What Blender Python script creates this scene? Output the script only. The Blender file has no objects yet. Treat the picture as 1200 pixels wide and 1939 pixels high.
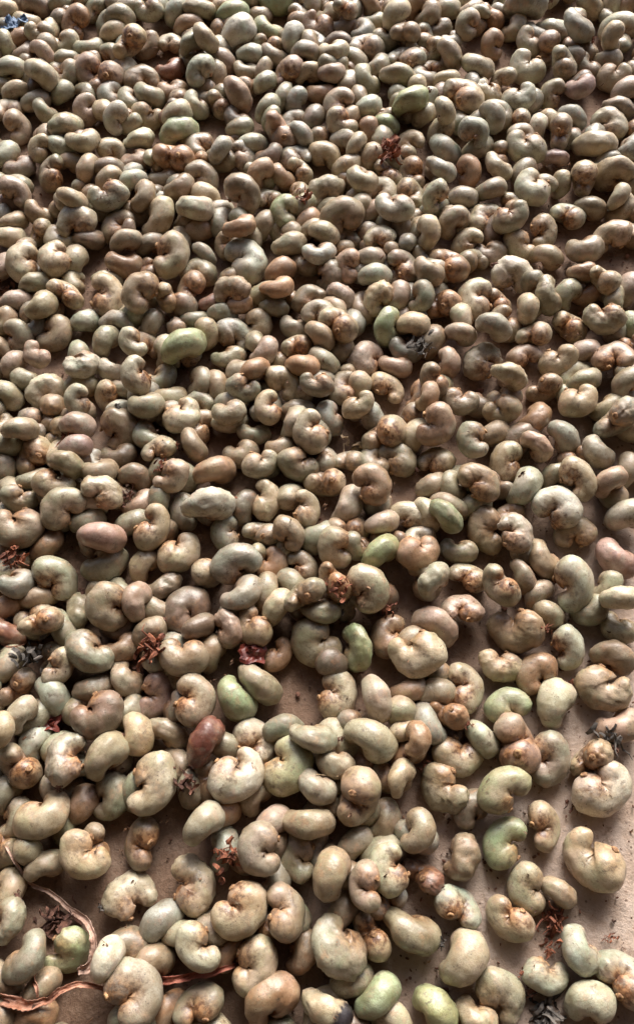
import bpy, bmesh, math, random
import numpy as np
from mathutils import Vector, Matrix, Quaternion, noise

S = bpy.context.scene
COL = S.collection

# ------------------------------------------------------------------ camera, sky, sun, exposure
cam_d = bpy.data.cameras.new('camera')
cam = bpy.data.objects.new('camera', cam_d)
COL.objects.link(cam)
cam.location = (0, 0, 0.54)
cam.rotation_euler = (math.radians(90 - 67), 0, 0)
cam_d.sensor_fit = 'HORIZONTAL'
cam_d.angle = 2 * math.atan(600 / 1650)
cam_d.clip_start = 0.01
cam_d.clip_end = 200
S.camera = cam

SUN_EL, SUN_AZ = math.radians(33), math.radians(10)
world = bpy.data.worlds.new('World')
S.world = world
world.use_nodes = True
wn = world.node_tree.nodes
bgn = wn['Background']
sky = wn.new('ShaderNodeTexSky')
sky.sky_type = 'NISHITA'
sky.sun_disc = False
sky.sun_elevation = SUN_EL
sky.sun_rotation = SUN_AZ
sky.dust_density = 4.0
sky.ozone_density = 1.0
world.node_tree.links.new(sky.outputs[0], bgn.inputs[0])
bgn.inputs[1].default_value = 0.06

sd = bpy.data.lights.new('sun', 'SUN')
sd.energy = 1.5
sd.angle = math.radians(34)
sd.color = (1.0, 0.995, 0.985)
sun = bpy.data.objects.new('sun', sd)
COL.objects.link(sun)
sv = Vector((math.sin(SUN_AZ) * math.cos(SUN_EL), math.cos(SUN_AZ) * math.cos(SUN_EL), math.sin(SUN_EL)))
sun.rotation_euler = sv.to_track_quat('Z', 'Y').to_euler()
sun.location = sv * 3

S.view_settings.view_transform = 'Standard'
S.view_settings.look = 'None'
S.view_settings.gamma = 1
S.view_settings.use_curve_mapping = False
S.view_settings.exposure = 1.86

# ------------------------------------------------------------------ materials
def new_mat(name):
    m = bpy.data.materials.new(name)
    m.use_nodes = True
    nt = m.node_tree
    b = nt.nodes['Principled BSDF']
    return m, nt, b

class G:
    """small helper that writes node graphs"""
    def __init__(s, nt): s.nt = nt
    def n(s, t, **k):
        nd = s.nt.nodes.new(t)
        for a, v in k.items(): setattr(nd, a, v)
        return nd
    def l(s, a, b): s.nt.links.new(a, b)
    def val(s, sock, v):
        if hasattr(v, 'is_output'): s.l(v, sock)
        else: sock.default_value = v
    def math(s, op, a, b=0.0, c=None, clamp=False):
        nd = s.n('ShaderNodeMath', operation=op, use_clamp=clamp)
        s.val(nd.inputs[0], a); s.val(nd.inputs[1], b)
        if c is not None: s.val(nd.inputs[2], c)
        return nd.outputs[0]
    def vmath(s, op, a, b):
        nd = s.n('ShaderNodeVectorMath', operation=op)
        s.val(nd.inputs[0], a); s.val(nd.inputs[1], b)
        return nd.outputs['Value'] if op in ('DISTANCE', 'DOT_PRODUCT', 'LENGTH') else nd.outputs[0]
    def noise(s, v, scale, detail=3, rough=.55):
        nd = s.n('ShaderNodeTexNoise')
        s.val(nd.inputs['Vector'], v)
        nd.inputs['Scale'].default_value = scale; nd.inputs['Detail'].default_value = detail
        nd.inputs['Roughness'].default_value = rough
        return nd.outputs['Fac']
    def ramp(s, f, lo, hi, a=0.0, b=1.0):
        nd = s.n('ShaderNodeMapRange', interpolation_type='SMOOTHSTEP')
        s.val(nd.inputs['Value'], f)
        nd.inputs['From Min'].default_value = lo; nd.inputs['From Max'].default_value = hi
        nd.inputs['To Min'].default_value = a; nd.inputs['To Max'].default_value = b
        return nd.outputs[0]
    def mix(s, f, a, b, mode='MIX'):
        nd = s.n('ShaderNodeMix', data_type='RGBA', blend_type=mode)
        s.val(nd.inputs[0], f); s.val(nd.inputs[6], a); s.val(nd.inputs[7], b)
        return nd.outputs[2]

def shell_material(name, joined):
    m, nt, b = new_mat(name)
    g = G(nt)
    if joined:
        t = g.n('ShaderNodeAttribute', attribute_name='tint'); tint, stain = t.outputs['Color'], t.outputs['Alpha']
        p = g.n('ShaderNodeAttribute', attribute_name='lco'); lco = p.outputs['Vector']
        q = g.n('ShaderNodeAttribute', attribute_name='seed'); rnd = q.outputs['Fac']
    else:
        t = g.n('ShaderNodeObjectInfo'); tint, stain, rnd = t.outputs['Color'], t.outputs['Alpha'], t.outputs['Random']
        lco = g.n('ShaderNodeTexCoord').outputs['Object']
    off = g.n('ShaderNodeCombineXYZ')
    g.val(off.inputs[0], g.math('MULTIPLY', rnd, 37.0)); g.val(off.inputs[1], g.math('MULTIPLY', rnd, 91.0)); g.val(off.inputs[2], g.math('MULTIPLY', rnd, 53.0))
    v = g.vmath('ADD', lco, off.outputs[0])
    # mottled base
    n1 = g.noise(v, 2.6, 4, .6)
    n2 = g.noise(v, 9.0, 5, .65)
    n3 = g.noise(v, 38.0, 4, .7)
    lightc = g.mix(1.0, tint, (1.22, 1.22, 1.20, 1), 'MULTIPLY')
    darkc = g.mix(1.0, tint, (.66, .56, .44, 1), 'MULTIPLY')
    col = g.mix(g.ramp(n1, .34, .66), darkc, lightc)
    greenc = g.mix(1.0, tint, (.88, 1.02, .90, 1), 'MULTIPLY')
    col = g.mix(g.ramp(g.noise(v, 1.7, 3), .48, .66, 0, .8), col, greenc)
    col = g.mix(g.ramp(g.noise(v, 2.1, 5, .65), .46, .66, 0, .55), col, (.35, .325, .245, 1))
    # grainy, dusty skin
    col = g.mix(g.ramp(n2, .35, .72, 0, .55), col, g.mix(1.0, tint, (.74, .66, .55, 1), 'MULTIPLY'))
    col = g.mix(g.ramp(n3, .42, .66, 0, .5), col, g.mix(1.0, tint, (.62, .52, .42, 1), 'MULTIPLY'))
    # brown stain that grows out of the notch and blotches elsewhere
    wob = g.math('MULTIPLY_ADD', n2, .62, -.31)
    d = g.math('ADD', g.vmath('DISTANCE', lco, (0.03, 0.22, 0.0)), wob)
    near = g.ramp(d, .14, .47, 1, 0)
    sfac = g.math('MULTIPLY', near, stain, clamp=True)
    scol = g.mix(g.ramp(n2, .4, .62), (.13, .055, .025, 1), (.46, .22, .09, 1))
    col = g.mix(sfac, col, scol)
    pink = g.mix(.45, tint, (.48, .30, .23, 1))
    col = g.mix(g.ramp(g.noise(g.vmath('ADD', v, (5.2, 1.3, 8.8)), 2.0, 4, .6), .52, .66, 0, .6), col, pink)
    blot = g.ramp(g.noise(v, 3.3, 5, .72), .525, .64, 0, .85)
    dirt = g.ramp(g.noise(g.vmath('ADD', v, (2.1, 7.7, 3.4)), 4.6, 6, .75), .56, .66, 0, .7)
    col = g.mix(dirt, col, (.13, .09, .06, 1))
    col = g.mix(blot, col, g.mix(.5, scol, tint))
    po = g.n('ShaderNodeTexVoronoi'); g.l(v, po.inputs['Vector']); po.inputs['Scale'].default_value = 48.0
    pores = g.ramp(po.outputs['Distance'], .12, .30, 1, 0)
    col = g.mix(g.math('MULTIPLY', pores, g.ramp(g.noise(v, 5.5, 3), .42, .62, 0, .45)), col, (.11, .075, .045, 1))
    sc = g.noise(g.vmath('MULTIPLY', v, (2.2, 13.0, 9.0)), 1.3, 4, .7)
    col = g.mix(g.ramp(sc, .58, .70, 0, .5), col, g.mix(1.0, tint, (.55, .44, .33, 1), 'MULTIPLY'))
    # small dark specks, more on some nuts
    vo = g.n('ShaderNodeTexVoronoi'); g.l(v, vo.inputs['Vector']); vo.inputs['Scale'].default_value = 17.0
    sp = g.ramp(vo.outputs['Distance'], .10, .22, 1, 0)
    gate = g.ramp(g.noise(v, 4.2, 2), .50, .60)
    col = g.mix(g.math('MULTIPLY', sp, g.math('MULTIPLY', gate, .75)), col, (.045, .028, .018, 1))
    # rotten black patch on a few
    if not joined:
        ra = g.n('ShaderNodeAttribute', attribute_type='OBJECT', attribute_name='rot')
        sx = g.n('ShaderNodeSeparateXYZ'); g.l(lco, sx.inputs[0])
        rf = g.ramp(g.math('MULTIPLY_ADD', n2, .25, sx.outputs[0]), .30, .40)
        col = g.mix(g.math('MULTIPLY', rf, ra.outputs['Fac']), col, (.022, .016, .018, 1))
    g.l(col, b.inputs['Base Color'])
    g.val(b.inputs['Roughness'], g.math('ADD', g.ramp(n2, .3, .7, .30, .52), g.math('MULTIPLY_ADD', g.math('FRACT', g.math('MULTIPLY', rnd, 7.31)), .16, -.08)))
    b.inputs['Specular IOR Level'].default_value = .55
    b.inputs['Coat Weight'].default_value = .32
    b.inputs['Coat Roughness'].default_value = .34
    # skin relief
    bh = g.math('ADD', g.math('MULTIPLY', n2, .7), g.math('MULTIPLY', n3, .22))
    st = g.vmath('MULTIPLY', v, (3.0, 16.0, 10.0))
    bh = g.math('ADD', bh, g.math('MULTIPLY', g.noise(st, 1.0, 3), .35))
    bh = g.math('SUBTRACT', bh, g.math('MULTIPLY', pores, .18))
    bp = g.n('ShaderNodeBump'); bp.inputs['Strength'].default_value = .55; bp.inputs['Distance'].default_value = .0011
    g.l(bh, bp.inputs['Height']); g.l(bp.outputs[0], b.inputs['Normal'])
    return m

MAT_SHELL = shell_material('nut_shell', False)
MAT_HEAP = shell_material('nut_shell_heap', True)

def rough_mat(name, c1, c2, scale, rough=.85, bump=.6, dist=.0006, tr=False):
    m, nt, b = new_mat(name)
    g = G(nt)
    v = g.n('ShaderNodeTexCoord').outputs['Object']
    n = g.noise(v, scale, 5, .65)
    g.l(g.mix(g.ramp(n, .35, .65), (*c1, 1), (*c2, 1)), b.inputs['Base Color'])
    b.inputs['Roughness'].default_value = rough
    bp = g.n('ShaderNodeBump'); bp.inputs['Strength'].default_value = bump; bp.inputs['Distance'].default_value = dist
    g.l(g.noise(v, scale * 2.3, 4), bp.inputs['Height']); g.l(bp.outputs[0], b.inputs['Normal'])
    return m

MAT_SCAR = rough_mat('stem_scar', (.15, .065, .03), (.52, .31, .15), 11.0, .75, .5, .0006)
MAT_STALK = rough_mat('dried_stalk', (.06, .028, .020), (.22, .10, .065), 160, .9)
MAT_STALK_RED = rough_mat('red_dried_stalk', (.10, .03, .018), (.34, .12, .06), 160, .8)
MAT_GREY = rough_mat('grey_dry_scrap', (.05, .045, .04), (.17, .145, .125), 160, .9)
MAT_BEIGE = rough_mat('pale_splinter', (.30, .20, .11), (.58, .43, .27), 160, .8)
MAT_CRUMB = rough_mat('husk_crumb', (.07, .035, .025), (.34, .19, .11), 45, .85)
MAT_SKIN = rough_mat('red_fruit_skin', (.07, .012, .010), (.20, .04, .025), 120, .42)
MAT_PEEL = rough_mat('dried_peel', (.36, .15, .085), (.60, .32, .22), 170, .85, .9, .0009)
MAT_PEEL_PALE = rough_mat('pale_dried_peel', (.36, .21, .15), (.58, .40, .31), 170, .85, .9, .0009)
MAT_PEEL_RED = rough_mat('red_dried_peel', (.28, .075, .05), (.46, .17, .11), 170, .8, .9, .0009)
MAT_BLUE = rough_mat('blue_plastic_film', (.06, .11, .20), (.13, .20, .31), 60, .6, .3, .001)

# floor: worn earthen cement
mf, nt, b = new_mat('earth_floor')
g = G(nt)
v = g.n('ShaderNodeTexCoord').outputs['Object']
f1, f2, f3 = g.noise(v, 9, 5, .6), g.noise(v, 60, 5, .7), g.noise(v, 420, 4, .7)
c = g.mix(g.ramp(f1, .35, .65), (.20, .118, .074, 1), (.30, .19, .13, 1))
c = g.mix(g.ramp(f2, .40, .68, 0, .6), c, (.16, .092, .057, 1))
c = g.mix(g.ramp(f3, .45, .75, 0, .5), c, (.36, .25, .18, 1))
# pale sandy tone painted in for the light on the floor's open side
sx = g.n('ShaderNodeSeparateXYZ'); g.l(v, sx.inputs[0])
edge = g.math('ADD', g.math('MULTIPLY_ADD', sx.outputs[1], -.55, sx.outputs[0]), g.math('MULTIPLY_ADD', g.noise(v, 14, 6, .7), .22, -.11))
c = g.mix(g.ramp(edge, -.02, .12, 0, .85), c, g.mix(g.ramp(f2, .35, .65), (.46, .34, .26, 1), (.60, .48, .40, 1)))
vo = g.n('ShaderNodeTexVoronoi'); g.l(v, vo.inputs['Vector']); vo.inputs['Scale'].default_value = 260
c = g.mix(g.ramp(g.noise(v, 22, 6, .75), .52, .60, 0, .35), c, (.42, .31, .24, 1))
c = g.mix(g.ramp(g.noise(v, 31, 6, .75), .57, .66, 0, .6), c, (.15, .085, .052, 1))
c = g.mix(g.math('MULTIPLY', g.ramp(vo.outputs['Distance'], .12, .24, 1, 0), g.ramp(g.noise(v, 45, 2), .52, .62, 0, .8)), c, (.07, .035, .022, 1))
c = g.mix(g.ramp(g.noise(v, 5.5, 6, .7), .50, .62, 0, .4), c, (.19, .12, .08, 1))
g.l(c, b.inputs['Base Color'])
b.inputs['Roughness'].default_value = .86
bp = g.n('ShaderNodeBump'); bp.inputs['Strength'].default_value = .9; bp.inputs['Distance'].default_value = .0018
g.l(g.math('ADD', f2, g.math('MULTIPLY', f3, .5)), bp.inputs['Height']); g.l(bp.outputs[0], b.inputs['Normal'])

# ------------------------------------------------------------------ floor
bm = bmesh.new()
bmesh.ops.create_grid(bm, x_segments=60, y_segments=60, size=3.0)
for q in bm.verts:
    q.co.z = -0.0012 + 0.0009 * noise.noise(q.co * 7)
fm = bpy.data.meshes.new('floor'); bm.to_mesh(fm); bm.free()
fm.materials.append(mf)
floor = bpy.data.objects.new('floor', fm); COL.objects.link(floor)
for p in fm.polygons: p.use_smooth = True
floor['kind'] = 'structure'

# unseen open-fronted shed, added to keep the sky overhead off the nuts
MAT_SHADE_BOARD = rough_mat('shade_boards', (.07, .05, .035), (.13, .095, .07), 6, .8, .5, .004)
def slab(name, lo, hi):
    bm = bmesh.new()
    bmesh.ops.create_cube(bm, size=1)
    for w in bm.verts:
        w.co = Vector([l + (h - l) * (c + .5) for l, h, c in zip(lo, hi, w.co)])
    bmesh.ops.bevel(bm, geom=bm.edges[:], offset=.006, segments=1, affect='EDGES')
    me = bpy.data.meshes.new(name); bm.to_mesh(me); bm.free(); me.materials.append(MAT_SHADE_BOARD)
    o = bpy.data.objects.new(name, me); COL.objects.link(o); o['kind'] = 'structure'
slab('shade_roof', (-2.2, -2.0, 2.30), (2.8, 1.15, 2.36))
slab('shade_wall_back', (-2.14, -2.0, -.02), (2.8, -1.9, 2.297))
slab('shade_wall_left', (-1.7, -1.897, -.02), (-1.6, 1.1, 2.297))
slab('shade_wall_right', (2.0, -1.897, -.02), (2.1, .5, 2.297))

# ------------------------------------------------------------------ nut meshes
def nut_geometry(seed, nu, nv):
    """kidney-shaped shell: a bent tapering body with a fold (the notch) on +Y; length 1 along X"""
    r = random.Random(seed)
    R = r.uniform(.190, .245); thm = r.uniform(1.02, 1.40)
    big, mid, small = r.uniform(.255, .30), r.uniform(.235, .27), r.uniform(.165, .215)
    flat = r.uniform(.78, .94); twist = r.uniform(-.16, .16); point = r.uniform(0, .18)
    kind = 'smooth' if seed % 24 < 12 else 'dented' if seed % 24 < 18 else 'shrivelled'
    wr = {'smooth': r.choice([.003, .006, .010]), 'dented': .012, 'shrivelled': .026}[kind]
    lump = {'smooth': r.uniform(.020, .034), 'dented': r.uniform(.03, .045), 'shrivelled': r.uniform(.035, .055)}[kind]
    if kind != 'smooth': small *= r.uniform(.72, 1); point = r.uniform(.05, .5); flat *= r.uniform(.82, 1)
    dents = []
    for _ in range({'smooth': 1, 'dented': 3, 'shrivelled': 4}[kind]):
        dents.append((Vector((r.uniform(-.45, .45), r.uniform(-.4, .1), r.choice((-1, 1)) * r.uniform(.12, .26))), r.uniform(.10, .20), r.uniform(.02, .06) * (1 if kind != 'smooth' else .5)))
    V = []
    offs = Vector((r.uniform(0, 90), r.uniform(0, 90), r.uniform(0, 90)))
    def rad(s): # s -1 small end .. 1 big end
        return mid + (big - mid) * max(0, s) ** 1.2 + (small - mid) * max(0, -s) ** 1.2
    cap = .32
    for i in range(nu + 1):
        u = -math.cos(math.pi * i / nu)             # -1..1, dense at ends
        s = max(-1, min(1, u * 1.5 if abs(u) < .6667 else math.copysign(1, u)))
        th = s * thm
        c = Vector((R * math.sin(th), -R * math.cos(th), 0)); tg = Vector((math.cos(th), math.sin(th), 0))
        inn = Vector((-math.sin(th), math.cos(th), 0))
        rr = rad(s); k = 1.0
        if abs(u) >= .6667:
            e = (abs(u) - .6667) / .3333
            ang = e * math.pi / 2
            c = c + tg * math.copysign(1, u) * rr * (1 + point * (u < 0)) * math.sin(ang) * .92 + inn * (.05 * e * e)
            k = max(.0, math.cos(ang))
        for j in range(nv):
            a = 2 * math.pi * j / nv
            ca, sa = math.cos(a), math.sin(a)
            ry = rr * k; rz = rr * k * flat * (1 - .08 * ca)
            if ca > 0: ry = min(ry, R * .90 + .10 * abs(s))
            p = c + inn * (ry * ca) + Vector((0, 0, 1)) * (rz * sa)
            p.z += twist * p.x * .5
            V.append(p)
    out = []
    for p in V:
        dirv = p.normalized() if p.length > 1e-6 else Vector((0, 0, 1))
        d = lump * noise.noise(p * 3.4 + offs) + lump * .5 * noise.noise(p * 8 + offs)
        q = Vector((p.x * 4, p.y * 16, p.z * 13)) + offs
        d += wr * (1 - abs(noise.noise(q)) * 2)
        if kind == 'shrivelled': d += .014 * noise.noise(p * 17 + offs)
        for dc, dr, dd in dents:
            d -= dd * math.exp(-(p - dc).length_squared / (dr * dr))
        d += .012 * math.exp(-(p.z / .05) ** 2) * (1 if p.y < -.1 else 0)      # the faint keel along the back
        out.append(p + dirv * d)
    A = np.array(out)
    lo, hi = A.min(0), A.max(0)
    A = (A - (lo + hi) / 2) / (hi[0] - lo[0])
    F = []
    for i in range(nu):
        for j in range(nv):
            F.append((i * nv + j, i * nv + (j + 1) % nv, (i + 1) * nv + (j + 1) % nv, (i + 1) * nv + j))
    return A, F

NV = 24
def nut_mesh(k):
    A, F = nut_geometry(96 + k, 46, 32)
    me = bpy.data.meshes.new('cashew_nut')
    me.from_pydata(A.tolist(), [], F)
    bm = bmesh.new(); bm.from_mesh(me)
    bmesh.ops.remove_doubles(bm, verts=bm.verts, dist=1e-4)
    bmesh.ops.recalc_face_normals(bm, faces=bm.faces)
    bm.to_mesh(me); bm.free()
    for p in me.polygons: p.use_smooth = True
    me.materials.append(MAT_SHELL)
    # where the inner fold lies, for the stem scar
    B = np.array([w.co[:] for w in me.vertices])
    sel = B[(np.abs(B[:, 0] - .07) < .05) & (np.abs(B[:, 2]) < .06)]
    return me, float(sel[:, 1].max())
NUTS = [nut_mesh(k) for k in range(NV)]

def scar_mesh(k):
    r = random.Random(k)
    bm = bmesh.new()
    bmesh.ops.create_uvsphere(bm, u_segments=16, v_segments=10, radius=1)
    o = Vector((k * 3.1, 7, 2))
    for w in bm.verts:
        p = w.co.copy()
        rr = math.hypot(p.x, p.z)
        dent = -.55 * max(0, 1 - rr / .55) if p.y > 0 else 0
        w.co = Vector((p.x * .066, (p.y + dent) * .036, p.z * .058)) * (1 + .28 * noise.noise(p * 1.9 + o))
    me = bpy.data.meshes.new('stem_scar'); bm.to_mesh(me); bm.free()
    for p in me.polygons: p.use_smooth = True
    me.materials.append(MAT_SCAR)
    return me
SCARS = [scar_mesh(k) for k in range(4)]

def crumple(bm, c, size, rnd, flakes, twigs, up=Vector((0, 0, 1))):
    """shrivelled flakes and short bent twigs tangled together, added to one bmesh"""
    for _ in range(flakes):
        o = Vector((rnd.gauss(0, .30), rnd.gauss(0, .30), rnd.gauss(0, .22))) * size + c
        n = Vector((rnd.gauss(0, 1), rnd.gauss(0, 1), rnd.gauss(0, 1))).normalized()
        t = n.orthogonal().normalized(); w = n.cross(t)
        s1, s2 = size * rnd.uniform(.16, .36), size * rnd.uniform(.06, .16)
        rows = []
        for i in range(5):
            f = i / 4 - .5
            curl = n * (rnd.uniform(.2, 1.1) * s1 * f * f * 2)
            ww = s2 * (1 - 1.6 * f * f) * rnd.uniform(.7, 1.2)
            rows.append([bm.verts.new(o + t * (f * s1 * 2) + w * (q * ww) + curl + n * (abs(q) * s2 * .5 + th)) for q, th in ((-1, 0), (0, -.1 * s2), (1, 0), (0, .25 * s2))])
        for i in range(4):
            for j in range(4):
                bm.faces.new((rows[i][j], rows[i][(j + 1) % 4], rows[i + 1][(j + 1) % 4], rows[i + 1][j]))
        bm.faces.new(rows[0][::-1]); bm.faces.new(rows[4])
    for _ in range(twigs):
        a = Vector((rnd.gauss(0, .2), rnd.gauss(0, .2), rnd.gauss(0, .1))) * size + c
        d = (Vector((rnd.gauss(0, 1), rnd.gauss(0, 1), rnd.gauss(0, .5))).normalized()) * size * rnd.uniform(.4, .9)
        k = Vector((rnd.gauss(0, 1), rnd.gauss(0, 1), rnd.gauss(0, 1))) * size * .12
        tube(bm, [a, a + d * .35 + k, a + d * .7 - k * .4, a + d], [size * .035, size * .045, size * .03, size * .012])

def tube(bm, pts, rads, nseg=6):
    rings = []
    for i, p in enumerate(pts):
        t = (pts[min(i + 1, len(pts) - 1)] - pts[max(i - 1, 0)]).normalized()
        x = t.orthogonal().normalized(); y = t.cross(x)
        rings.append([bm.verts.new(p + (x * math.cos(2 * math.pi * j / nseg) + y * math.sin(2 * math.pi * j / nseg)) * rads[i]) for j in range(nseg)])
    for i in range(len(rings) - 1):
        for j in range(nseg):
            bm.faces.new((rings[i][j], rings[i][(j + 1) % nseg], rings[i + 1][(j + 1) % nseg], rings[i + 1][j]))
    bm.faces.new(rings[0][::-1]); bm.faces.new(rings[-1])

def link_bm(name, bm, mat, smooth=True):
    bmesh.ops.recalc_face_normals(bm, faces=bm.faces)
    me = bpy.data.meshes.new(name); bm.to_mesh(me); bm.free()
    if smooth:
        for p in me.polygons: p.use_smooth = True
    me.materials.append(mat)
    o = bpy.data.objects.new(name, me); COL.objects.link(o)
    return o

def stub_mesh(k):
    """the shrivelled stalk end that clings to a nut (unit: nut length)"""
    bm = bmesh.new(); rnd = random.Random(500 + k)
    tube(bm, [Vector((-.06, 0, 0)), Vector((.02, .015, .01)), Vector((.08, -.01, .02)), Vector((.13, .02, 0))], [.085, .07, .055, .02], 8)
    for w in bm.verts: w.co *= 1 + .5 * noise.noise(w.co * 14 + Vector((k, 0, 0)))
    crumple(bm, Vector((.05, 0, 0)), .22, rnd, 9, 4)
    bmesh.ops.recalc_face_normals(bm, faces=bm.faces)
    me = bpy.data.meshes.new('dried_stalk'); bm.to_mesh(me); bm.free()
    me.materials.append([MAT_STALK, MAT_STALK_RED, MAT_STALK, MAT_GREY][k % 4])
    return me
STUBS = [stub_mesh(k) for k in range(6)]

# ------------------------------------------------------------------ data
# colour classes: the shells' own colours
TINT = {'c': (.53, .455, .325), 'C': (.52, .415, .32), 't': (.375, .30, .21), 'T': (.20, .145, .105), 'g': (.37, .345, .245), 'G': (.40, .45, .265),
        'l': (.50, .51, .40), 'L': (.46, .475, .31), 'w': (.62, .59, .50), 'y': (.385, .365, .305), 'p': (.45, .33, .26),
        'P': (.40, .275, .25), 'o': (.41, .255, .155), 'r': (.25, .115, .08), 'R': (.15, .05, .036), 'd': (.26, .20, .14)}
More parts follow.
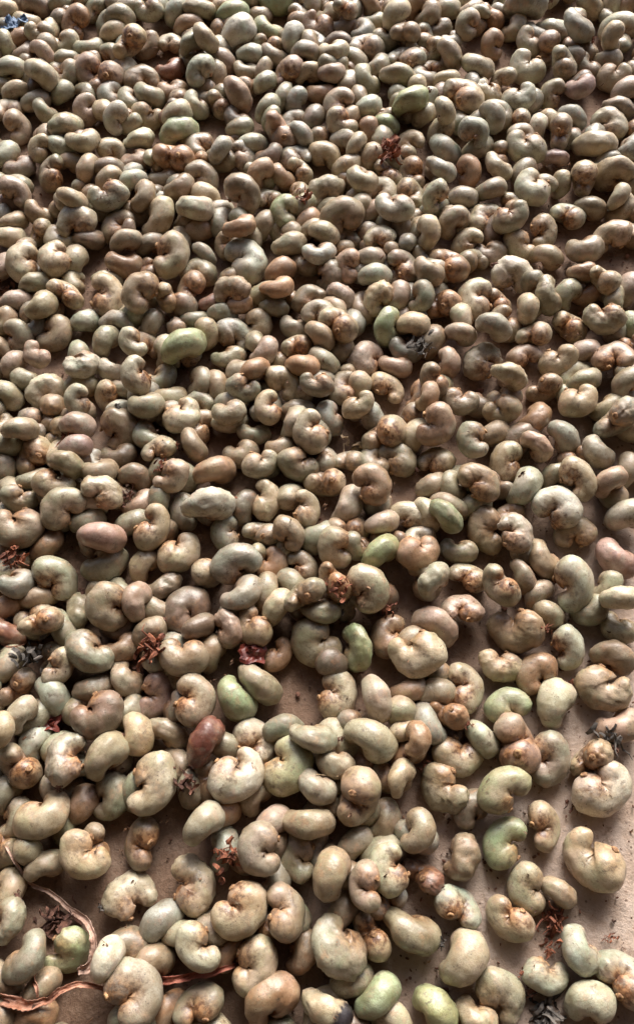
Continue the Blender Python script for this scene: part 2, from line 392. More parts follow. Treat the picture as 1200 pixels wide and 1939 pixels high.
# x y z (0.1 mm)  quaternion (1/99)  length (0.1 mm)  shape  colour  flags
NUT_ROWS = """1800 6973 192 81 -54 -7 -16 394 21 9 20
2192 6620 254 91 -14 29 -21 329 16 9 20
-680 6679 140 78 -49 -36 -1 362 13 8 4
-1577 6496 192 41 81 24 33 329 8 0 7
760 6446 88 27 95 -6 -4 346 12 6 21
1765 6326 87 87 31 0 -36 330 10 6 1
-966 6166 208 21 -85 -44 -15 296 1 6 1
-2259 6099 233 79 -53 28 0 307 3 0 6
-246 6230 111 19 84 18 45 341 1 10 7
-1468 6206 84 7 -11 18 -96 328 0 2 1
-1764 6172 96 43 82 18 30 354 6 10 7
-652 5962 146 74 -41 49 -12 321 6 10 4
1206 5941 152 22 90 -34 -9 401 1 0 3
1651 5913 155 15 -26 93 18 314 7 6 1
740 5807 214 79 -55 -23 5 355 14 5 20
2393 5707 91 21 -94 24 0 319 12 0 1
-1111 5589 119 69 -68 -14 16 342 2 5 4
-303 5557 139 35 78 -7 -50 367 14 10 21
1949 5538 154 38 61 10 67 301 3 2 7
2210 5421 148 87 -43 -7 -18 364 10 0 4
1664 5394 130 93 24 2 -24 351 11 6 1
-1133 5275 146 51 84 4 -13 348 6 12 7
-2094 5166 95 45 35 -7 -81 310 5 4 3
2320 5109 153 12 30 55 -76 345 2 0 2
1667 4967 152 81 17 0 -55 329 4 6 1
-2305 4867 220 36 25 -9 88 287 9 10 1
69 4995 86 21 -92 -29 -4 333 22 0 1
-563 4842 239 43 9 -35 82 323 1 2 1
-1588 4822 222 92 33 10 9 323 7 6 1
902 4827 215 21 -77 -52 -26 274 7 6 1
-921 4700 224 91 -36 14 5 296 0 8 4
582 4670 262 96 13 -4 -18 319 11 8 1
-250 4721 165 16 -71 -67 -7 274 0 5 1
186 4650 206 27 -92 -25 -6 358 6 2 1
1465 4625 211 19 -32 87 29 308 9 0 3
-1215 4684 131 87 -5 -29 37 362 7 0 0
-1815 4596 204 22 -95 -17 3 320 14 0 3
1024 4613 176 47 -76 -43 -5 284 3 2 0
1744 4609 67 72 15 -2 66 288 13 0 17
2243 4533 106 21 -92 -23 -21 335 7 1 1
1544 4468 70 4 -36 -90 -21 298 5 0 1
2016 4393 126 96 -22 -6 -9 295 4 2 4
-1085 4301 164 79 16 -4 57 377 1 0 1
-1950 4258 180 71 3 0 -69 302 5 0 1
-524 4305 102 1 -86 48 13 380 6 6 1
-2193 4255 146 64 -3 22 -72 328 1 0 1
-1445 4263 115 93 -19 28 2 293 8 12 6
646 4222 143 11 89 -30 -28 291 2 2 3
990 4237 143 30 88 -29 -19 328 11 12 7
1466 4183 94 23 5 -31 91 329 20 8 17
-615 3960 207 17 -97 -9 -10 284 22 2 3
-1270 3901 262 12 -80 -56 -8 327 2 2 3
-1836 3968 145 39 86 -13 -25 298 10 0 7
1674 3931 178 75 -15 39 -50 308 23 4 4
-1539 3965 114 4 -78 55 28 372 7 0 3
1160 3966 97 56 13 5 -81 337 0 0 3
442 3902 181 13 -80 -53 -22 284 21 0 1
920 3904 98 38 88 -3 23 299 6 12 7
2054 3702 207 96 21 -11 -11 314 23 4 3
152 3654 214 31 90 -18 -18 313 4 0 7
1247 3603 260 72 -64 16 -18 275 6 9 4
507 3686 134 67 0 50 -53 306 0 5 0
-602 3668 72 27 11 -10 94 296 13 8 1
-940 3468 212 69 -65 -24 17 355 9 5 0
2093 3417 170 12 -19 16 95 310 10 10 3
349 3447 83 50 -12 19 -82 303 6 10 3
1171 3423 92 28 14 4 -94 314 18 0 3
1725 3417 99 20 -22 92 19 302 0 0 1
-1650 3350 160 96 -11 17 11 275 18 8 20
-1245 3195 262 76 4 29 -57 291 16 0 17
1323 3207 247 76 -61 18 -7 280 21 0 4
-231 3210 151 42 8 -11 89 296 8 0 1
0 3133 253 94 26 5 -16 256 7 2 1
-511 3139 198 4 -8 -92 -34 247 7 6 1
498 3222 67 36 14 11 90 288 7 0 3
1606 3203 76 74 58 -11 29 276 2 2 1
-1904 3180 88 24 -92 -27 11 298 20 0 1
986 3059 142 4 10 97 13 271 10 2 1
1797 3045 181 11 -27 94 9 303 5 0 1
281 3005 192 14 -31 92 16 257 7 0 1
-337 2985 201 68 15 9 -70 256 8 0 3
1278 2999 135 88 44 -6 8 281 5 0 1
-919 2934 173 5 48 -86 -6 290 17 0 1
2038 2888 217 53 71 -9 43 364 23 6 21
1498 2935 104 84 -38 -30 18 281 0 12 4
-1624 2850 185 60 -78 3 8 259 5 10 4
811 2831 219 82 22 -14 48 319 10 10 1
-1986 2791 242 73 -62 6 24 262 7 2 6
-1346 2860 114 62 18 -19 73 324 16 2 17
-50 2783 220 74 17 1 -64 317 11 0 3
461 2825 94 57 78 7 21 347 5 0 7
1685 2792 119 64 -64 38 -13 289 9 9 4
1043 2736 196 8 56 81 8 285 7 4 1
1475 2698 169 63 -69 31 -7 259 20 10 20
-1068 2692 160 20 95 15 9 253 16 0 17
1887 2661 162 82 -29 34 -34 263 4 9 4
-1358 2681 74 98 -16 2 1 264 8 15 4
-1937 2672 80 31 82 40 25 311 5 0 7
547 2658 72 6 -94 29 -1 300 17 4 17
811 2644 67 11 97 -10 14 278 5 0 3
1276 2614 101 57 20 13 -77 309 6 0 1
-1639 2524 264 65 -66 32 13 254 2 4 4
-377 2564 172 3 22 -94 -23 261 11 0 1
-130 2572 152 6 -16 -95 -21 305 5 4 1
-692 2544 123 73 -64 -2 17 317 8 12 6
-948 2447 227 91 18 -4 34 267 14 1 1
-1218 2497 107 54 -81 11 15 262 5 15 4
1715 2440 217 59 2 -11 79 332 7 0 3
1064 2415 219 3 -94 30 10 320 1 2 3
1923 2421 204 54 -70 -44 0 257 11 10 4
48 2476 84 60 78 8 -9 296 9 0 7
-1721 2389 225 13 4 -98 -9 288 9 0 1
367 2386 251 15 -87 44 12 297 6 12 3
902 2411 141 76 -11 39 -50 238 8 4 4
1369 2406 147 78 -43 -39 18 302 4 6 4
-1392 2349 219 1 94 -19 -24 298 23 0 17
-1960 2309 166 10 -17 -92 -29 258 3 4 1
-335 2335 100 10 -69 69 10 292 14 0 17
-704 2255 207 68 -71 -5 11 370 21 8 20
-1654 2234 225 34 -3 27 -89 327 10 0 1
206 2289 107 77 -38 -36 34 313 10 1 4
1570 2261 172 15 -96 20 -7 341 0 8 3
-481 2282 91 49 -57 -59 24 262 3 15 4
-67 2259 132 11 75 -52 -37 268 14 0 17
828 2172 221 64 -63 28 -30 273 1 5 0
-1928 2101 193 98 6 13 -3 336 2 2 1
-1059 2103 184 4 61 -74 -25 326 8 0 3
1102 2118 86 2 -60 -74 -27 342 19 2 1
1696 2126 68 14 -98 -7 -6 290 10 2 3
-607 2109 79 70 7 15 -68 257 3 6 1
-359 2112 71 46 86 -14 -11 268 15 9 21
-181 2070 181 48 11 -11 85 262 5 2 1
1277 2060 201 1 87 -46 -8 282 18 1 1
-1364 2015 248 77 -62 11 3 320 6 11 4
-1762 2023 81 80 -36 -20 41 261 11 12 4
118 1973 168 10 -56 -79 -18 292 5 0 1
920 1991 65 95 -16 -5 -23 262 8 4 4
396 1931 194 68 -63 -32 12 290 4 5 0
-889 1951 118 1 39 -91 -10 326 5 0 1
645 1929 184 8 18 -97 -8 301 4 12 1
1470 1916 104 76 -26 30 -50 294 17 2 20
1928 1922 94 83 -27 14 -44 316 6 11 4
-513 1856 203 12 3 27 -94 350 9 9 3
-1364 1884 89 94 -11 1 30 326 5 4 4
-1118 1888 82 49 -69 -46 21 261 2 2 4
-287 1890 75 13 -61 77 0 261 9 12 1
-1652 1785 141 33 17 -4 91 342 3 4 3
971 1811 69 33 91 -17 -10 273 9 0 3
726 1735 220 44 -77 -44 9 265 22 4 4
107 1717 237 60 58 -29 -45 284 12 12 21
-1887 1724 171 94 -17 20 18 256 5 9 4
1617 1728 160 74 -3 -25 61 370 8 6 3
-980 1742 88 86 -46 -7 19 260 22 15 4
1150 1710 194 68 51 -22 -46 306 9 4 3
318 1676 254 57 4 -16 79 323 6 0 3
-464 1649 204 90 -31 -6 28 304 7 9 4
-81 1632 257 49 82 14 22 301 16 4 21
-1767 1661 93 77 -59 -9 19 260 11 2 4
1864 1613 241 72 -63 -15 -19 251 2 0 4
-1128 1608 185 45 -59 -58 30 264 4 10 4
-1301 1569 202 28 -51 -80 1 323 4 0 3
-249 1572 178 66 -55 -46 19 263 6 0 4
909 1576 144 26 95 0 -3 275 16 10 3
-826 1587 97 6 -87 -45 10 350 4 3 1
22 1548 186 90 -40 7 -5 263 14 4 20
1726 1579 87 94 -15 -29 4 260 1 4 4
-1507 1569 88 55 -47 -45 50 260 22 4 20
-1689 1459 231 61 74 25 1 289 7 0 7
738 1470 121 51 -81 24 -13 315 0 10 4
-402 1450 152 83 25 -21 -42 303 6 0 1
-552 1435 178 31 -78 53 -4 255 20 10 4
1885 1465 66 92 -12 -9 -34 260 3 4 4
1237 1440 94 95 22 -17 -7 377 19 2 17
-1927 1431 97 81 -49 24 -20 259 12 13 4
-1044 1423 136 50 -78 -34 8 257 15 2 20
442 1418 69 56 1 0 -82 296 2 12 1
-11 1369 84 8 -33 -92 -15 355 4 4 1
1564 1343 76 71 6 -16 67 294 7 6 3
239 1326 123 45 -62 60 -17 312 20 5 16
-1205 1331 81 94 -23 1 22 259 9 12 4
-1389 1288 177 11 -26 -93 18 338 1 4 0
608 1265 205 98 8 -6 -2 365 14 0 1
-241 1297 58 7 49 -84 -13 243 8 12 3
-811 1252 201 97 1 1 -18 325 9 2 1
1829 1278 95 51 -84 3 -14 292 16 2 20
-1902 1228 97 80 -37 -21 41 281 0 0 4
1126 1227 76 97 7 8 -17 292 19 0 17
-1558 1194 168 78 30 14 50 257 10 0 1
1346 1183 75 4 88 45 -1 311 9 12 1
-1164 1140 94 80 -34 26 -39 269 14 2 20
-354 1110 113 72 -59 22 -25 327 16 4 4
913 1093 78 15 75 -61 -15 319 10 0 3
-1832 1091 76 59 68 27 30 279 10 2 7
-1363 1081 96 82 -53 0 16 258 0 15 4
1738 1081 97 16 13 96 13 357 18 0 17
718 1054 94 54 -79 -22 -11 258 6 2 4
-1601 1037 109 55 -72 38 -11 276 11 6 4
-970 1043 76 74 29 14 57 308 10 11 1
128 1042 83 2 67 -72 -14 327 6 0 3
354 1008 196 53 -56 43 -44 300 10 1 4
-719 995 203 6 71 -68 -13 329 3 2 3
-489 1012 125 76 -40 40 -30 304 13 5 4
1434 996 97 48 -65 -50 28 315 13 6 4
1154 983 79 4 11 -7 -98 296 9 5 1
-1738 901 228 52 -65 -43 32 251 7 0 4
-1287 902 213 96 -7 -1 22 326 2 3 3
787 920 122 74 61 -23 -9 263 14 12 21
1809 862 85 89 -43 -8 0 283 8 10 4
-1068 806 150 35 -75 50 -20 279 5 0 4
-893 811 96 51 -84 14 -6 282 20 2 20
-22 767 248 82 -53 15 -4 292 14 4 20
311 768 220 51 -79 18 -24 332 8 4 4
979 789 84 67 -61 19 -34 258 11 6 4
579 758 250 69 -35 -30 55 218 1 12 4
-362 777 73 41 16 19 86 302 0 8 3
-1678 758 89 39 -72 -46 30 257 1 6 4
-645 741 228 57 -56 -49 30 312 20 14 4
1176 755 108 38 72 -40 -39 377 0 10 7
-1221 670 217 54 -70 -35 30 310 13 4 20
834 678 71 5 -7 -99 -2 319 3 0 3
1622 672 83 61 71 4 32 299 21 0 21
-1451 649 231 63 -2 -4 -76 328 22 9 17
1378 668 77 79 11 -2 58 338 1 9 3
103 638 174 84 -38 6 -35 253 2 0 4
-1738 627 146 63 56 -7 -51 304 11 0 7
-166 615 151 5 -60 78 -6 351 2 7 1
-459 557 207 5 39 -91 -6 355 12 8 1
474 548 201 42 -71 -49 27 234 14 0 20
-933 515 194 79 2 3 59 383 15 0 1
-739 506 95 62 -46 43 -45 256 12 2 20
-1 494 213 84 -41 20 -27 251 6 8 4
731 495 92 24 39 87 13 332 23 4 17
1070 488 177 22 9 2 -96 346 9 7 1
1662 486 97 5 -32 93 14 379 6 8 1
-361 468 77 42 -74 -47 17 257 2 2 4
-1193 459 78 77 -14 -10 59 285 13 4 4
228 448 219 63 55 19 50 351 9 0 7
-1360 409 81 73 -43 -34 39 257 5 12 4
889 390 75 15 -86 -45 12 257 5 15 4
-1554 340 180 0 33 -90 25 342 2 0 0
386 326 71 83 -25 -19 45 257 2 2 4
-50 304 203 81 -57 2 -4 312 10 2 4
-641 298 240 65 -65 -29 21 273 8 0 4
1310 294 72 62 24 17 71 291 3 0 3
564 259 212 81 -33 -14 45 255 8 2 4
1066 208 88 42 15 0 -88 316 8 5 1
-1008 200 77 24 72 57 28 307 3 2 3
215 189 86 50 -74 -42 10 256 7 2 4
-526 175 96 63 -39 -27 60 268 23 6 20
-317 163 251 2 -59 -79 -3 296 2 9 1
-1308 129 177 6 -30 -94 -4 318 10 0 1
-109 128 95 13 59 79 4 295 17 4 17
820 129 85 78 -39 -29 38 277 22 2 4
1559 105 95 86 23 -14 -40 387 13 0 1
-1530 82 100 48 -82 -13 24 255 7 2 4
394 60 181 69 11 -3 -70 298 7 6 1
78 35 243 49 -62 -52 30 294 1 2 4
597 36 75 59 74 -29 -9 276 20 13 21
-685 -18 104 4 80 -58 -9 346 23 0 3
265 -23 216 29 58 70 26 276 2 1 1
-1721 -36 76 80 -19 -7 55 256 6 0 4
1174 -37 67 1 67 73 5 293 3 4 1
1352 -55 78 64 -70 23 -19 224 1 2 4
-1055 -68 71 18 -4 -10 -97 310 22 0 17
785 -127 75 27 13 41 85 290 2 6 3
-409 -149 222 94 3 6 31 334 6 0 3
-165 -149 200 25 71 -63 -11 318 3 2 1
147 -153 82 57 -64 -42 26 255 9 15 4
-1671 -195 163 75 -20 -13 61 257 23 4 20
1064 -198 74 89 26 -15 -32 298 6 0 3
-861 -208 94 51 -72 -37 26 278 11 9 4
515 -237 110 79 -50 14 -29 348 17 4 20
293 -280 80 73 46 -38 -30 295 10 0 7
-638 -325 219 1 35 93 1 295 8 6 1
112 -326 194 82 -25 14 -48 366 21 4 0
-462 -346 81 21 -90 -33 15 255 2 12 4
1428 -346 89 75 -31 24 -52 275 0 6 4
-76 -357 72 77 -23 -25 52 255 15 12 4
-1359 -358 69 86 25 1 42 285 14 5 1
-1543 -381 208 19 -43 82 -29 303 10 4 0
-1105 -375 259 59 -58 -32 44 246 6 8 4
798 -387 106 75 -49 -26 34 327 9 0 4
-887 -404 103 44 -82 -16 29 253 5 2 4
-330 -417 164 83 7 4 54 322 1 0 1
1242 -475 67 8 -2 -97 16 274 15 6 17
1656 -482 88 34 85 -37 -5 352 1 6 3
190 -491 87 81 -55 -8 14 254 6 4 4
-1479 -524 97 59 -68 -24 33 254 7 2 4
-952 -530 219 54 5 25 79 358 4 9 1
996 -559 70 47 5 -6 87 315 14 4 1
326 -569 128 69 -61 -21 30 286 3 5 6
-241 -574 167 32 -85 -36 15 318 12 12 4
1454 -598 95 35 -90 -18 -13 287 5 6 4
-631 -598 131 37 89 19 7 293 11 4 3
46 -611 195 72 -61 13 -27 298 19 0 12
630 -623 89 42 -81 27 -26 278 1 5 4
-1499 -658 86 26 -94 -12 14 253 5 12 4
-791 -642 76 27 -80 -50 17 254 10 12 4
-1658 -656 94 66 -48 -24 52 253 2 2 4
844 -665 80 84 -42 1 -31 254 23 0 4"""
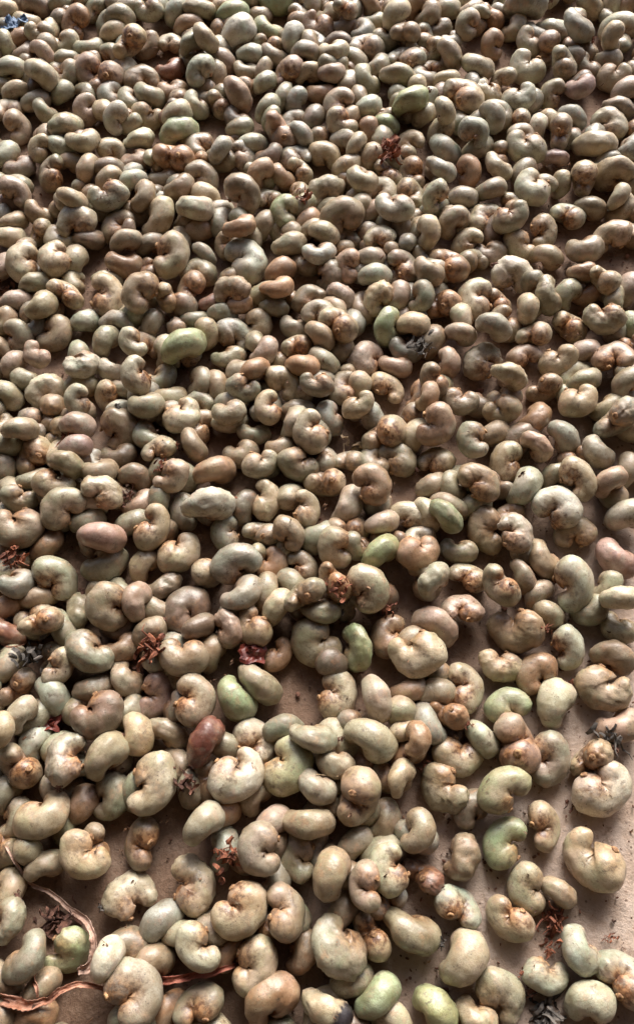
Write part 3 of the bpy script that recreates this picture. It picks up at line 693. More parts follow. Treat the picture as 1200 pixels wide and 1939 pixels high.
LABELS = """stalked grey cashew nut back up, level, above right of the orange red shreds
stalked grey cashew nut back up, slanting, above right of the orange red shreds
whitish cashew nut back up, slanting, above the big mauve stalked nut
stained cream cashew nut notch face up, slanting, above left of the big mauve stalked nut
stalked pale mint cashew nut notch face up, level, above the orange red shreds
pale mint cashew nut with notch at one o'clock, above right of the orange red shreds
pale mint nut with notch at four o'clock, above left of the big mauve stalked nut
stained cream cashew nut back up, slanting, above the dried flower end
stained pinkish tan cashew nut notch face up, slanting, above the big mauve stalked nut
tan cashew nut with notch at six o'clock, left of the big mauve stalked nut
stained pinkish tan cashew nut notch face up, slanting, left of the big mauve stalked nut
pinkish tan cashew nut back up, slanting, above left of the big mauve stalked nut
stained cream cashew nut with notch at eight o'clock, above right of the orange red shreds
pale mint cashew nut with notch at eleven o'clock, right of the orange red shreds
stalked pale green cashew nut back up, slanting, above the orange red shreds
cream cashew nut with notch at seven o'clock, above right of the white crescent nut
pale green cashew nut back up, level, left of the big mauve stalked nut
big mauve cashew nut with dried stalk among small nuts high up
stained tan cashew nut notch face up, upright, above the white crescent nut
cream cashew nut back up, level, above right of the white crescent nut
pale mint cashew nut with notch at one o'clock, above the white crescent nut
stained orange brown cashew nut notch face up, level, left of the big mauve stalked nut
stained olive grey cashew nut with notch at four o'clock, above the dried flower end
stained cream cashew nut with notch at five o'clock, above right of the white crescent nut
pale mint cashew nut with notch at two o'clock, above the white crescent nut
pinkish tan cashew nut with notch at eight o'clock, above the dried flower end
cream cashew nut with notch at five o'clock, right of the round pale green nut
tan cashew nut with notch at eight o'clock, left of the round pale green nut
pale mint cashew nut with notch at twelve o'clock, above right of the dried flower end
pale mint cashew nut with notch at four o'clock, below right of the orange red shreds
whitish cashew nut back up, level, left of the round pale green nut
whitish cashew nut with notch at one o'clock, below the orange red shreds
round pale green cashew nut touched by a rust red dry flake
tan cashew nut with notch at five o'clock, right of the round pale green nut
stained cream cashew nut with notch at eleven o'clock, above the white crescent nut
cream cashew nut with notch at ten o'clock, left of the round pale green nut
stained cream cashew nut with notch at five o'clock, above right of the dried flower end
tan cashew nut with notch at four o'clock, above left of the white crescent nut
stalked cream cashew nut with notch at nine o'clock, above right of the white crescent nut
pinkish cream cashew nut with notch at five o'clock, right of the white crescent nut
cream cashew nut with notch at one o'clock, above the white crescent nut
tan cashew nut back up, level, right of the white crescent nut
cream cashew nut with notch at ten o'clock, above the long pale green nut
cream cashew nut with notch at three o'clock, above the white stalked nut
pale mint nut with notch at eight o'clock, below left of the round pale green nut
cream cashew nut with notch at three o'clock, above right of the dried flower end
stained orange brown cashew nut back up, level, above left of the long pale green nut
stained tan cashew nut with notch at seven o'clock, above left of the rusty notch-up nut
stained orange brown cashew nut notch face up, slanting, above the rusty notch-up nut
whitish curled cashew nut with dark stalk and open notch, high in the heap
stained tan nut with notch at six o'clock, above right of the long pale green nut
stained tan nut with notch at four o'clock, above left of the long pale green nut
stained cream cashew nut notch face up, slanting, right of the dried flower end
olive grey cashew nut back up, upright, below right of the white crescent nut
stained cream cashew nut with notch at eight o'clock, above the white stalked nut
stained cream cashew nut with notch at four o'clock, right of the rusty notch-up nut
cream cashew nut with notch at four o'clock, above the pale lime bean-shaped nut
orange brown stained cashew nut with its notch face up among cream nuts
stained olive grey cashew nut with notch at twelve o'clock, above the pale patched edge nut
stained cream cashew nut notch face up, slanting, left of the pale lime bean-shaped nut
grey cashew nut back up, slanting, below the white crescent nut
pale lime green bean-shaped cashew nut lying level above a tan curled nut
whitish cashew nut with notch at seven o'clock, right of the long pale green nut
long pale green cashew nut slanting over a cream nut in the heap
stained pinkish tan cashew nut with notch at seven o'clock, above the pale patched edge nut
pinkish tan nut with notch at four o'clock, below left of the pale lime bean-shaped nut
stained cream cashew nut with notch at five o'clock, right of the grey flower-like clump
cream cashew nut with notch at eleven o'clock, above left of the pale patched edge nut
whitish cashew nut lying level with a dark stalk end, near the heap edge
stalked cream nut with notch at three o'clock, below left of the long pale green nut
cream cashew nut back up, level, right of the grey flower-like clump
cream cashew nut with notch at eight o'clock, above left of the pale splintered stalk
tan cashew nut with notch at one o'clock, above left of the pale splintered stalk
pale mint nut with notch at twelve o'clock, below right of the long pale green nut
stained cream cashew nut with notch at eight o'clock, below left of the grey flower-like clump
tan cashew nut with notch at ten o'clock, left of the pale patched edge nut
cream cashew nut with notch at five o'clock, below left of the white stalked nut
tan cashew nut with notch at twelve o'clock, below right of the grey flower-like clump
cream cashew nut with notch at eleven o'clock, left of the pale patched edge nut
cream cashew nut with notch at eleven o'clock, above the pale splintered stalk
stained cream cashew nut with notch at three o'clock, above left of the pale splintered stalk
cream cashew nut with notch at twelve o'clock, above right of the narrow stalk-tipped nut
cream cashew nut with notch at ten o'clock, above the pinkish shreds
large pale mint cashew nut with a dark stalk end at the heap edge
orange brown cashew nut back up, slanting, left of the pale patched edge nut
pinkish tan cashew nut back up, level, below the white stalked nut
pinkish tan cashew nut with notch at ten o'clock, above the narrow stalk-tipped nut
stained tan cashew nut back up, level, below left of the white stalked nut
stalked tan cashew nut with notch at nine o'clock, above left of the pinkish shreds
stained cream cashew nut with notch at three o'clock, left of the pale splintered stalk
stained cream cashew nut notch face up, slanting, right of the pale splintered stalk
grey cashew nut back up, slanting, left of the pale patched edge nut
olive grey cashew nut with notch at two o'clock, above right of the narrow stalk-tipped nut
stalked pinkish tan cashew nut back up, slanting, above the bright cream curled nut
stalked cream cashew nut with notch at five o'clock, above the pinkish shreds
grey cashew nut back up, slanting, below left of the pale patched edge nut
dull brown cashew nut back up, level, above the plump mauve pink nut
stained cream cashew nut notch face up, slanting, below left of the white stalked nut
stalked olive grey cashew nut with notch at seven o'clock, right of the pale splintered stalk
stained cream cashew nut with notch at seven o'clock, above left of the narrow stalk-tipped nut
cream cashew nut with notch at four o'clock, right of the narrow stalk-tipped nut
olive grey cashew nut back up, slanting, above left of the plump mauve pink nut
cream cashew nut with notch at eleven o'clock, above right of the big whitish frayed nut
olive grey cashew nut with notch at one o'clock, left of the pale splintered stalk
stained orange brown cashew nut back up, level, above the big whitish frayed nut
pinkish cream cashew nut with notch at eleven o'clock, below right of the pinkish shreds
dull brown cashew nut back up, level, left of the pinkish shreds
stained cream nut with notch at eight o'clock, above right of the bright cream curled nut
stained tan cashew nut with notch at seven o'clock, right of the narrow stalk-tipped nut
pinkish tan cashew nut back up, slanting, above right of the bright cream curled nut
stained cream cashew nut notch face up, level, below left of the pale splintered stalk
cream cashew nut with notch at twelve o'clock, above left of the plump mauve pink nut
stained orange brown nut with notch at eight o'clock, below right of the pale splintered stalk
narrow pale olive upright cashew nut between two cream nuts
pale mint cashew nut back up, slanting, above left of the bright cream curled nut
stalked cream cashew nut with notch at seven o'clock, above the plump mauve pink nut
olive grey cashew nut with notch at one o'clock, above the pink shreds
stalked cream cashew nut with notch at nine o'clock, right of the big whitish frayed nut
big whitish cashew nut lying level with one frayed stalk end
cream cashew nut with notch at five o'clock, above left of the plump mauve pink nut
pinkish cream cashew nut back up, slanting, below the pale splintered stalk
bright cream curled cashew nut, its notch pointing straight down, clean and unspotted
dull brown cashew nut back up, upright, right of the big whitish frayed nut
stalked cream cashew nut with notch at nine o'clock, below left of the pale splintered stalk
small glossy pale green cashew nut next to two curled tan nuts
tan cashew nut with notch at twelve o'clock, above the pink shreds
stained cream cashew nut with notch at ten o'clock, right of the plump mauve pink nut
tan cashew nut with notch at two o'clock, right of the glossy pale green nut
stained tan nut with notch at six o'clock, below right of the bright cream curled nut
pale mint cashew nut with notch at three o'clock, above the big grey half-moon nut
stalked grey cashew nut notch face up, level, above right of the big grey half-moon nut
tan cashew nut with notch at eight o'clock, above right of the big grey half-moon nut
pinkish cream nut with notch at eight o'clock, below left of the bright cream curled nut
plump mauve pink cashew nut lying level across a dark gap in the heap
orange brown cashew nut back up, slanting, right of the pink shreds
cream cashew nut with notch at two o'clock, above the orange torn husk
olive grey cashew nut back up, level, below the glossy pale green nut
pale green cashew nut back up, slanting, above right of the orange torn husk
cream cashew nut with notch at ten o'clock, above the big dark brown nut
orange brown nut with notch at eleven o'clock, below left of the glossy pale green nut
stalked tan cashew nut back up, upright, above left of the large mint half-moon nut
large mauve pink cashew nut slanting at the heap edge by bare floor
big grey tan half-moon cashew nut, notch down, perched over brown nuts
olive grey cashew nut back up, slanting, below the plump mauve pink nut
tan cashew nut back up, slanting, below right of the plump mauve pink nut
orange brown cashew nut with notch at nine o'clock, right of the big grey half-moon nut
stained olive grey cashew nut with notch at seven o'clock, right of the pink shreds
stained cream cashew nut with notch at seven o'clock, below the glossy pale green nut
olive grey cashew nut back up, slanting, below the glossy pale green nut
stalked orange brown cashew nut notch face up, slanting, above left of the orange torn husk
grey cashew nut back up, level, below the pink shreds
large pale mint half-moon cashew nut standing over smaller nuts
dull brown cashew nut back up, level, above left of the big dark brown nut
stained olive grey cashew nut with notch at two o'clock, above the tan heart nut
stained cream cashew nut with notch at eight o'clock, right of the orange torn husk
grey cashew nut back up, slanting, below the big grey half-moon nut
stalked olive grey cashew nut notch face up, slanting, left of the orange torn husk
tan cashew nut back up, level, below right of the pink shreds
cream cashew nut back up, level, below the large mauve edge nut
pinkish tan cashew nut back up, upright, left of the big dark brown nut
stained cream cashew nut with notch at two o'clock, above the yellowish humped nut
cream cashew nut back up, slanting, above right of the red skin scrap by floor
stained pinkish tan nut with notch at six o'clock, above left of the tan heart nut
big dark brown curled cashew nut with a round smooth back
stalked olive grey cashew nut back up, level, below left of the orange torn husk
olive grey cashew nut back up, level, below right of the large mint half-moon nut
stalked olive grey cashew nut back up, upright, above the yellowish humped nut
stained cream cashew nut notch face up, level, above the grey leaf scrap
pinkish tan cashew nut back up, slanting, above right of the cream nut with top notch
cream cashew nut with notch at one o'clock, above the red skin scrap by floor
pinkish tan cashew nut back up, slanting, above left of the red skin scrap by floor
olive grey cashew nut back up, slanting, below right of the large mint half-moon nut
tan heart-shaped cashew nut with notch up and dried stalk, above grey scraps
red brown cashew nut back up, slanting, above left of the grey leaf scrap
stalked tan cashew nut back up, slanting, above the tall rusty shreds
orange brown cashew nut with notch at four o'clock, right of the upright yellow-green nut
speckled olive cashew nut with open notch at two beside bare floor
pale mint nut with notch at nine o'clock, above left of the cream nut by floor
slim yellow-green cashew nut lying upright by itself with a dark stalk end
orange brown cashew nut back up, level, right of the yellowish humped nut
yellowish olive humped cashew nut lying over a small cream nut
cream cashew nut with notch straight up overlapping an orange brown nut
orange brown nut with notch at ten o'clock, right of the red skin scrap by floor
tan cashew nut with notch at one o'clock, right of the tall rusty shreds
stalked tan cashew nut back up, level, above right of the stalked cream nut by floor
cream cashew nut back up, slanting, left of the grey leaf scrap
stalked cream cashew nut with notch at one o'clock, below the tan heart nut
cream cashew nut with notch at ten o'clock, below right of the grey leaf scrap
orange brown nut with notch at four o'clock, above right of the green and tan nut
stalked tan cashew nut back up, slanting, above left of the mauve curled nut
olive grey cashew nut back up, slanting, below the red skin scrap by floor
stained cream cashew nut with notch at nine o'clock, left of the green and tan nut
stained tan cashew nut notch face up, slanting, below the grey leaf scrap
dull brown cashew nut back up, level, above the dark brown lit-rim nut
large cream cashew nut with notch up and dried stalk next to floor
tan cashew nut back up, level, below the cream nut with top notch
pale mint cashew nut back up, slanting, above the dark red skin scrap
mauve curled cashew nut with a wide open notch beside dark brown shreds
stained cream cashew nut with notch at nine o'clock, right of the bare floor hollow
pinkish cream cashew nut back up, upright, below the upright yellow-green nut
stained tan cashew nut with notch at nine o'clock, right of the mauve curled nut
pale green cashew nut back up, slanting, below the red skin scrap by floor
pale mint cashew nut back up, upright, left of the stalked cream nut by floor
green and tan curled cashew nut lying level, arched over a narrow nut
cream cashew nut back up, slanting, left of the dark red skin scrap
dark brown olive cashew nut with notch up, shaded deep in the heap
stalked orange brown cashew nut notch face up, level, left of the green and tan nut
pinkish tan cashew nut back up, level, above right of the dark grey fuzzy clump
cream cashew nut back up, slanting, below right of the dark brown lit-rim nut
stalked tan cashew nut back up, level, left of the glossy dark red nut
stalked olive grey cashew nut back up, level, above right of the speckled lime nut
olive grey cashew nut back up, slanting, right of the speckled lime nut
pale mint cashew nut back up, slanting, left of the narrow pinkish nut
orange brown cashew nut back up, upright, below the cream nut with top notch
stained whitish cashew nut with notch at eight o'clock, above left of the speckled lime nut
pale mint cashew nut back up, slanting, below left of the dark red skin scrap
glossy dark red cashew nut standing between cream and pale green nuts
narrow pinkish tan cashew nut, pointed and slanting, showing its notch face
stalked olive grey cashew nut back up, slanting, below the dark brown lit-rim nut
stained cream nut with notch at twelve o'clock, above left of the large pale lime nut
stalked cream cashew nut notch face up, slanting, below left of the dark grey fuzzy clump
stalked grey nut with notch at three o'clock, below right of the dark red skin scrap
stained grey cashew nut with notch at ten o'clock, below right of the narrow pinkish nut
cream cashew nut back up, slanting, right of the speckled lime nut
stained cream cashew nut notch face up, slanting, below left of the dark red skin scrap
speckled pale lime cashew nut, notch to the side, beside a whitish curl
whitish cashew nut with notch at ten o'clock, below right of the glossy dark red nut
stalked cream cashew nut back up, upright, above the red brown shrivelled nut
largest speckled cream cashew nut with its notch at ten, dark stalk behind
stalked tan cashew nut back up, upright, right of the largest speckled cream nut
whitish cashew nut back up, slanting, below right of the speckled lime nut
stalked olive grey nut with notch at one o'clock, left of the large pale lime nut
large pale lime rounded cashew nut with notch below, above the fresh green nut
curved whitish cashew nut like a crescent on floor beside dark crumbs
tan cashew nut back up, slanting, below left of the speckled lime nut
olive grey cashew nut back up, upright, left of the largest speckled cream nut
stained cream cashew nut notch face up, upright, right of the speckled lime nut
orange brown cashew nut back up, slanting, left of the largest speckled cream nut
dull brown cashew nut back up, slanting, below left of the large pale lime nut
cream cashew nut with notch at ten o'clock, below the dark red skin scrap
tan cashew nut back up, slanting, above left of the red brown shrivelled nut
tan cashew nut back up, level, below the speckled lime nut
cream cashew nut back up, slanting, above left of the torn red residue
stained cream cashew nut with notch at nine o'clock, right of the fresh green nut
tan cashew nut back up, slanting, above the red brown shrivelled nut
fresh green curled cashew nut lying alone next to bare floor
stained tan cashew nut with notch at three o'clock, below the largest speckled cream nut
tan cashew nut back up, slanting, left of the red brown shrivelled nut
stalked pale mint cashew nut back up, upright, above the torn red residue
grey cashew nut with notch at two o'clock, right of the torn red residue
cream cashew nut with notch at one o'clock, above the dark clump by the peel
stalked olive grey cashew nut with notch at two o'clock, right of the torn red residue
tan cashew nut back up, slanting, above right of the red brown shrivelled nut
big cream heart-shaped cashew nut alone on the open bare floor
tan cashew nut back up, level, above the dark clump by the peel
pale mint cashew nut with notch at three o'clock, left of the red brown shrivelled nut
tan cashew nut back up, upright, above the long wrinkled olive nut
red brown shrivelled cashew nut with a dark dried stalk between mint nuts
stained cream cashew nut with notch at nine o'clock, below left of the torn red residue
pinkish cream cashew nut with notch at two o'clock, left of the red brown shrivelled nut
cream cashew nut back up, upright, above left of the dark clump by the peel
olive grey cashew nut with notch at three o'clock, above left of the rust brown stalk
tan cashew nut back up, slanting, above the rust brown stalk
stalked cream nut with notch at five o'clock, right of the dark clump by the peel
pale mint nut with notch at eight o'clock, below right of the red brown shrivelled nut
stained cream cashew nut with notch at eleven o'clock, below the torn red residue
tan cashew nut with notch at nine o'clock, above left of the long wrinkled olive nut
dull brown cashew nut back up, slanting, above the long wrinkled olive nut
stalked olive grey cashew nut back up, upright, left of the dark clump by the peel
stained cream cashew nut with notch at one o'clock, left of the rust brown stalk
grey cashew nut back up, slanting, above left of the straight reddish peel
stalked olive grey cashew nut back up, slanting, below the red brown shrivelled nut
stained cream cashew nut notch face up, slanting, right of the long wrinkled olive nut
pale mint cashew nut with notch at one o'clock, above the straight reddish peel
long olive cashew nut slanting above a green nut near the front
orange brown cashew nut back up, slanting, above right of the straight reddish peel
pale mint cashew nut back up, upright, below right of the rust brown stalk
orange brown cashew nut back up, upright, left of the long wrinkled olive nut
green curled cashew nut enclosed by the long pink peel strip
olive grey nut with notch at ten o'clock, left of the green nut in the peel
whitish cashew nut back up, slanting, right of the green nut in the peel
cream cashew nut back up, slanting, left of the mint heart nut
tan cashew nut back up, slanting, above right of the tall grey nut
cream cashew nut with notch at ten o'clock, right of the straight reddish peel
pale mint heart-shaped cashew nut with a red stalk in its notch
stained pale mint cashew nut with notch at eight o'clock, right of the mint heart nut
olive grey cashew nut back up, level, below the long wrinkled olive nut
tan cashew nut back up, slanting, below left of the green nut in the peel
tall greyish speckled cashew nut between the orange and red peel strips
olive grey cashew nut with notch at eight o'clock, left of the mint heart nut
stained pale green cashew nut back up, slanting, right of the half black nut
orange brown cashew nut back up, slanting, left of the half black nut
pale mint cashew nut back up, level, below right of the mint heart nut
stained olive grey cashew nut with notch at five o'clock, below the straight reddish peel
half black half cream cashew nut close to the front edge
pale green cashew nut back up, slanting, right of the half black nut
orange brown cashew nut back up, level, below left of the green nut in the peel
orange brown cashew nut back up, slanting, below right of the tall grey nut
tan cashew nut back up, upright, below left of the green nut in the peel
cream cashew nut back up, slanting, below left of the mint heart nut""".split('\n')
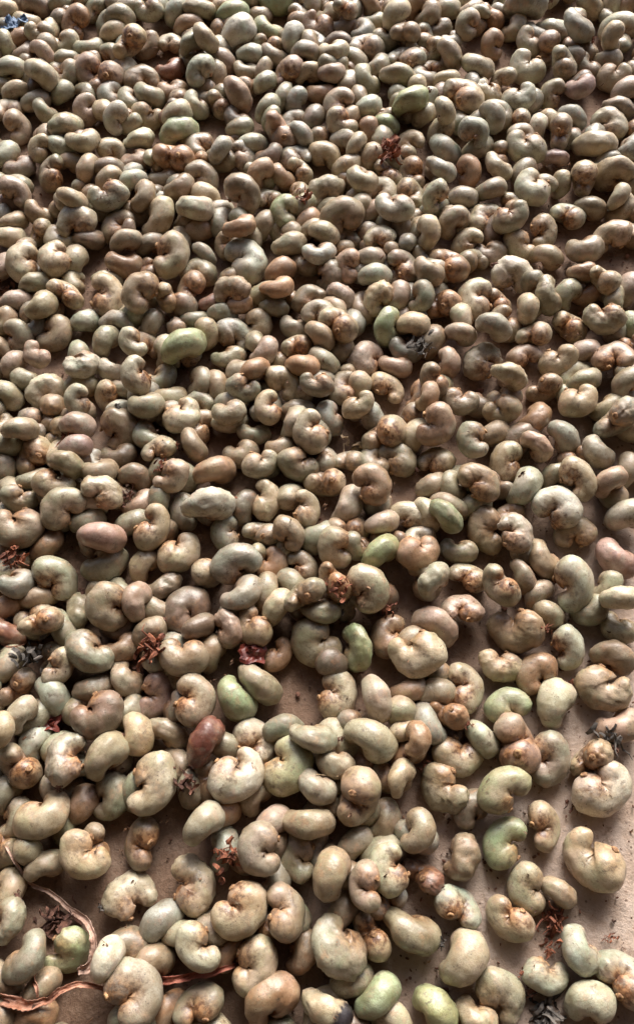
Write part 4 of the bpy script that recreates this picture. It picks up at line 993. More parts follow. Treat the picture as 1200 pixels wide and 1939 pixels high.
HEAP_ROWS = """-1734 336 65 79 -8 -16 57 257 15 0 4
-252 305 153 59 -71 -19 31 253 9 10 4
394 -682 78 24 -94 20 0 254 11 0 4
-2731 6974 121 71 -63 -27 8 274 4 0 4
-2683 7119 99 72 -67 7 8 276 5 10 4
-2473 7083 96 68 -72 -2 4 275 11 10 4
-2256 7111 88 80 -54 -1 21 244 7 4 4
-2108 6877 91 9 -81 -50 -24 326 3 12 2
-1956 7064 75 24 -85 -41 -17 242 0 6 0
-1697 6855 164 70 -70 -4 5 272 6 4 4
-1746 6737 106 79 -58 -11 13 274 4 0 4
-1460 6975 135 88 44 -3 -8 283 7 6 0
-1233 7001 108 79 -39 -45 11 275 2 6 4
-1021 6991 128 90 -38 7 15 312 20 0 4
-1456 6617 66 90 14 -10 37 276 8 2 4
-1254 6655 62 3 99 2 -6 253 1 0 0
-1051 6473 218 80 -49 -30 11 268 14 6 4
-923 6433 295 84 -29 41 -17 270 1 0 4
-1117 6845 90 70 -68 -14 -1 275 0 12 4
-2362 6655 168 88 44 12 -2 263 0 6 0
-2647 6572 129 72 -20 64 -13 238 0 6 4
-2541 6674 83 67 -69 -20 10 275 6 12 4
-2489 6528 74 92 -20 -6 29 275 10 10 4
-2314 6428 133 61 -67 39 8 272 12 10 4
-2164 6639 68 95 22 -12 14 276 2 6 4
-2134 6433 89 83 -54 -2 4 274 10 4 4
-1952 6572 84 96 -22 9 4 275 8 4 4
-1919 6252 144 19 -70 -66 -14 286 5 10 0
-2079 6213 119 88 11 -25 37 272 1 2 4
-2545 6239 168 64 -72 -12 16 270 9 6 4
-2656 6271 71 92 -20 -16 27 275 23 0 4
-2480 6032 108 3 -10 63 -75 270 0 0 0
-2119 6043 87 87 -30 -33 13 239 5 4 4
-2330 5937 91 90 -38 -17 7 272 9 2 4
-2227 5815 107 83 -18 50 -9 237 8 4 4
-1899 5838 103 65 15 29 -67 274 11 10 0
-1629 5700 154 28 -73 -59 -16 277 11 8 0
-1389 5990 110 93 -27 18 -11 283 3 4 4
-1397 5804 69 9 -10 -89 -41 282 2 0 0
-1232 6338 64 97 -7 -2 20 275 16 13 4
-1204 6070 83 99 -1 7 3 273 4 12 4
-998 5885 106 86 -7 40 -27 255 2 6 4
-1137 5716 175 87 -42 -22 4 268 13 0 4
-2441 5679 79 50 38 1 77 293 11 1 0
-2029 5562 190 63 -73 -21 10 266 18 4 4
-1847 5408 197 95 -13 11 21 284 10 0 6
-1648 5432 78 10 17 -25 94 256 0 0 0
-2210 5376 156 52 22 19 -79 234 3 0 0
-2058 5404 113 79 -56 23 3 270 12 6 4
-1439 5532 91 85 -46 -8 20 271 14 6 4
-1443 5326 68 99 -6 2 -3 272 18 10 4
-2500 5371 79 88 -21 -23 33 271 12 6 4
-2380 5248 67 99 -6 1 5 273 0 10 4
-1807 5146 159 73 -38 -48 27 268 10 2 4
-898 5098 131 24 -91 28 14 294 2 2 0
-1218 5140 66 98 -13 -3 -2 271 7 2 4
-1450 5052 130 74 -61 -21 14 268 10 6 4
-1329 4838 197 84 -14 -25 43 264 0 2 4
-1842 4732 280 84 -46 23 1 258 11 0 4
-1064 4948 173 93 -23 -17 16 266 1 2 4
-1637 5176 139 84 -49 9 16 268 6 15 4
-844 7185 62 98 10 0 8 278 5 12 4
-734 6940 130 79 -58 -15 -1 311 2 5 4
-358 7136 80 99 -6 3 2 316 5 5 4
-419 6743 115 90 -9 35 -17 294 8 5 4
-207 6591 170 64 -41 -62 10 271 0 8 4
-1 6821 81 87 32 3 -35 311 12 12 0
-62 7094 102 75 9 -43 47 275 5 0 4
84 6977 71 97 8 -18 6 276 4 0 4
242 6912 203 31 90 2 -26 236 9 0 6
450 7061 117 70 -56 41 -10 275 20 12 6
220 6850 62 98 5 -9 4 276 5 15 4
484 6913 57 98 -14 -7 -1 242 0 6 4
674 6819 215 73 -43 -50 13 299 9 0 4
860 7010 134 52 -67 -50 -14 273 11 12 4
747 6634 186 34 93 0 2 270 4 2 4
-89 6402 183 64 -75 0 4 269 2 2 4
138 6390 205 98 -12 -6 -8 269 2 0 4
411 6577 84 20 97 4 0 342 6 9 4
-551 6460 102 85 -50 4 13 273 5 6 4
-366 6451 102 93 -21 25 -10 273 3 2 4
-804 6392 113 67 -70 19 9 273 6 10 4
-860 6229 87 86 9 -30 37 273 0 2 4
-596 6309 79 96 -12 18 -7 240 2 0 4
-436 6123 122 81 -46 -30 16 237 9 6 4
-69 6231 129 66 -71 -18 9 271 14 0 4
123 6171 177 94 -30 0 1 243 6 10 6
405 6160 116 83 -9 39 -35 285 0 6 4
682 6164 137 81 -56 11 -2 339 21 0 6
-803 5919 81 44 75 -19 -44 269 11 0 6
-407 5804 151 81 -38 -37 19 269 6 4 4
-174 5910 108 53 -55 -63 -2 271 3 9 4
29 6050 73 95 -26 -2 -5 274 3 12 4
170 5845 172 31 14 21 -90 292 8 1 0
194 5626 158 5 -37 -88 -27 289 3 0 2
415 5847 121 81 -54 -18 2 247 13 6 4
563 5654 122 79 -57 16 3 236 9 5 4
-29 5717 106 70 -41 -52 23 271 5 15 4
-627 5626 114 88 -42 -17 -3 251 15 4 4
-126 5526 127 70 -49 50 2 269 0 9 4
-586 5344 95 12 83 -40 -35 274 18 9 0
-525 5467 92 80 -58 1 0 271 4 6 4
-765 5295 202 80 -34 -46 12 243 3 9 4
64 5373 81 26 1 -30 91 301 5 0 0
307 5368 184 75 -40 -49 10 233 7 0 4
408 5593 97 83 14 -41 31 271 9 12 4
744 5505 85 3 18 10 -97 263 15 0 0
420 5293 114 61 -51 -58 -11 269 0 2 4
560 5163 83 33 84 -23 -34 284 21 0 6
751 5159 85 18 59 69 36 310 2 2 2
341 4967 239 94 -12 18 -24 263 0 0 4
-278 5120 106 87 -20 41 -13 244 0 12 4
-140 5214 75 23 90 -16 -30 246 8 0 4
-439 5080 194 53 -68 -49 3 265 7 12 4
314 4896 100 53 -67 -50 2 269 11 0 4
236 5233 99 82 -48 -27 1 270 9 0 4
250 6126 95 87 -20 -35 24 273 11 2 4
964 7141 87 94 -22 -23 -1 276 0 12 4
957 6890 141 91 -2 -37 11 273 6 2 4
1132 7039 87 75 -61 -20 5 276 9 4 4
1311 7188 72 96 -19 -11 -12 274 3 6 4
1289 6770 160 14 -73 -61 -25 279 1 0 0
1519 6948 93 36 85 -24 -28 275 17 12 4
2398 7085 97 78 -54 22 -19 272 11 0 4
2599 7074 107 50 -39 -76 -5 275 0 0 4
2732 7046 106 51 -65 -54 -7 275 11 12 4
1042 6800 63 98 6 -8 9 276 0 15 4
1707 6813 84 93 -4 -29 19 268 10 0 4
2033 6781 99 88 -43 9 -12 310 14 6 4
2603 6789 116 21 -95 -5 -18 365 9 6 0
2482 6532 213 49 -50 -68 -17 274 3 0 4
1502 6609 86 23 -63 -68 -26 275 1 12 0
1800 6615 111 80 23 10 -53 273 3 0 0
1968 6552 96 16 66 20 70 299 8 10 4
1118 6414 147 76 -36 53 -2 302 0 2 4
1344 6303 134 92 -28 14 -21 301 6 0 6
977 6365 58 24 96 1 3 241 10 4 6
1558 6229 76 6 -94 -8 -28 254 3 0 0
2056 6289 176 18 79 -32 -46 299 5 6 4
2235 6647 67 97 5 -17 4 276 1 12 4
2285 6347 88 87 13 20 -41 274 8 2 4
2487 6209 102 20 -7 91 32 300 5 0 0
2458 6426 81 94 -25 -14 -12 274 1 2 4
2163 6027 164 97 -7 -17 -5 255 4 11 4
2541 6001 146 71 -55 -41 -6 270 9 10 4
1066 6166 100 71 -66 -20 -8 273 14 0 4
1423 6050 90 90 16 24 -29 273 18 0 4
1940 6018 102 48 25 23 -80 272 3 4 0
1011 5658 265 73 -46 44 -19 230 9 0 4
890 5937 133 95 -1 -18 21 237 14 6 4
871 5783 94 83 -39 -38 0 238 6 0 4
1407 5651 210 59 -61 51 -11 266 6 9 4
1244 5456 242 37 12 -33 85 276 14 6 0
1002 5621 88 23 -82 -47 -20 278 6 0 0
1646 5715 73 48 68 10 52 253 9 0 6
1794 5644 97 58 -44 -67 7 238 2 8 4
2086 5739 114 71 -63 28 0 271 2 9 4
2484 5869 93 85 -49 8 -11 282 21 1 4
1290 5430 95 85 -46 -22 -1 271 2 6 4
1017 5402 109 82 -42 24 -26 300 9 6 4
966 5134 186 88 -32 17 -26 280 23 9 4
1202 5189 95 69 6 -39 59 270 1 12 0
1426 5200 140 88 -11 28 -34 270 19 0 4
1903 5336 77 79 -58 -7 -10 237 20 11 4
2073 5050 162 29 65 17 67 279 5 0 6
1917 5053 95 79 -3 -54 27 236 7 0 4
1349 4962 135 85 -47 -19 7 267 3 2 4
1127 4910 97 68 -69 -12 -13 269 9 9 4
2310 4837 192 80 -29 -50 6 231 7 0 4
2481 5356 142 90 -26 -31 9 268 0 9 4
-2359 4859 102 78 -59 7 8 269 2 11 4
-2334 4658 122 83 -49 -6 23 267 17 2 4
-2146 4735 112 88 -5 42 -13 268 9 2 4
-2130 4594 78 34 81 22 39 238 9 0 4
-1890 4789 169 96 -9 21 3 265 11 0 4
-1620 4820 76 2 7 -91 -38 304 2 4 0
-1534 4650 91 31 18 1 -92 313 8 2 2
-1020 4715 96 86 -13 -37 29 269 10 2 4
-907 4611 79 87 -45 -12 10 269 1 12 4
-2342 4526 103 89 -35 15 18 268 1 0 4
-1819 4297 98 64 -41 -53 35 270 5 0 4
-1731 4502 104 89 -37 14 19 268 7 15 4
-1432 4424 179 67 -67 -21 20 264 11 2 6
-1259 4459 96 57 -77 -16 17 268 3 2 4
-851 4359 102 68 -61 40 -3 234 7 8 4
-1091 3908 187 46 64 -5 -60 229 1 2 4
-943 4062 92 24 80 47 26 290 5 12 0
-2083 4081 98 71 -64 -10 21 267 12 4 4
-1984 3822 192 86 -29 -11 38 261 5 4 4
-2222 3931 91 73 -65 -11 13 267 1 10 4
-2362 4256 82 91 -14 -25 27 268 11 10 4
-2287 3748 92 89 8 -4 43 266 0 2 4
-1695 3769 77 85 -47 -8 17 233 5 6 4
-1897 3660 72 86 10 -10 47 308 3 0 0
-2149 3623 108 34 -71 58 16 265 6 2 4
-1999 3447 143 87 19 9 -42 230 19 10 0
-2166 3401 83 64 -58 -44 20 233 1 10 4
-1521 3576 123 60 -59 -43 29 257 4 4 4
-1296 3489 226 6 -40 -90 -12 252 8 6 0
-1204 3721 99 72 -38 -46 31 266 3 2 4
-887 3777 92 89 -42 7 10 233 3 4 4
-1087 3495 98 71 -8 -45 52 265 11 0 4
-1464 3343 93 89 -31 28 -9 232 1 8 4
-821 3241 95 81 -10 -29 49 241 6 2 4
-1114 3291 73 96 -6 7 24 266 8 4 4
-1636 3030 221 66 19 22 -68 234 1 6 0
-1464 3134 70 2 51 72 46 265 2 0 0
-2171 3140 107 56 -77 28 3 263 0 4 4
-1163 2991 218 91 -38 6 6 258 2 4 4
-1035 3120 92 90 -41 5 6 264 0 0 4
-1366 3024 91 64 -73 -3 21 231 7 8 4
-1669 2999 84 88 -46 -4 6 264 8 15 4
-757 4811 87 87 -47 5 10 240 3 8 4
-562 4830 83 88 -17 -26 33 270 7 0 4
-580 4496 248 93 -28 -10 13 267 20 12 4
-407 4624 109 67 -47 -55 10 268 16 2 4
-116 4800 110 71 -48 -50 2 268 10 4 4
305 4774 139 78 -49 -37 -5 267 0 0 4
-211 4434 135 88 -43 -11 -6 283 18 0 4
-84 4681 91 80 -46 -29 19 269 8 12 4
52 4488 188 76 -61 17 -3 257 9 0 4
18 4310 181 99 1 3 3 263 10 8 4
-701 4465 75 59 42 1 -68 235 9 2 2
-277 4190 103 56 -65 -49 2 267 12 12 4
-67 4304 63 98 10 -4 -3 269 11 15 4
227 4224 143 0 -72 -61 -30 267 6 10 0
439 4751 107 61 -65 -43 -5 268 6 10 4
473 4481 169 0 -99 -6 -2 258 14 0 2
646 4567 108 74 1 -52 40 268 2 2 4
768 4546 113 69 -39 -57 15 273 3 2 4
399 4273 177 77 -62 -1 -3 231 1 1 4
427 4102 186 77 -62 0 5 262 6 6 4
-584 3891 123 93 -32 -2 -4 232 4 12 4
-293 3971 225 95 -28 -2 -4 260 17 12 4
-758 3937 82 92 -34 -15 5 267 16 13 4
-316 3877 105 77 -61 8 -6 232 22 4 4
-69 3941 130 25 6 19 -94 275 14 2 0
9 3786 175 8 -98 -9 -1 262 1 9 0
91 4165 91 85 6 -34 36 267 18 2 4
182 3964 106 54 -76 34 -2 266 18 10 4
588 3929 153 84 -16 -34 37 264 3 10 4
23 3560 202 78 -50 35 -2 260 11 2 4
-432 3751 63 80 17 -9 55 262 5 0 0
-167 3716 83 91 -28 20 -17 233 2 9 4
-141 3520 138 44 88 8 5 244 1 0 6
683 3679 171 63 -74 -11 -14 262 9 0 4
-633 3466 74 96 -21 -2 9 266 14 4 4
-375 3453 155 87 -23 -37 19 262 1 10 4
-441 3274 208 73 -61 -20 20 259 10 12 4
634 3523 75 97 6 13 -11 266 3 9 4
-712 3212 86 72 -24 -40 50 253 8 2 4
-103 3305 213 83 -53 -5 -10 259 11 12 4
49 3377 159 77 -47 39 -14 262 4 4 4
167 3188 116 63 18 -4 -74 263 22 2 0
142 3527 74 97 -5 -20 6 266 4 2 4
553 3393 75 93 -28 4 -21 266 7 10 4
719 3138 82 84 -17 -27 42 265 7 12 4
-601 2943 194 98 -11 -10 3 244 3 0 4
-135 3013 85 73 -67 -3 -9 264 2 2 4
754 3896 196 85 -2 -30 41 261 8 4 4
906 4836 78 88 -44 -9 5 270 18 4 4
1290 4756 75 34 8 2 -92 291 19 0 2
833 4472 214 74 -7 -49 43 268 0 0 4
1134 4486 92 29 20 13 -92 273 15 0 0
1942 4760 80 26 93 -11 -17 291 11 6 6
2122 4820 95 78 -60 11 -8 269 4 2 6
2356 4808 89 90 5 -34 23 269 20 0 4
1316 4405 62 99 5 -6 -1 269 11 15 4
810 4096 235 92 -17 23 -22 261 5 2 4
1735 4360 86 68 -69 12 -17 268 8 2 4
1947 4137 183 92 -29 -16 -17 230 7 12 4
2096 4046 210 45 81 -29 -21 250 13 0 4
2306 4030 110 59 -51 -60 7 277 5 10 4
855 4031 66 99 -2 3 4 268 11 6 4
1344 3955 69 37 78 -31 -38 234 9 2 4
1515 3799 197 68 -31 -53 37 235 6 0 4
1839 3987 113 49 -70 -51 3 266 2 4 4
1996 4024 71 96 3 -22 -11 268 10 12 4
2175 3904 136 49 -57 -62 16 264 19 4 4
2277 3711 96 68 -23 -59 33 237 8 5 4
1844 3732 76 43 82 -29 -21 285 1 0 6
1029 3620 150 74 -63 13 -10 245 4 1 4
1557 3629 124 47 87 3 6 270 5 0 6
827 3584 99 69 -50 -45 21 265 2 15 4
928 3377 142 50 -54 64 -17 242 1 10 4
1489 3485 65 5 3 1 -99 270 9 10 2
1907 3484 95 47 -79 -36 -7 265 9 10 4
802 3194 214 72 40 9 -54 259 0 2 0
754 3045 241 82 -24 -37 34 225 1 12 4
1861 3223 152 76 -59 -23 -5 261 2 4 4
2135 3170 206 38 -76 -51 -6 259 5 2 4
1312 3117 77 96 -5 -23 -3 265 4 2 4
2016 3030 108 89 -34 -27 -3 263 2 4 4
835 3032 67 93 -29 5 -19 232 4 0 4
-1845 3000 77 35 64 42 52 284 0 2 4
-1607 2658 241 73 -65 -14 7 238 6 11 4
-837 2720 150 75 -41 45 -23 260 3 2 4
-2111 2558 80 78 -3 -37 48 230 9 2 4
-1894 2484 102 86 -42 9 24 262 7 4 4
-1434 2501 193 88 -41 14 16 257 2 2 4
-1172 2309 80 90 -29 -7 28 262 9 10 4
-1503 2309 105 66 -72 6 17 261 5 8 4
-1507 2184 102 89 -37 8 21 260 0 4 4
-1970 1593 83 64 -66 -29 21 260 11 12 4
-603 2935 86 94 -30 1 13 271 7 0 4
-434 2839 82 96 -20 14 0 247 10 4 4
-157 2878 182 75 -42 -39 31 259 21 0 4
80 2958 92 78 -10 26 -55 264 6 9 4
677 2816 99 57 -57 -55 15 263 9 0 4
-519 2693 65 98 -3 1 10 264 9 2 4
211 2643 67 45 88 2 -1 233 11 0 4
-85 1879 72 3 -89 39 18 242 13 2 2
422 2146 158 78 -58 -13 12 244 9 1 4
598 2234 79 19 -97 -1 3 270 13 0 2
1200 2835 90 84 -49 -20 3 263 4 2 4
2077 2545 108 73 -38 -53 15 262 8 2 4
780 2440 85 72 -65 -14 10 262 1 2 4
1615 2514 88 42 -87 -18 -10 262 10 4 4
726 2231 96 42 -74 49 -12 261 1 0 4
1037 2299 83 65 -73 -16 7 262 4 4 4
2026 2216 125 68 -65 -26 -17 310 4 8 4
1316 1795 112 66 -49 51 -24 259 17 2 4
1845 1729 91 90 -13 -34 20 260 7 6 4
1406 1688 82 51 -73 -43 1 228 10 1 4
1461 1563 82 65 -65 28 -22 227 4 0 4
-657 1299 92 51 -56 -59 24 259 9 2 4
-1807 804 308 66 -30 -33 59 216 1 0 4
-1824 469 82 49 -68 -46 27 257 1 4 4
280 689 70 42 26 -25 -82 261 7 12 0
505 814 148 64 -74 -16 4 223 10 0 4
550 1063 91 77 -58 -21 1 258 3 12 4
103 535 91 82 -54 -1 10 257 19 4 4
532 687 87 52 -73 -40 11 257 8 12 4
-548 368 100 79 -55 -1 24 256 9 12 4
-2347 6236 94 19 -43 86 -9 288 2 9 4
283 7256 100 66 -63 -38 3 261 7 0 4
-1847 4646 88 31 -47 -70 41 274 3 3 4
1407 2797 87 4 1 25 -96 294 2 3 4
-168 2371 81 18 -29 4 -93 254 4 0 4
-2655 7338 69 5 59 80 3 284 1 9 4
-2041 5658 95 37 -89 -19 10 298 5 4 4
-1275 4218 66 75 30 -34 -46 252 10 3 4
-234 2724 105 87 -36 8 30 277 1 2 4
2209 7285 93 53 -73 24 -32 278 1 2 4
62 2646 66 32 60 -72 -9 251 9 9 4
-291 5991 96 31 -54 65 -42 297 20 4 4
128 780 86 10 -22 -91 31 299 5 0 4
508 7292 69 96 -7 -3 21 284 17 9 4
-1120 5911 76 27 52 52 60 280 4 2 4
659 872 108 16 -50 -71 44 290 6 9 4
-2335 3511 82 13 -2 26 -95 279 13 2 4
11 2081 89 16 -29 80 -48 275 13 4 4
181 6599 102 15 -17 -38 88 284 7 3 4
-387 -147 82 0 -31 87 -36 273 18 0 4
1358 3315 66 60 35 -49 -50 246 8 2 4
375 -88 66 22 7 -37 -89 255 10 9 4
390 1699 79 63 67 -30 -21 292 5 3 4
-1707 7240 58 5 -32 -93 -10 249 1 2 4
-373 4011 89 5 -33 82 -45 284 1 4 4
2932 7244 57 1 98 -10 10 243 22 3 4
-1239 1486 68 97 10 8 13 269 1 3 4
-720 5480 75 44 13 -49 -73 284 7 9 4
-593 6588 69 10 -44 88 1 248 20 0 4
671 5312 81 70 60 28 23 296 10 4 4
624 7083 67 77 50 -33 -16 248 5 4 4
-1304 4955 91 13 -15 83 -49 262 16 3 4
2680 7248 64 9 48 81 28 256 10 2 4
-908 2507 116 46 -81 28 16 272 8 4 4
-51 603 61 5 -68 72 0 241 2 3 4
-728 4651 98 73 -3 27 -61 275 6 9 4
-2877 6860 67 5 81 -56 9 287 15 2 4
2141 5161 93 19 -20 92 -25 263 11 4 4
113 3855 98 34 -22 -18 88 285 3 2 4
-841 3095 67 12 9 -1 -98 251 10 4 4
-1967 3921 70 75 31 -4 -57 253 4 2 4
-1179 943 83 6 -19 95 -19 293 2 4 4
-692 3815 87 59 -79 5 1 244 21 4 4
545 4214 64 65 9 -15 -73 263 11 9 4
-1400 4786 67 18 9 -89 -38 260 8 2 4
266 5771 89 17 -47 67 -52 262 0 2 4
-881 2265 70 16 -57 -79 5 275 7 9 4
-746 -270 93 56 -79 -10 -18 254 8 4 4
685 4418 129 21 -74 3 63 268 0 9 4
-996 3683 66 35 36 54 66 243 18 9 4
-1210 3153 92 1 -42 75 -49 260 2 9 4
684 3810 81 29 -9 36 87 282 11 9 4
2272 6506 67 95 24 -11 0 269 14 2 4
244 3752 73 8 -64 72 -20 281 6 9 4
2321 5288 93 12 15 31 -92 248 9 9 4
1338 5691 103 60 -75 -16 17 292 11 4 4
-2291 6104 78 29 9 -80 -49 284 11 3 4
-833 641 96 38 -33 0 85 245 7 2 4
-2645 5429 91 19 -30 74 -55 278 7 2 4
-1816 162 78 3 9 85 49 294 0 4 4
-556 4657 109 40 -2 -87 26 279 7 4 4
-823 2893 75 54 0 5 -83 297 2 2 4
-1053 2582 101 59 -57 -23 50 251 3 4 4
1925 5743 79 24 -23 -86 36 244 6 0 4
840 6039 111 61 8 -77 12 270 3 0 4
-367 2596 66 78 60 0 -13 240 3 9 4
-2268 3030 77 16 -39 82 -36 248 11 4 4
-250 229 74 55 63 -52 -5 261 9 3 4
-1490 2610 68 88 -1 6 -46 260 1 9 4
1875 6743 82 82 -17 11 -52 300 8 9 4
-174 1764 84 51 -81 13 -23 251 11 4 4
1366 3748 83 76 28 1 -57 291 8 2 4
-1052 7179 76 84 -1 9 52 286 12 2 4
-1170 2815 110 9 41 82 -35 281 15 4 4
-225 3433 63 23 14 -93 -22 241 7 2 4
-449 5160 78 33 90 -17 -16 288 8 4 4
2629 6071 70 37 0 14 91 276 23 2 4
-1239 1683 81 78 -44 17 -38 260 9 4 4
1636 7185 84 65 -63 -33 24 263 19 4 4
-978 6290 123 54 -3 82 -6 270 1 3 4
2901 6946 85 38 37 -22 -81 288 8 9 4
850 4179 115 4 10 62 -77 300 2 9 4
-891 4225 67 1 -99 2 -2 289 0 4 4
-2330 6787 70 82 -8 -7 54 279 15 0 4
795 6612 71 56 19 49 62 247 1 0 4
-1621 6343 73 13 -86 47 -4 268 3 0 4
-620 7155 97 49 67 -49 22 299 7 4 4
-2541 5054 91 20 -70 -60 30 262 0 4 4
1638 7052 62 8 23 -95 13 246 3 9 4
-105 7351 81 59 36 55 46 279 3 9 4
2072 7220 90 65 -43 -27 54 254 6 0 4
1392 4649 69 5 90 39 10 296 11 3 4
-2459 6358 64 12 59 74 27 256 3 4 4
1185 2447 79 20 16 68 67 291 11 9 4
87 -338 65 50 20 -14 -82 245 8 2 4
-1709 3469 87 42 -63 51 -38 267 1 4 4
1049 3775 123 19 -71 -40 53 272 2 0 4
-599 3082 97 5 5 80 -58 264 8 9 4
-964 -692 114 35 -89 22 13 296 1 4 4
-2699 5681 67 13 -65 72 -17 250 7 2 4
-2217 6970 72 39 35 -69 -48 268 1 9 4
226 6292 98 76 37 49 -11 263 0 4 4
1072 4736 79 10 27 -94 14 300 5 2 4
-1747 6512 81 36 -17 -29 86 249 9 4 4
-432 1918 75 17 31 -59 -71 263 5 4 4
-1409 7279 73 1 -97 10 -15 292 6 3 4
-1969 4512 80 2 30 94 -12 285 0 0 4
870 3183 86 45 -67 -49 29 268 1 4 4
-1622 2628 105 18 -86 -5 -46 265 20 3 4
-1975 1040 78 52 49 -18 -66 259 10 4 4
2263 3547 79 16 -23 84 44 260 23 9 4
1997 4183 82 43 -21 11 86 245 5 9 4
-1635 6638 68 55 3 -10 -82 287 0 9 4
-1472 5156 79 41 -75 -49 14 259 1 9 4
1759 2644 75 2 -24 81 51 262 10 3 4
-2555 5858 84 8 92 32 -14 282 20 2 4
-360 5705 117 66 24 67 -20 258 4 4 4
249 2005 112 79 25 46 -28 268 9 4 4
815 4334 80 93 23 22 -14 257 10 4 4
685 6880 76 19 55 67 43 288 4 3 4
-1630 2378 68 75 34 26 48 258 1 2 4
-837 1161 75 86 41 -1 -26 274 1 0 4
-1732 909 92 13 -14 97 -11 298 6 4 4
-1941 7273 84 75 62 3 -18 292 3 2 4
560 240 92 73 -63 11 -19 285 7 9 4
-2441 3882 126 29 -82 34 34 291 19 9 4
192 1643 107 22 -79 -43 -35 298 19 9 4
291 5098 81 62 71 -29 5 292 4 2 4
-1051 5035 73 18 0 -93 -29 278 8 9 4
2166 6164 84 91 -5 -27 -29 289 8 3 4
-1244 4014 74 48 22 60 59 256 9 2 4
722 1223 70 76 18 0 -61 260 3 4 4
-2211 2913 59 14 34 -91 -11 246 1 0 4
-231 3980 83 38 83 26 -28 242 17 4 4
-156 6960 75 10 78 -56 -20 280 5 2 4
34 -637 72 46 2 -26 -84 292 9 0 4
355 5987 96 31 -48 -65 48 276 7 2 4
-1689 5194 61 60 15 18 75 245 0 4 4
-536 3192 92 8 -7 -69 70 271 11 2 4
339 3894 71 74 12 0 -64 273 13 2 4
704 6295 59 1 34 -92 12 254 4 9 4
-2037 2403 88 41 -32 -44 72 248 0 0 4
272 3264 79 61 63 -40 -21 294 2 0 4
-577 6130 68 39 10 -62 -65 252 8 9 4
2195 2893 88 18 -11 83 50 297 9 0 4
1972 2414 79 62 42 -35 -54 294 2 4 4
956 7370 66 21 2 40 88 246 5 9 4
-2885 6347 65 13 -89 -40 7 242 16 2 4
397 2367 95 59 -20 30 -71 295 5 9 4
-1344 3218 76 96 -24 7 4 240 7 2 4
346 3000 87 44 -85 19 -19 284 23 9 4
1266 2223 70 36 23 -39 -80 265 4 3 4
127 4827 65 12 -96 20 -11 265 6 4 4
-2190 5538 109 47 -39 -6 78 265 6 2 4
-2102 2209 81 9 -42 88 -15 294 9 9 4
2711 5783 90 20 -84 49 6 272 9 4 4
-1911 795 106 66 -57 35 -33 294 4 3 4
-1394 1680 57 4 -62 -77 -3 252 15 0 4
-2533 6892 85 0 -5 -95 28 285 7 0 4
-734 2297 73 20 -52 -81 15 275 13 3 4
-1836 -180 69 49 -9 -15 84 253 5 3 4
-1003 1255 85 70 46 -52 7 265 2 9 4
-945 5257 69 46 60 50 39 254 19 2 4
-1968 5290 87 70 -70 3 2 241 8 2 4
-198 6701 74 17 35 -91 -4 300 15 4 4
2817 6252 113 28 -75 55 19 285 3 9 4
2228 3057 75 13 -17 -95 19 281 0 9 4
1665 5563 86 10 -97 6 13 275 1 2 4
336 4251 73 66 23 -41 -57 278 13 9 4
649 2969 71 37 81 16 40 251 11 2 4
-571 -227 104 66 -35 -35 -54 269 4 9 4
-1771 1510 70 96 20 3 14 285 4 0 4
-862 1367 95 81 -53 20 -8 245 14 9 4
-1592 1466 101 57 -62 23 -47 281 7 4 4
-137 4981 96 61 -34 6 70 243 7 2 4
-1047 475 88 32 -55 -76 -1 267 11 4 4
-843 957 110 48 -19 84 -8 246 10 3 4
1458 5352 82 29 62 -35 -63 259 0 2 4
232 5473 103 22 -20 -56 76 294 14 9 4
2852 6717 68 15 67 -72 0 285 3 2 4
-526 1544 96 41 -2 29 -85 284 9 9 4
379 2622 64 81 5 -4 -56 269 23 4 4
37 5588 64 32 -4 -31 -88 254 5 2 4
-1006 3902 80 75 58 -29 -4 290 5 3 4
2526 7279 103 9 -62 48 -60 251 9 9 4
236 890 75 21 -3 -76 -60 275 10 9 4
19 391 67 50 82 12 18 253 3 2 4
116 7133 75 87 46 2 4 284 9 4 4
-2029 4266 65 25 94 16 -5 245 15 9 4
-1571 4144 85 85 -51 5 -2 246 10 4 4
1822 7132 104 44 -78 42 4 256 11 4 4
704 6020 82 30 31 -88 13 253 2 4 4
181 5978 83 26 82 43 -21 247 9 2 4
2611 5620 73 73 4 20 64 267 7 4 4
395 6756 89 78 -16 -2 58 299 1 9 4
-2383 5042 73 12 -97 -15 -9 293 8 4 4
851 2291 120 1 35 76 -53 291 10 2 4
-1232 2977 75 17 90 13 34 259 8 9 4
1575 3878 90 14 -47 69 -51 265 8 2 4
-1045 6444 80 10 10 98 -2 287 10 4 4
1288 6108 95 72 -24 -49 41 250 7 9 4
-1201 4875 83 40 -89 -14 8 257 19 9 4
-52 1592 78 93 32 14 4 284 3 3 4
-1942 6394 71 19 43 -84 -22 283 0 2 4
-632 4115 70 51 34 46 63 259 8 4 4
611 1369 99 27 -92 -15 18 281 11 2 4
-1284 5290 95 9 90 5 -40 245 4 4 4
2667 6243 87 70 -17 -37 57 264 4 2 4
2406 4595 58 5 91 -39 -3 243 0 2 4
-1393 7115 70 16 -89 35 -21 243 6 4 4
737 4957 77 47 25 26 79 299 1 4 4
1535 4874 60 13 80 -57 1 255 2 4 4
-699 1822 88 42 -9 -81 -37 277 11 0 4
924 6691 79 28 66 -56 -38 286 0 4 4
925 5020 68 31 39 -69 -50 251 0 0 4
976 6513 82 84 43 -18 23 294 10 4 4
2276 5591 71 32 -16 5 -92 273 10 9 4
-411 6598 85 65 71 2 -22 291 9 4 4
595 6688 72 5 -3 99 8 285 11 4 4
-1424 966 64 20 -6 -24 -94 259 9 4 4
-2312 6578 88 75 24 -54 -27 297 3 2 4
192 4368 71 72 41 26 48 267 8 0 4
-2107 2756 110 87 -45 8 11 296 7 4 4
-133 -169 71 36 3 46 80 250 7 4 4
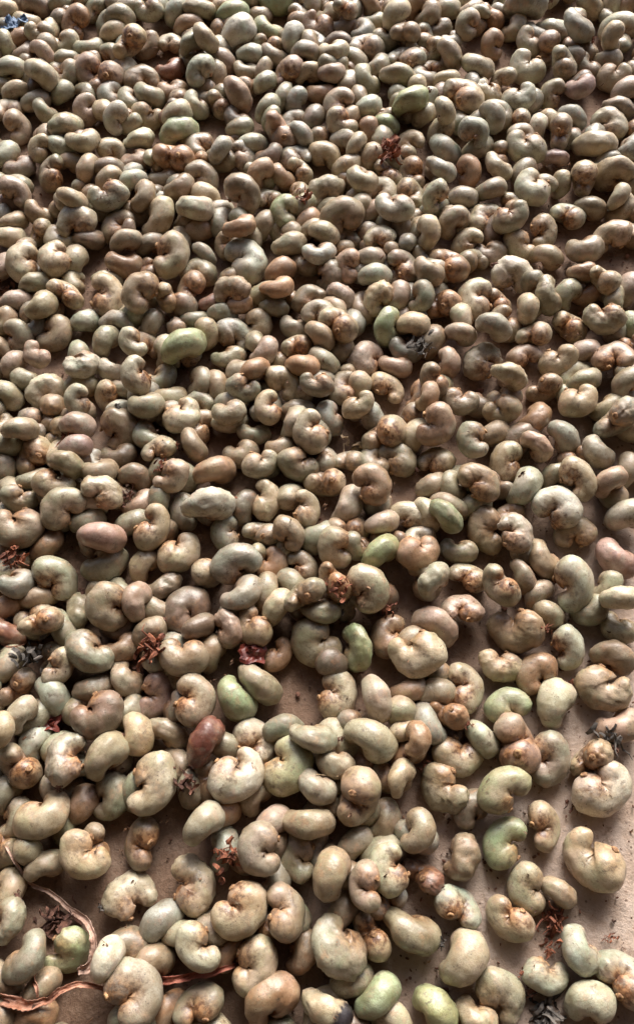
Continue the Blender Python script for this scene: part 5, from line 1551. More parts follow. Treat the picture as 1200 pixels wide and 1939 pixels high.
985 2489 83 49 -73 31 -33 255 5 4 4
-2164 6317 62 15 0 13 97 252 1 4 4
-965 5482 74 1 -82 -55 6 286 10 2 4
-1219 2163 96 79 -55 -23 -4 261 0 4 4
2563 6929 70 18 -22 -93 19 247 23 4 4
-1961 1860 74 54 1 -24 -79 297 0 4 4
-1241 3565 82 4 30 16 93 286 7 2 4
2236 6862 78 28 66 39 57 272 0 4 4
-2454 4731 88 29 -10 94 2 244 6 9 4
-660 5766 80 87 3 16 -44 258 8 3 4
-1730 2235 77 78 44 -3 -42 268 2 9 4
1845 3330 64 6 -98 -10 -1 272 10 4 4
100 1234 111 44 26 -75 40 264 9 3 4
-178 5350 72 3 1 -22 -96 289 12 9 4
-529 736 96 35 13 -54 74 245 4 4 4
-1493 500 66 12 -2 -98 7 263 3 9 4
522 5536 102 14 -67 55 -46 281 1 4 4
-25 3468 62 92 12 -12 -33 257 7 4 4
-1767 2846 72 78 41 0 45 271 4 4 4
-1354 3829 86 88 -2 -35 -30 284 0 4 4
-2065 1299 61 97 19 1 -9 242 14 9 4
-1638 168 98 72 33 -57 15 274 3 4 4
2770 6435 75 80 23 20 49 289 4 9 4
2560 5442 63 92 19 -1 -32 246 7 2 4
-193 5732 65 5 -84 -52 3 266 20 9 4
-841 6548 108 68 -51 -19 46 284 22 9 4
-1318 2390 76 11 2 -97 15 292 16 2 4
-235 7281 109 40 -78 3 -46 263 3 4 4
-358 3251 58 95 7 2 27 241 2 9 4
2176 4070 62 6 -68 -71 -4 273 10 2 4
1849 7306 80 25 -23 30 -88 257 1 0 4
-2060 3786 74 66 4 9 73 299 8 9 4
-809 3643 100 82 12 -44 31 269 1 0 4
-309 1677 116 57 -35 53 -50 293 8 2 4
-1404 615 96 13 19 -58 77 255 23 4 4
-180 -747 69 55 -13 -21 79 245 8 4 4
-1039 2999 73 75 60 -19 14 259 6 9 4
1495 5802 95 16 -91 34 14 282 0 0 4
-2524 4394 95 54 -34 41 -64 286 11 4 4
821 4716 66 6 13 97 13 265 20 4 4
549 5760 88 43 26 85 7 249 6 2 4
-1689 -482 103 32 3 -70 62 266 15 2 4
468 2036 81 21 -3 93 27 271 8 3 4
-1613 1265 80 67 -18 -3 70 257 10 4 4
2609 5184 74 56 33 -33 -67 281 5 4 4
1381 6875 115 24 35 18 -88 280 12 4 4
40 3689 84 11 3 93 -31 242 18 2 4
-1069 6673 91 75 -17 11 62 275 22 0 4
-389 4930 72 14 96 14 -13 252 3 4 4
1325 2030 79 6 -89 42 6 284 4 9 4
2149 3734 88 21 -83 48 -8 295 7 4 4
740 7199 59 4 6 -8 98 261 4 4 4
-1034 2125 62 2 -95 -22 -14 250 9 2 4
-1438 4557 113 64 -5 76 -3 242 11 3 4
-1055 4496 77 80 -10 -1 58 279 19 0 4
2470 4047 68 17 -97 4 1 246 0 2 4
1191 5747 67 41 -7 -12 -89 282 9 4 4
-1548 5956 73 3 -38 -91 8 288 3 4 4
-1025 1587 93 6 -23 -85 45 268 6 2 4
-759 5319 75 77 59 -16 -11 276 10 4 4
-239 4580 77 81 54 -15 -11 286 2 4 4
360 140 83 24 -87 -39 11 287 5 4 4
-1476 305 71 25 -84 44 -13 244 19 4 4
-326 -521 60 80 -5 1 -57 256 19 9 4
1749 5956 68 98 -2 -12 11 284 5 9 4
2579 4863 83 27 -85 -44 -2 283 16 4 4
-237 24 78 70 -17 -15 66 273 10 9 4
-1440 2062 84 43 -26 7 -85 274 17 3 4
-350 3048 91 84 -17 11 49 275 2 9 4
-1515 732 63 3 13 16 97 257 6 4 4
-519 3328 105 15 3 92 -34 282 6 9 4
-2741 5969 84 64 -15 -3 74 282 3 0 4
-31 2850 105 41 -87 22 3 286 0 4 4
656 2053 69 30 2 -23 -91 281 1 9 4
2270 2574 90 10 -9 -31 93 276 6 4 4
-1204 5810 97 0 -51 33 78 266 7 3 4
-1270 199 76 64 36 -6 -65 258 3 2 4
406 4531 71 70 6 5 69 297 1 9 4
-628 544 81 73 41 -11 -51 289 5 2 4
-537 4489 78 88 31 -18 27 285 6 4 4
2027 5586 63 89 26 -9 -34 251 4 9 4
1795 3129 80 94 -25 4 -17 278 3 4 4
-250 4844 87 27 -20 63 -69 243 5 2 4
633 4812 97 66 -37 39 -51 265 19 4 4
1674 2386 71 57 77 26 3 251 1 9 4
-1452 3729 103 18 -20 -35 89 285 17 9 4
-394 5310 109 30 -5 94 -11 283 10 3 4
2472 5083 81 10 90 -32 22 284 6 4 4
-2872 7264 82 58 48 -58 -28 297 4 4 4
-489 7012 61 2 40 -89 16 246 11 2 4
2588 6608 89 89 -24 2 36 275 14 4 4
-281 -245 76 32 65 35 58 265 22 3 4
-1531 -819 69 12 82 54 -9 242 0 9 4
691 1784 103 29 -79 53 -3 298 8 2 4
227 4550 71 8 98 -4 -13 255 10 9 4
955 5241 61 62 4 -23 -74 249 3 2 4
-194 2040 59 52 4 -17 -82 245 10 4 4
-931 6045 71 33 64 60 31 270 3 9 4
-1736 2702 69 41 -4 -17 -89 286 2 0 4
-156 6388 65 88 41 13 13 241 9 4 4
-109 3194 71 48 46 -44 -59 260 5 0 4
-8 6662 63 44 7 22 86 248 0 9 4
-1950 634 102 80 -41 24 -33 289 7 9 4
-721 1451 139 46 -63 21 57 287 3 3 4
35 3227 114 1 44 -21 86 286 1 9 4
572 5388 80 61 -2 -60 -49 252 9 2 4
-434 3571 98 16 -46 -66 54 245 9 0 4
1352 7023 88 16 -35 83 -37 280 2 2 4
-1812 4985 74 74 58 -13 -26 274 0 4 4
-1814 6873 66 6 70 68 18 273 5 4 4
2150 6361 93 14 -63 -63 -41 297 20 9 4
1030 6023 88 39 -42 43 -68 261 9 3 4
-54 6533 120 49 -18 -79 28 296 11 2 4
518 4360 93 27 -28 65 64 272 2 2 4
-737 6071 62 6 32 -93 1 272 6 4 4
-1042 -341 104 0 92 25 -26 290 13 2 4
-1037 2312 112 64 -23 -70 19 261 7 4 4
2506 4695 77 51 67 -43 -28 286 0 2 4
212 11 73 8 -30 -76 -56 263 3 2 4
-1178 7329 99 5 16 -62 76 280 6 4 4
1138 3066 71 8 -11 -93 31 251 4 3 4
432 557 68 7 -11 -82 -54 256 8 2 4
-1769 2404 100 6 -30 34 -88 277 10 4 4
-1923 6034 83 33 -83 42 -9 250 14 4 4
2197 3306 112 82 -17 35 40 280 2 0 4
-1620 5035 129 60 15 50 -58 281 0 2 4
301 6425 89 51 -84 7 -6 274 5 0 4
-2481 7238 78 9 -28 75 -57 242 7 4 4
1768 5035 102 8 17 51 -83 251 5 0 4
-2677 6806 91 18 -12 -85 46 285 10 9 4
-2111 1495 86 25 -12 -83 45 250 23 0 4
-798 6813 87 18 -20 28 91 281 11 2 4
-2220 4411 89 62 -45 -35 52 257 11 2 4
2441 3717 98 81 -42 -16 36 300 2 3 4
1157 6677 59 5 39 -91 6 260 10 9 4
-862 4912 115 34 27 -71 54 272 5 0 4
-2083 7199 91 30 79 -41 33 274 1 9 4
-1635 7030 104 57 -75 -22 19 299 1 2 4
-1209 687 74 45 83 -18 -23 264 15 3 4
-1548 5729 86 28 22 91 14 281 5 4 4
-803 7049 73 1 -29 -63 -70 264 5 0 4
-190 830 110 37 -89 12 20 272 3 4 4
-1787 7098 97 41 -44 -56 56 280 10 2 4
717 3976 101 1 -39 -83 38 274 11 9 4
518 6355 79 90 -25 -10 30 278 9 0 4
-1731 5814 94 33 -16 -68 61 272 9 0 4
-460 620 64 25 4 -38 -88 247 9 9 4
-2553 6137 65 3 15 7 98 265 19 4 4
-952 3489 62 1 96 22 -5 243 12 4 4
-1977 2906 81 21 42 86 14 298 7 9 4
-2376 7392 65 34 49 -71 -34 248 7 4 4
216 -761 89 60 -16 21 75 270 17 3 4
-1677 3237 65 12 -96 -20 0 266 8 4 4
-7 4583 101 52 -83 -7 15 271 9 2 4
-386 167 90 15 57 -53 -59 291 9 2 4
306 7039 96 68 -21 14 68 272 1 9 4
197 2130 83 66 73 10 -9 292 0 2 4
-1900 5498 94 84 -49 0 20 255 9 3 4
528 4657 93 46 -51 34 -62 260 11 4 4
-2072 3278 86 79 -45 0 -39 251 1 4 4
1644 5177 76 22 -71 -65 7 283 11 2 4
996 6974 60 52 6 -2 84 263 4 4 4
1175 4323 66 9 -10 -25 -95 265 9 4 4
243 422 72 25 90 -31 1 293 3 4 4
703 5874 83 63 64 -1 -41 268 2 4 4
-1331 -801 65 11 -18 -96 -12 267 21 4 4
516 4998 85 18 -93 27 4 276 0 0 4
2561 4470 70 2 -34 -92 15 253 7 9 4
-509 7334 79 1 69 63 34 294 12 4 4
-2754 6492 90 48 -47 -48 54 256 2 3 4
87 6318 129 58 -38 31 63 298 4 4 4
1619 4084 107 46 71 24 -46 279 1 4 4
-1723 6012 91 69 -6 22 -68 280 3 9 4
33 149 71 83 14 -22 -47 285 8 9 4
888 6226 79 4 25 95 -14 266 6 9 4
512 933 111 58 1 -80 1 279 5 4 4
-1983 4857 77 43 28 -50 -68 287 10 2 4
-2016 2017 80 79 -20 -20 52 299 4 3 4
-1817 4127 72 61 -26 11 -73 250 7 4 4
-439 6303 95 43 -36 54 -61 273 14 2 4
1396 7358 74 17 -5 79 56 253 5 9 4
-2213 7401 113 34 48 -26 75 284 19 9 4
-5167 7828 103 37 -77 50 -8 287 7 4 4
3679 4940 71 11 -58 -77 20 240 8 4 4
4023 11103 88 14 -54 -75 33 259 10 4 4
-4987 11078 107 52 -73 38 -19 297 3 9 4
1062 11389 89 10 72 39 55 290 0 0 4
4690 6870 69 18 -66 67 -23 247 3 9 4
757 8572 67 40 48 -67 -38 252 12 9 4
403 -1129 87 63 -21 -45 58 254 9 4 4
-3412 -138 64 30 -4 -16 93 241 10 9 4
-1161 8014 83 68 -25 -42 53 244 7 2 4
-3189 -1080 66 77 -4 0 62 264 8 4 4
-2603 9029 98 21 -63 -61 41 259 4 2 4
-231 9729 82 34 -79 -47 12 292 3 4 4
2800 8476 70 74 25 -19 -58 275 0 0 4
2719 2572 80 0 41 -76 -48 272 6 2 4
3316 6016 65 68 -4 -11 71 279 4 9 4
3856 9876 86 72 0 17 -65 275 16 4 4
654 -1699 108 22 -14 84 -46 282 11 4 4
1243 -2196 98 29 -94 13 8 288 2 2 4
-5142 9484 83 55 35 -24 -71 299 2 9 4
-283 -2038 62 13 -97 10 -10 251 4 3 4
-4776 4603 62 39 17 24 86 248 1 9 4
-3393 10538 81 50 35 -60 -50 300 7 0 4
3252 7843 83 4 60 75 -24 242 10 0 4
1198 -1846 61 5 53 83 2 248 21 2 4
2496 11183 118 44 -51 66 -28 298 3 9 4
-2155 9578 86 20 -10 -40 88 270 6 3 4
-3305 -1955 70 30 37 -58 -64 255 6 4 4
3662 8478 73 17 -7 -21 95 248 4 0 4
3960 3645 69 59 -18 10 -76 267 17 9 4
535 10842 67 98 -9 -11 -3 266 1 4 4
3220 -615 70 29 7 -58 -74 261 20 0 4
3078 1103 66 31 6 5 -94 244 8 9 4
-3777 9679 95 9 10 91 -38 262 0 4 4
-981 -1277 74 32 93 -1 -15 266 1 4 4
2619 8031 71 5 92 -37 -4 293 3 9 4
691 11263 86 24 -76 56 -14 282 4 4 4
-2163 -353 103 22 -44 78 36 299 6 4 4
1153 -1311 110 23 19 -72 61 276 5 9 4
3257 -1112 102 83 -43 21 -25 289 22 3 4
4139 4625 75 3 -5 -97 18 289 3 9 4
4618 10434 98 22 -68 -56 39 259 2 4 4
-1496 7919 81 12 91 -27 -24 278 7 4 4
4900 5218 76 13 3 7 -98 289 2 4 4
4442 8620 88 22 4 -39 88 283 0 0 4
2837 5270 66 52 73 -34 -25 244 5 4 4
-3731 2573 67 72 19 -5 65 266 16 4 4
2541 8294 65 58 74 -30 -11 244 6 4 4
2860 3971 77 11 7 -75 -63 283 19 2 4
-4120 4990 90 27 5 16 -94 297 2 9 4
890 9966 81 39 -15 -27 -86 299 7 2 4
2950 8141 78 14 2 -60 -77 290 1 9 4
2778 9428 92 95 -28 7 -2 287 3 3 4
-2825 -724 81 64 -19 -29 67 291 10 4 4
5386 8799 79 89 38 19 -9 269 1 9 4
3420 11087 92 63 51 -54 16 276 4 4 4
-2765 8570 70 28 4 -35 -88 274 2 2 4
-5068 10557 70 51 -8 -14 83 264 22 2 4
-1823 -1290 78 21 21 94 6 262 7 9 4
3608 10820 95 83 -33 -13 40 298 10 4 4
2087 715 98 47 -31 -43 -69 290 7 4 4
3587 1559 67 2 -9 28 -94 244 7 2 4
3541 5793 83 5 -31 79 -51 251 7 9 4
1567 7376 88 23 -32 -82 39 296 2 2 4
-1374 9587 74 31 17 -5 -92 263 4 2 4
-1823 11320 98 28 -23 58 -71 288 9 9 4
2332 11441 73 7 92 36 -8 267 8 2 4
-3294 11272 98 28 -37 86 -15 264 1 0 4
-4438 9100 77 17 -84 -46 -17 259 9 3 4
-2725 3727 75 58 26 2 -76 244 6 4 4
-3859 7403 88 97 -20 6 7 289 5 0 4
-2582 10476 61 26 -10 -9 -95 256 3 9 4
4052 10724 64 84 25 -11 -44 253 10 4 4
-1599 -2040 89 8 -2 98 -15 298 5 2 4
3163 6219 71 25 69 54 40 272 4 3 4
-4440 3514 104 39 -42 62 -53 296 11 4 4
-2869 10640 87 24 -33 59 -68 267 10 9 4
-1701 7696 65 77 30 23 49 251 0 9 4
-47 10705 119 59 -36 14 70 287 22 0 4
-3476 7874 114 58 -25 61 -45 258 4 0 4
1930 -432 123 12 19 54 -80 292 17 4 4
3800 2196 64 19 96 7 10 262 17 4 4
63 -1802 96 51 59 12 -60 259 5 0 4
3861 -170 92 17 -15 70 -67 264 3 0 4
3461 -312 72 2 7 83 53 271 2 9 4
-154 10448 68 22 74 -60 -17 270 6 3 4
-3781 496 64 98 7 1 11 265 11 2 4
-2722 854 96 24 -58 77 -3 278 10 3 4
3156 10958 67 18 31 51 77 250 4 2 4
179 10813 96 43 43 77 12 298 6 9 4
4046 10077 97 19 -12 87 -42 262 0 4 4
4840 8047 129 20 -81 -15 52 278 5 4 4
1241 8995 87 22 39 -48 -74 295 6 4 4
4261 4346 71 3 3 -73 -66 261 4 2 4
2297 10315 60 4 -53 82 -15 246 12 4 4
-1314 9035 58 95 -5 -11 -23 241 1 4 4
5122 6043 77 0 2 -16 98 299 21 2 4
3138 4533 118 51 -11 83 -15 256 10 0 4
2856 -968 90 27 -95 -6 8 282 5 9 4
3371 6846 72 62 8 -3 -77 287 0 0 4
-4072 1392 79 39 -69 -57 13 245 1 9 4
-3200 5126 83 21 -25 71 -61 245 8 4 4
-2772 5049 70 10 48 82 25 282 3 9 4
4460 5390 92 64 -60 -30 33 266 1 4 4
-3326 8884 88 69 10 54 45 261 11 4 4
-2193 10360 56 65 -10 4 -74 245 6 3 4
2705 -12 76 8 27 86 40 291 14 9 4
4898 11268 72 25 28 -79 -47 271 2 4 4
743 -1350 117 17 31 79 -47 268 3 9 4
380 11335 89 22 11 96 8 293 3 4 4
3523 7617 101 32 -90 -2 -25 289 8 4 4
1832 10754 71 4 -1 15 -98 266 9 4 4
-1921 10706 71 52 81 -4 21 261 9 4 4
299 8429 67 5 50 -83 -20 259 3 9 4
2510 9037 74 37 41 56 60 272 6 9 4
-2900 1462 69 67 66 -30 -10 257 10 3 4
-3594 -2071 81 10 30 -6 94 257 10 4 4
5166 6679 80 70 -42 28 -49 246 7 9 4
-2445 2560 67 27 72 59 20 261 9 2 4
-3273 10809 93 18 -10 -76 60 290 10 9 4
2281 1108 66 34 8 -59 -72 246 11 2 4
-4413 2838 74 44 3 20 86 286 3 2 4
-3838 171 82 0 14 -88 43 281 4 4 4
3501 9750 104 49 -86 5 4 296 3 4 4
62 11402 83 15 0 -80 57 246 2 4 4
494 8028 73 95 -23 -9 12 285 5 0 4
3509 481 65 4 54 77 30 256 14 4 4
79 11120 117 21 -90 1 35 278 6 9 4
-1884 9881 64 1 -76 63 -9 284 3 4 4
1751 -2432 79 25 26 -1 -92 243 0 3 4
-3862 4519 84 61 35 -70 -3 253 6 4 4
2019 9732 62 1 97 19 -3 248 2 2 4
2968 3374 64 59 27 23 71 248 2 3 4
-3604 6406 62 6 -73 -67 -1 277 6 0 4
2710 3058 78 67 6 14 -72 255 7 4 4
-1271 11085 103 33 -92 -1 17 278 16 9 4
1380 7798 72 5 -96 -23 11 245 4 9 4
1974 8066 61 82 4 7 55 247 1 3 4
4734 5590 97 59 -70 -39 -3 253 8 2 4
5345 8414 82 11 33 93 0 299 11 9 4
-3814 3326 102 66 -29 -11 67 293 20 2 4
2269 435 64 22 59 -72 -27 251 4 9 4
4223 8764 71 48 66 -47 -30 264 18 4 4
1448 9417 65 9 50 -85 -7 275 2 4 4
3758 8068 73 15 -3 -26 94 257 0 9 4
4170 1555 68 90 30 -22 -16 261 23 2 4
3870 1302 71 87 46 1 5 271 4 2 4
1865 8435 67 4 99 -9 -1 279 0 0 4
-3988 5719 101 4 7 66 -73 268 5 0 4
2896 4312 65 14 -69 -69 -10 250 10 2 4
-4046 260 86 81 -57 -7 -4 270 17 2 4
3057 -228 82 73 -22 -22 59 292 5 4 4
5261 10328 71 7 69 -68 18 259 8 9 4
5332 9665 71 19 -34 -90 11 256 5 4 4
5363 7494 88 35 -15 -69 60 248 3 4 4
-3783 7121 82 27 88 -20 -31 274 4 4 4
2907 7785 73 19 -92 30 -2 251 9 9 4
-4409 11328 69 67 -9 -4 -72 295 11 0 4
-4741 6169 78 57 25 -12 -76 287 4 9 4
1955 10287 74 67 30 0 66 282 10 3 4
-4247 2604 121 17 47 50 -69 251 6 9 4
2427 -589 68 30 24 -90 -15 251 0 4 4
-3181 1262 77 5 92 -34 -10 295 9 9 4
294 10559 61 9 29 -89 -30 243 10 3 4
1388 8562 97 61 -65 -24 34 258 8 4 4
1150 9562 80 44 50 63 37 287 11 0 4
2814 -369 93 89 -12 23 36 265 8 9 4
-3792 11044 82 84 -29 -22 38 286 4 0 4
249 9550 67 3 -96 -17 -18 259 3 9 4
-521 -1054 109 48 -3 36 -79 295 5 4 4
4306 11138 68 0 5 -38 -91 256 16 2 4
-5004 8087 68 62 -3 10 76 258 6 4 4
80 8893 63 5 82 49 24 247 4 2 4
1772 11133 104 39 -72 -10 -55 242 14 4 4
2159 9093 71 49 74 -32 -32 259 3 0 4
4245 6395 93 31 -83 42 12 242 2 9 4
2986 -1843 76 91 -12 -16 34 288 3 4 4
3437 8046 87 87 -39 -16 22 300 10 4 4
-3424 4257 71 13 29 74 57 263 0 2 4
-5115 8475 100 33 -44 48 -67 287 8 3 4
-1014 10732 78 12 -97 -12 6 280 11 3 4
-1139 10400 87 10 -4 62 -77 245 5 0 4
-3834 1699 63 67 28 1 67 244 0 2 4
-1752 8049 72 8 62 -74 -22 274 7 4 4
-2535 2774 70 53 43 -68 -22 245 11 2 4
191 -2057 89 20 -84 48 0 284 5 9 4
4666 8954 70 89 11 -10 41 292 20 4 4
3284 3191 87 14 -1 24 -95 298 3 4 4
3133 9608 74 91 6 23 30 248 7 3 4
-2514 420 75 59 24 -13 -75 279 8 2 4
-4872 5489 78 29 45 -65 -51 290 5 4 4
-4439 4021 75 57 80 9 7 280 12 2 4
2895 2171 58 22 5 6 96 249 1 4 4
1061 8145 89 26 -30 72 -55 257 5 0 4
3708 2883 71 66 -15 -15 71 253 3 4 4
4419 3155 93 90 -35 -20 8 284 3 9 4
-3074 3022 80 6 3 -35 92 285 9 4 4
-2412 1078 77 1 -87 44 19 261 6 3 4
-4247 9822 74 60 25 47 59 260 9 4 4
-2772 10133 80 12 28 73 60 297 10 4 4
4528 11350 108 39 -35 62 -57 298 6 2 4
3076 8563 119 76 -33 40 -36 290 0 3 4
4533 4879 77 27 33 88 15 264 3 0 4
4085 8011 98 9 13 -66 72 278 4 4 4
-3796 2346 74 78 51 34 5 244 4 0 4
3535 755 71 65 15 -18 -71 286 10 9 4
-1205 10158 68 18 42 78 41 260 1 4 4
-5348 8939 85 3 24 90 -33 246 20 4 4
-2668 -1223 103 9 24 -71 63 273 21 9 4
-2626 -855 76 10 -98 10 7 265 9 2 4
-3311 5390 59 8 36 -91 -11 246 0 2 4
2879 1499 68 52 74 16 36 248 21 9 4
1590 -1896 81 4 -36 88 29 293 4 9 4
-5159 10279 97 32 -49 74 -31 270 4 9 4
-2476 9403 75 76 51 35 15 254 7 3 4
-2470 8481 69 37 56 53 50 254 8 2 4
-2690 -2313 105 13 -4 79 -58 280 8 9 4
4397 5843 120 67 -52 -30 -41 284 0 4 4
-4079 1025 66 52 -21 17 -79 244 1 4 4
-895 9027 68 66 59 36 25 244 4 9 4
4823 8403 96 49 67 11 -52 262 6 9 4
-4612 8138 72 36 48 52 59 266 2 2 4
-3127 3591 70 56 73 -36 -4 260 23 0 4
4197 7403 83 67 20 2 -70 291 0 4 4
3404 2631 76 3 79 -51 -32 245 1 0 4
-4642 4233 92 61 -17 -58 -50 268 10 9 4
522 10158 73 28 81 45 21 284 0 2 4
1715 -1661 68 29 -19 12 -92 240 8 9 4
-3568 -1815 65 98 2 -2 -11 276 2 3 4
-3296 8269 70 87 20 -4 -43 273 9 4 4
1537 10352 88 12 -54 -75 34 251 10 4 4
3098 9095 89 48 -59 45 -44 276 5 0 4
-3678 9006 78 35 5 16 -91 253 17 9 4
5184 10676 76 35 19 36 83 292 12 2 4
702 10645 94 42 -73 -51 8 285 13 9 4
2693 -1151 72 14 -4 97 12 256 2 4 4
-934 10301 106 41 -21 -73 48 285 3 9 4
-2904 9541 75 92 29 -2 -21 291 19 2 4
-5379 8149 103 34 -62 -44 54 247 1 9 4
-4972 5187 85 21 -8 -29 92 282 9 4 4
1853 8979 86 4 -5 52 -84 268 2 2 4
363 -2448 118 17 -72 -52 41 294 2 2 4
-1464 -1216 85 5 29 -54 -78 287 4 9 4
4058 1881 102 50 -57 -46 44 292 3 4 4
4228 2153 66 85 46 9 19 249 6 4 4
1452 10693 95 19 -87 24 -37 261 8 9 4
-2693 1617 74 84 36 18 34 286 11 0 4
-4699 8990 76 58 53 46 40 282 9 3 4
-4266 4602 73 6 -41 -87 21 252 0 4 4
2412 -1961 66 27 78 51 17 259 11 4 4
-3329 7503 99 30 74 9 -58 246 8 4 4
4003 9347 77 88 4 14 -42 254 14 2 4
-4042 10967 94 5 83 11 52 265 9 3 4
-2277 -44 67 99 -5 3 0 262 0 2 4
3684 4645 66 54 82 -9 -9 246 12 9 4
-149 8227 66 20 28 -87 -32 256 11 0 4
-4672 7204 79 46 26 -75 -37 279 8 2 4
1706 9518 76 19 85 -33 -33 253 1 9 4
-5284 7480 68 99 0 2 7 278 6 2 4
3636 -1384 116 11 14 43 -87 296 8 3 4
4279 6869 76 1 5 -29 95 280 11 9 4
2700 -2207 76 37 65 43 49 283 11 4 4
-3137 453 91 60 57 -9 -53 298 3 3 4
-3949 4253 118 35 35 -39 77 292 7 9 4
4371 10064 61 3 76 -63 3 265 5 9 4
3143 5453 72 47 -13 -23 83 252 8 9 4
4610 9870 86 55 53 57 26 293 3 4 4
1941 9246 83 23 -12 -91 28 257 5 4 4
-3942 9954 73 32 9 52 77 264 9 2 4
-3060 5813 103 50 -76 -22 32 258 0 9 4
4074 11351 68 80 -1 5 -59 268 5 9 4
-1633 10934 75 84 -19 7 -49 289 11 4 4
4412 10901 68 33 89 -28 5 269 2 9 4
-3473 5991 127 46 -28 83 9 294 1 2 4
-896 9864 71 65 -21 12 -70 274 0 0 4
-3846 -377 113 45 -74 49 7 267 10 9 4
794 7677 99 30 -60 52 -51 283 9 4 4
-1116 8901 67 31 31 54 71 247 3 4 4
-4125 7948 109 57 -34 -17 72 293 3 4 4
4997 8960 85 20 -11 -10 96 282 8 4 4
2701 437 89 1 -2 -93 34 298 0 4 4
3200 7475 83 18 92 18 -26 252 18 9 4
3699 10077 85 91 -7 23 -31 244 23 4 4
-1891 9392 89 15 -96 -7 18 260 5 4 4
-4044 9567 79 88 8 33 29 242 22 2 4
2377 1497 64 99 4 -1 -3 272 11 2 4
4251 3041 65 69 41 19 55 247 11 9 4
3496 4360 70 84 19 -3 -50 269 0 2 4
3603 -1765 66 90 19 20 32 242 13 9 4
5436 8005 77 36 41 -52 -64 277 7 4 4
-3038 7245 83 80 -22 -28 46 271 0 9 4
3814 7376 74 32 89 28 2 279 2 9 4
-3774 1274 84 12 19 -16 95 282 10 0 4
2397 1976 137 51 -74 31 29 293 19 9 4
1639 8628 106 21 -13 92 -26 289 10 4 4
4811 9685 95 44 -24 -43 74 295 10 2 4
-4111 6319 109 15 40 82 -36 266 6 4 4
5464 9386 73 13 -97 -14 1 283 7 3 4
-3779 5346 112 52 -47 -13 69 262 11 0 4
3893 6457 78 38 52 67 34 285 3 4 4
3335 1563 98 80 -50 26 -10 241 7 4 4
-955 7504 65 84 9 -9 -51 272 21 9 4
1448 8041 59 2 -74 -65 -6 258 0 2 4
-4099 8814 73 23 27 -27 -88 253 9 4 4
-3162 9683 85 61 45 53 35 290 4 2 4
-5437 9653 79 20 -84 -46 -11 269 10 2 4
4658 7196 61 72 25 8 62 248 17 2 4
903 10799 85 0 -55 56 60 253 4 9 4
-2339 -673 74 75 -13 -17 61 287 22 2 4
-3706 7601 97 95 -20 8 19 300 11 2 4
2917 4873 74 64 74 -15 -1 273 11 4 4
-1489 11221 84 32 44 -47 -68 291 8 2 4
-5019 6373 98 77 -27 -36 43 291 8 9 4
-3234 3330 100 40 -27 50 -71 295 8 9 4
-2662 7736 92 89 -21 -1 38 300 4 2 4
780 8989 71 13 -23 -93 -23 274 10 3 4
-3106 10331 105 76 -48 3 41 253 0 4 4
-3868 6774 66 29 1 19 93 260 4 3 4
-4081 1719 80 69 59 32 25 291 5 9 4
-3666 10552 69 92 25 -5 -25 274 8 9 4
-1143 -2408 87 19 -61 76 0 269 5 4 4
-2041 370 89 38 -50 58 -49 270 0 3 4
-418 10502 67 88 7 -2 46 289 13 0 4
4177 5673 59 87 0 -1 48 251 0 3 4
-3028 2348 107 36 2 -63 67 279 13 4 4
766 10264 71 28 -15 -55 -76 250 10 9 4
-1067 7795 116 59 -44 6 66 269 0 4 4
-2086 7581 115 16 -34 -65 65 291 16 2 4
-795 8598 68 14 -11 -8 -97 285 11 2 4
3900 7129 71 56 24 23 75 280 10 0 4
1176 10853 66 14 44 75 45 251 8 0 4
3328 3474 72 11 9 -27 -94 275 11 3 4
4304 3848 80 2 -34 -91 16 282 13 3 4
4257 2429 91 52 -81 16 -18 293 23 4 4
3739 11269 63 32 11 -7 -93 242 14 4 4
-3081 8924 60 97 13 -5 -17 250 1 9 4
-4004 4783 66 50 61 50 33 244 8 2 4
-3244 6630 74 35 -82 -41 13 256 15 9 4
-4153 5853 66 17 19 19 94 259 7 4 4
-5077 7195 68 13 98 0 -7 266 1 2 4
3865 5733 82 37 75 -28 -44 273 9 2 4
2704 10207 67 8 -82 52 -17 258 13 4 4
1599 9878 80 8 -18 83 -51 248 10 4 4
4966 10005 86 45 -51 48 -53 271 3 0 4
-2489 119 71 2 -8 -99 5 298 22 4 4
-14 9404 71 52 -9 -9 83 258 9 3 4
-4802 7464 55 4 56 -81 6 244 23 4 4
-643 9014 70 98 9 5 -2 279 6 0 4
-5190 6710 97 7 30 83 -44 244 5 2 4
-4633 11364 81 45 -82 24 -22 262 8 4 4
-1132 9450 69 10 3 94 30 260 17 4 4
3731 10523 84 89 -24 8 -34 299 20 4 4
2089 10478 89 23 -41 79 -36 264 10 0 4
-4352 8210 60 89 24 8 36 243 5 2 4
-2123 10056 67 45 84 -26 -4 256 12 9 4
-3985 3548 74 12 -14 93 27 266 7 2 4
-4719 9799 80 65 41 -32 -53 300 7 4 4
-2836 9274 78 13 76 62 -1 296 7 4 4
-72 7805 68 5 81 56 12 288 21 3 4
2057 -1387 76 73 47 -28 -38 283 21 9 4
1778 7729 64 5 -97 -20 -2 276 2 3 4
2949 9944 85 23 -42 62 -60 255 11 9 4
-499 10793 74 86 25 8 42 295 8 2 4
-4972 8809 123 4 -74 -23 61 257 11 0 4
-3444 9857 79 58 -34 33 -65 256 16 9 4
-4837 5958 63 91 -6 -4 -39 284 2 3 4
4568 6525 73 5 -38 90 19 270 9 4 4
-4789 9529 62 39 26 22 84 244 11 9 4
-4490 10138 68 5 64 -74 -14 267 1 0 4
-3374 1683 85 35 -90 19 -9 283 5 4 4
4757 6091 65 20 59 77 6 241 5 0 4
2999 -2269 117 39 31 -72 46 277 16 2 4
2079 8584 96 31 -53 -76 -15 287 13 9 4
-1055 -1556 70 7 1 -33 93 243 2 9 4
2998 5855 87 94 -17 2 27 295 7 9 4
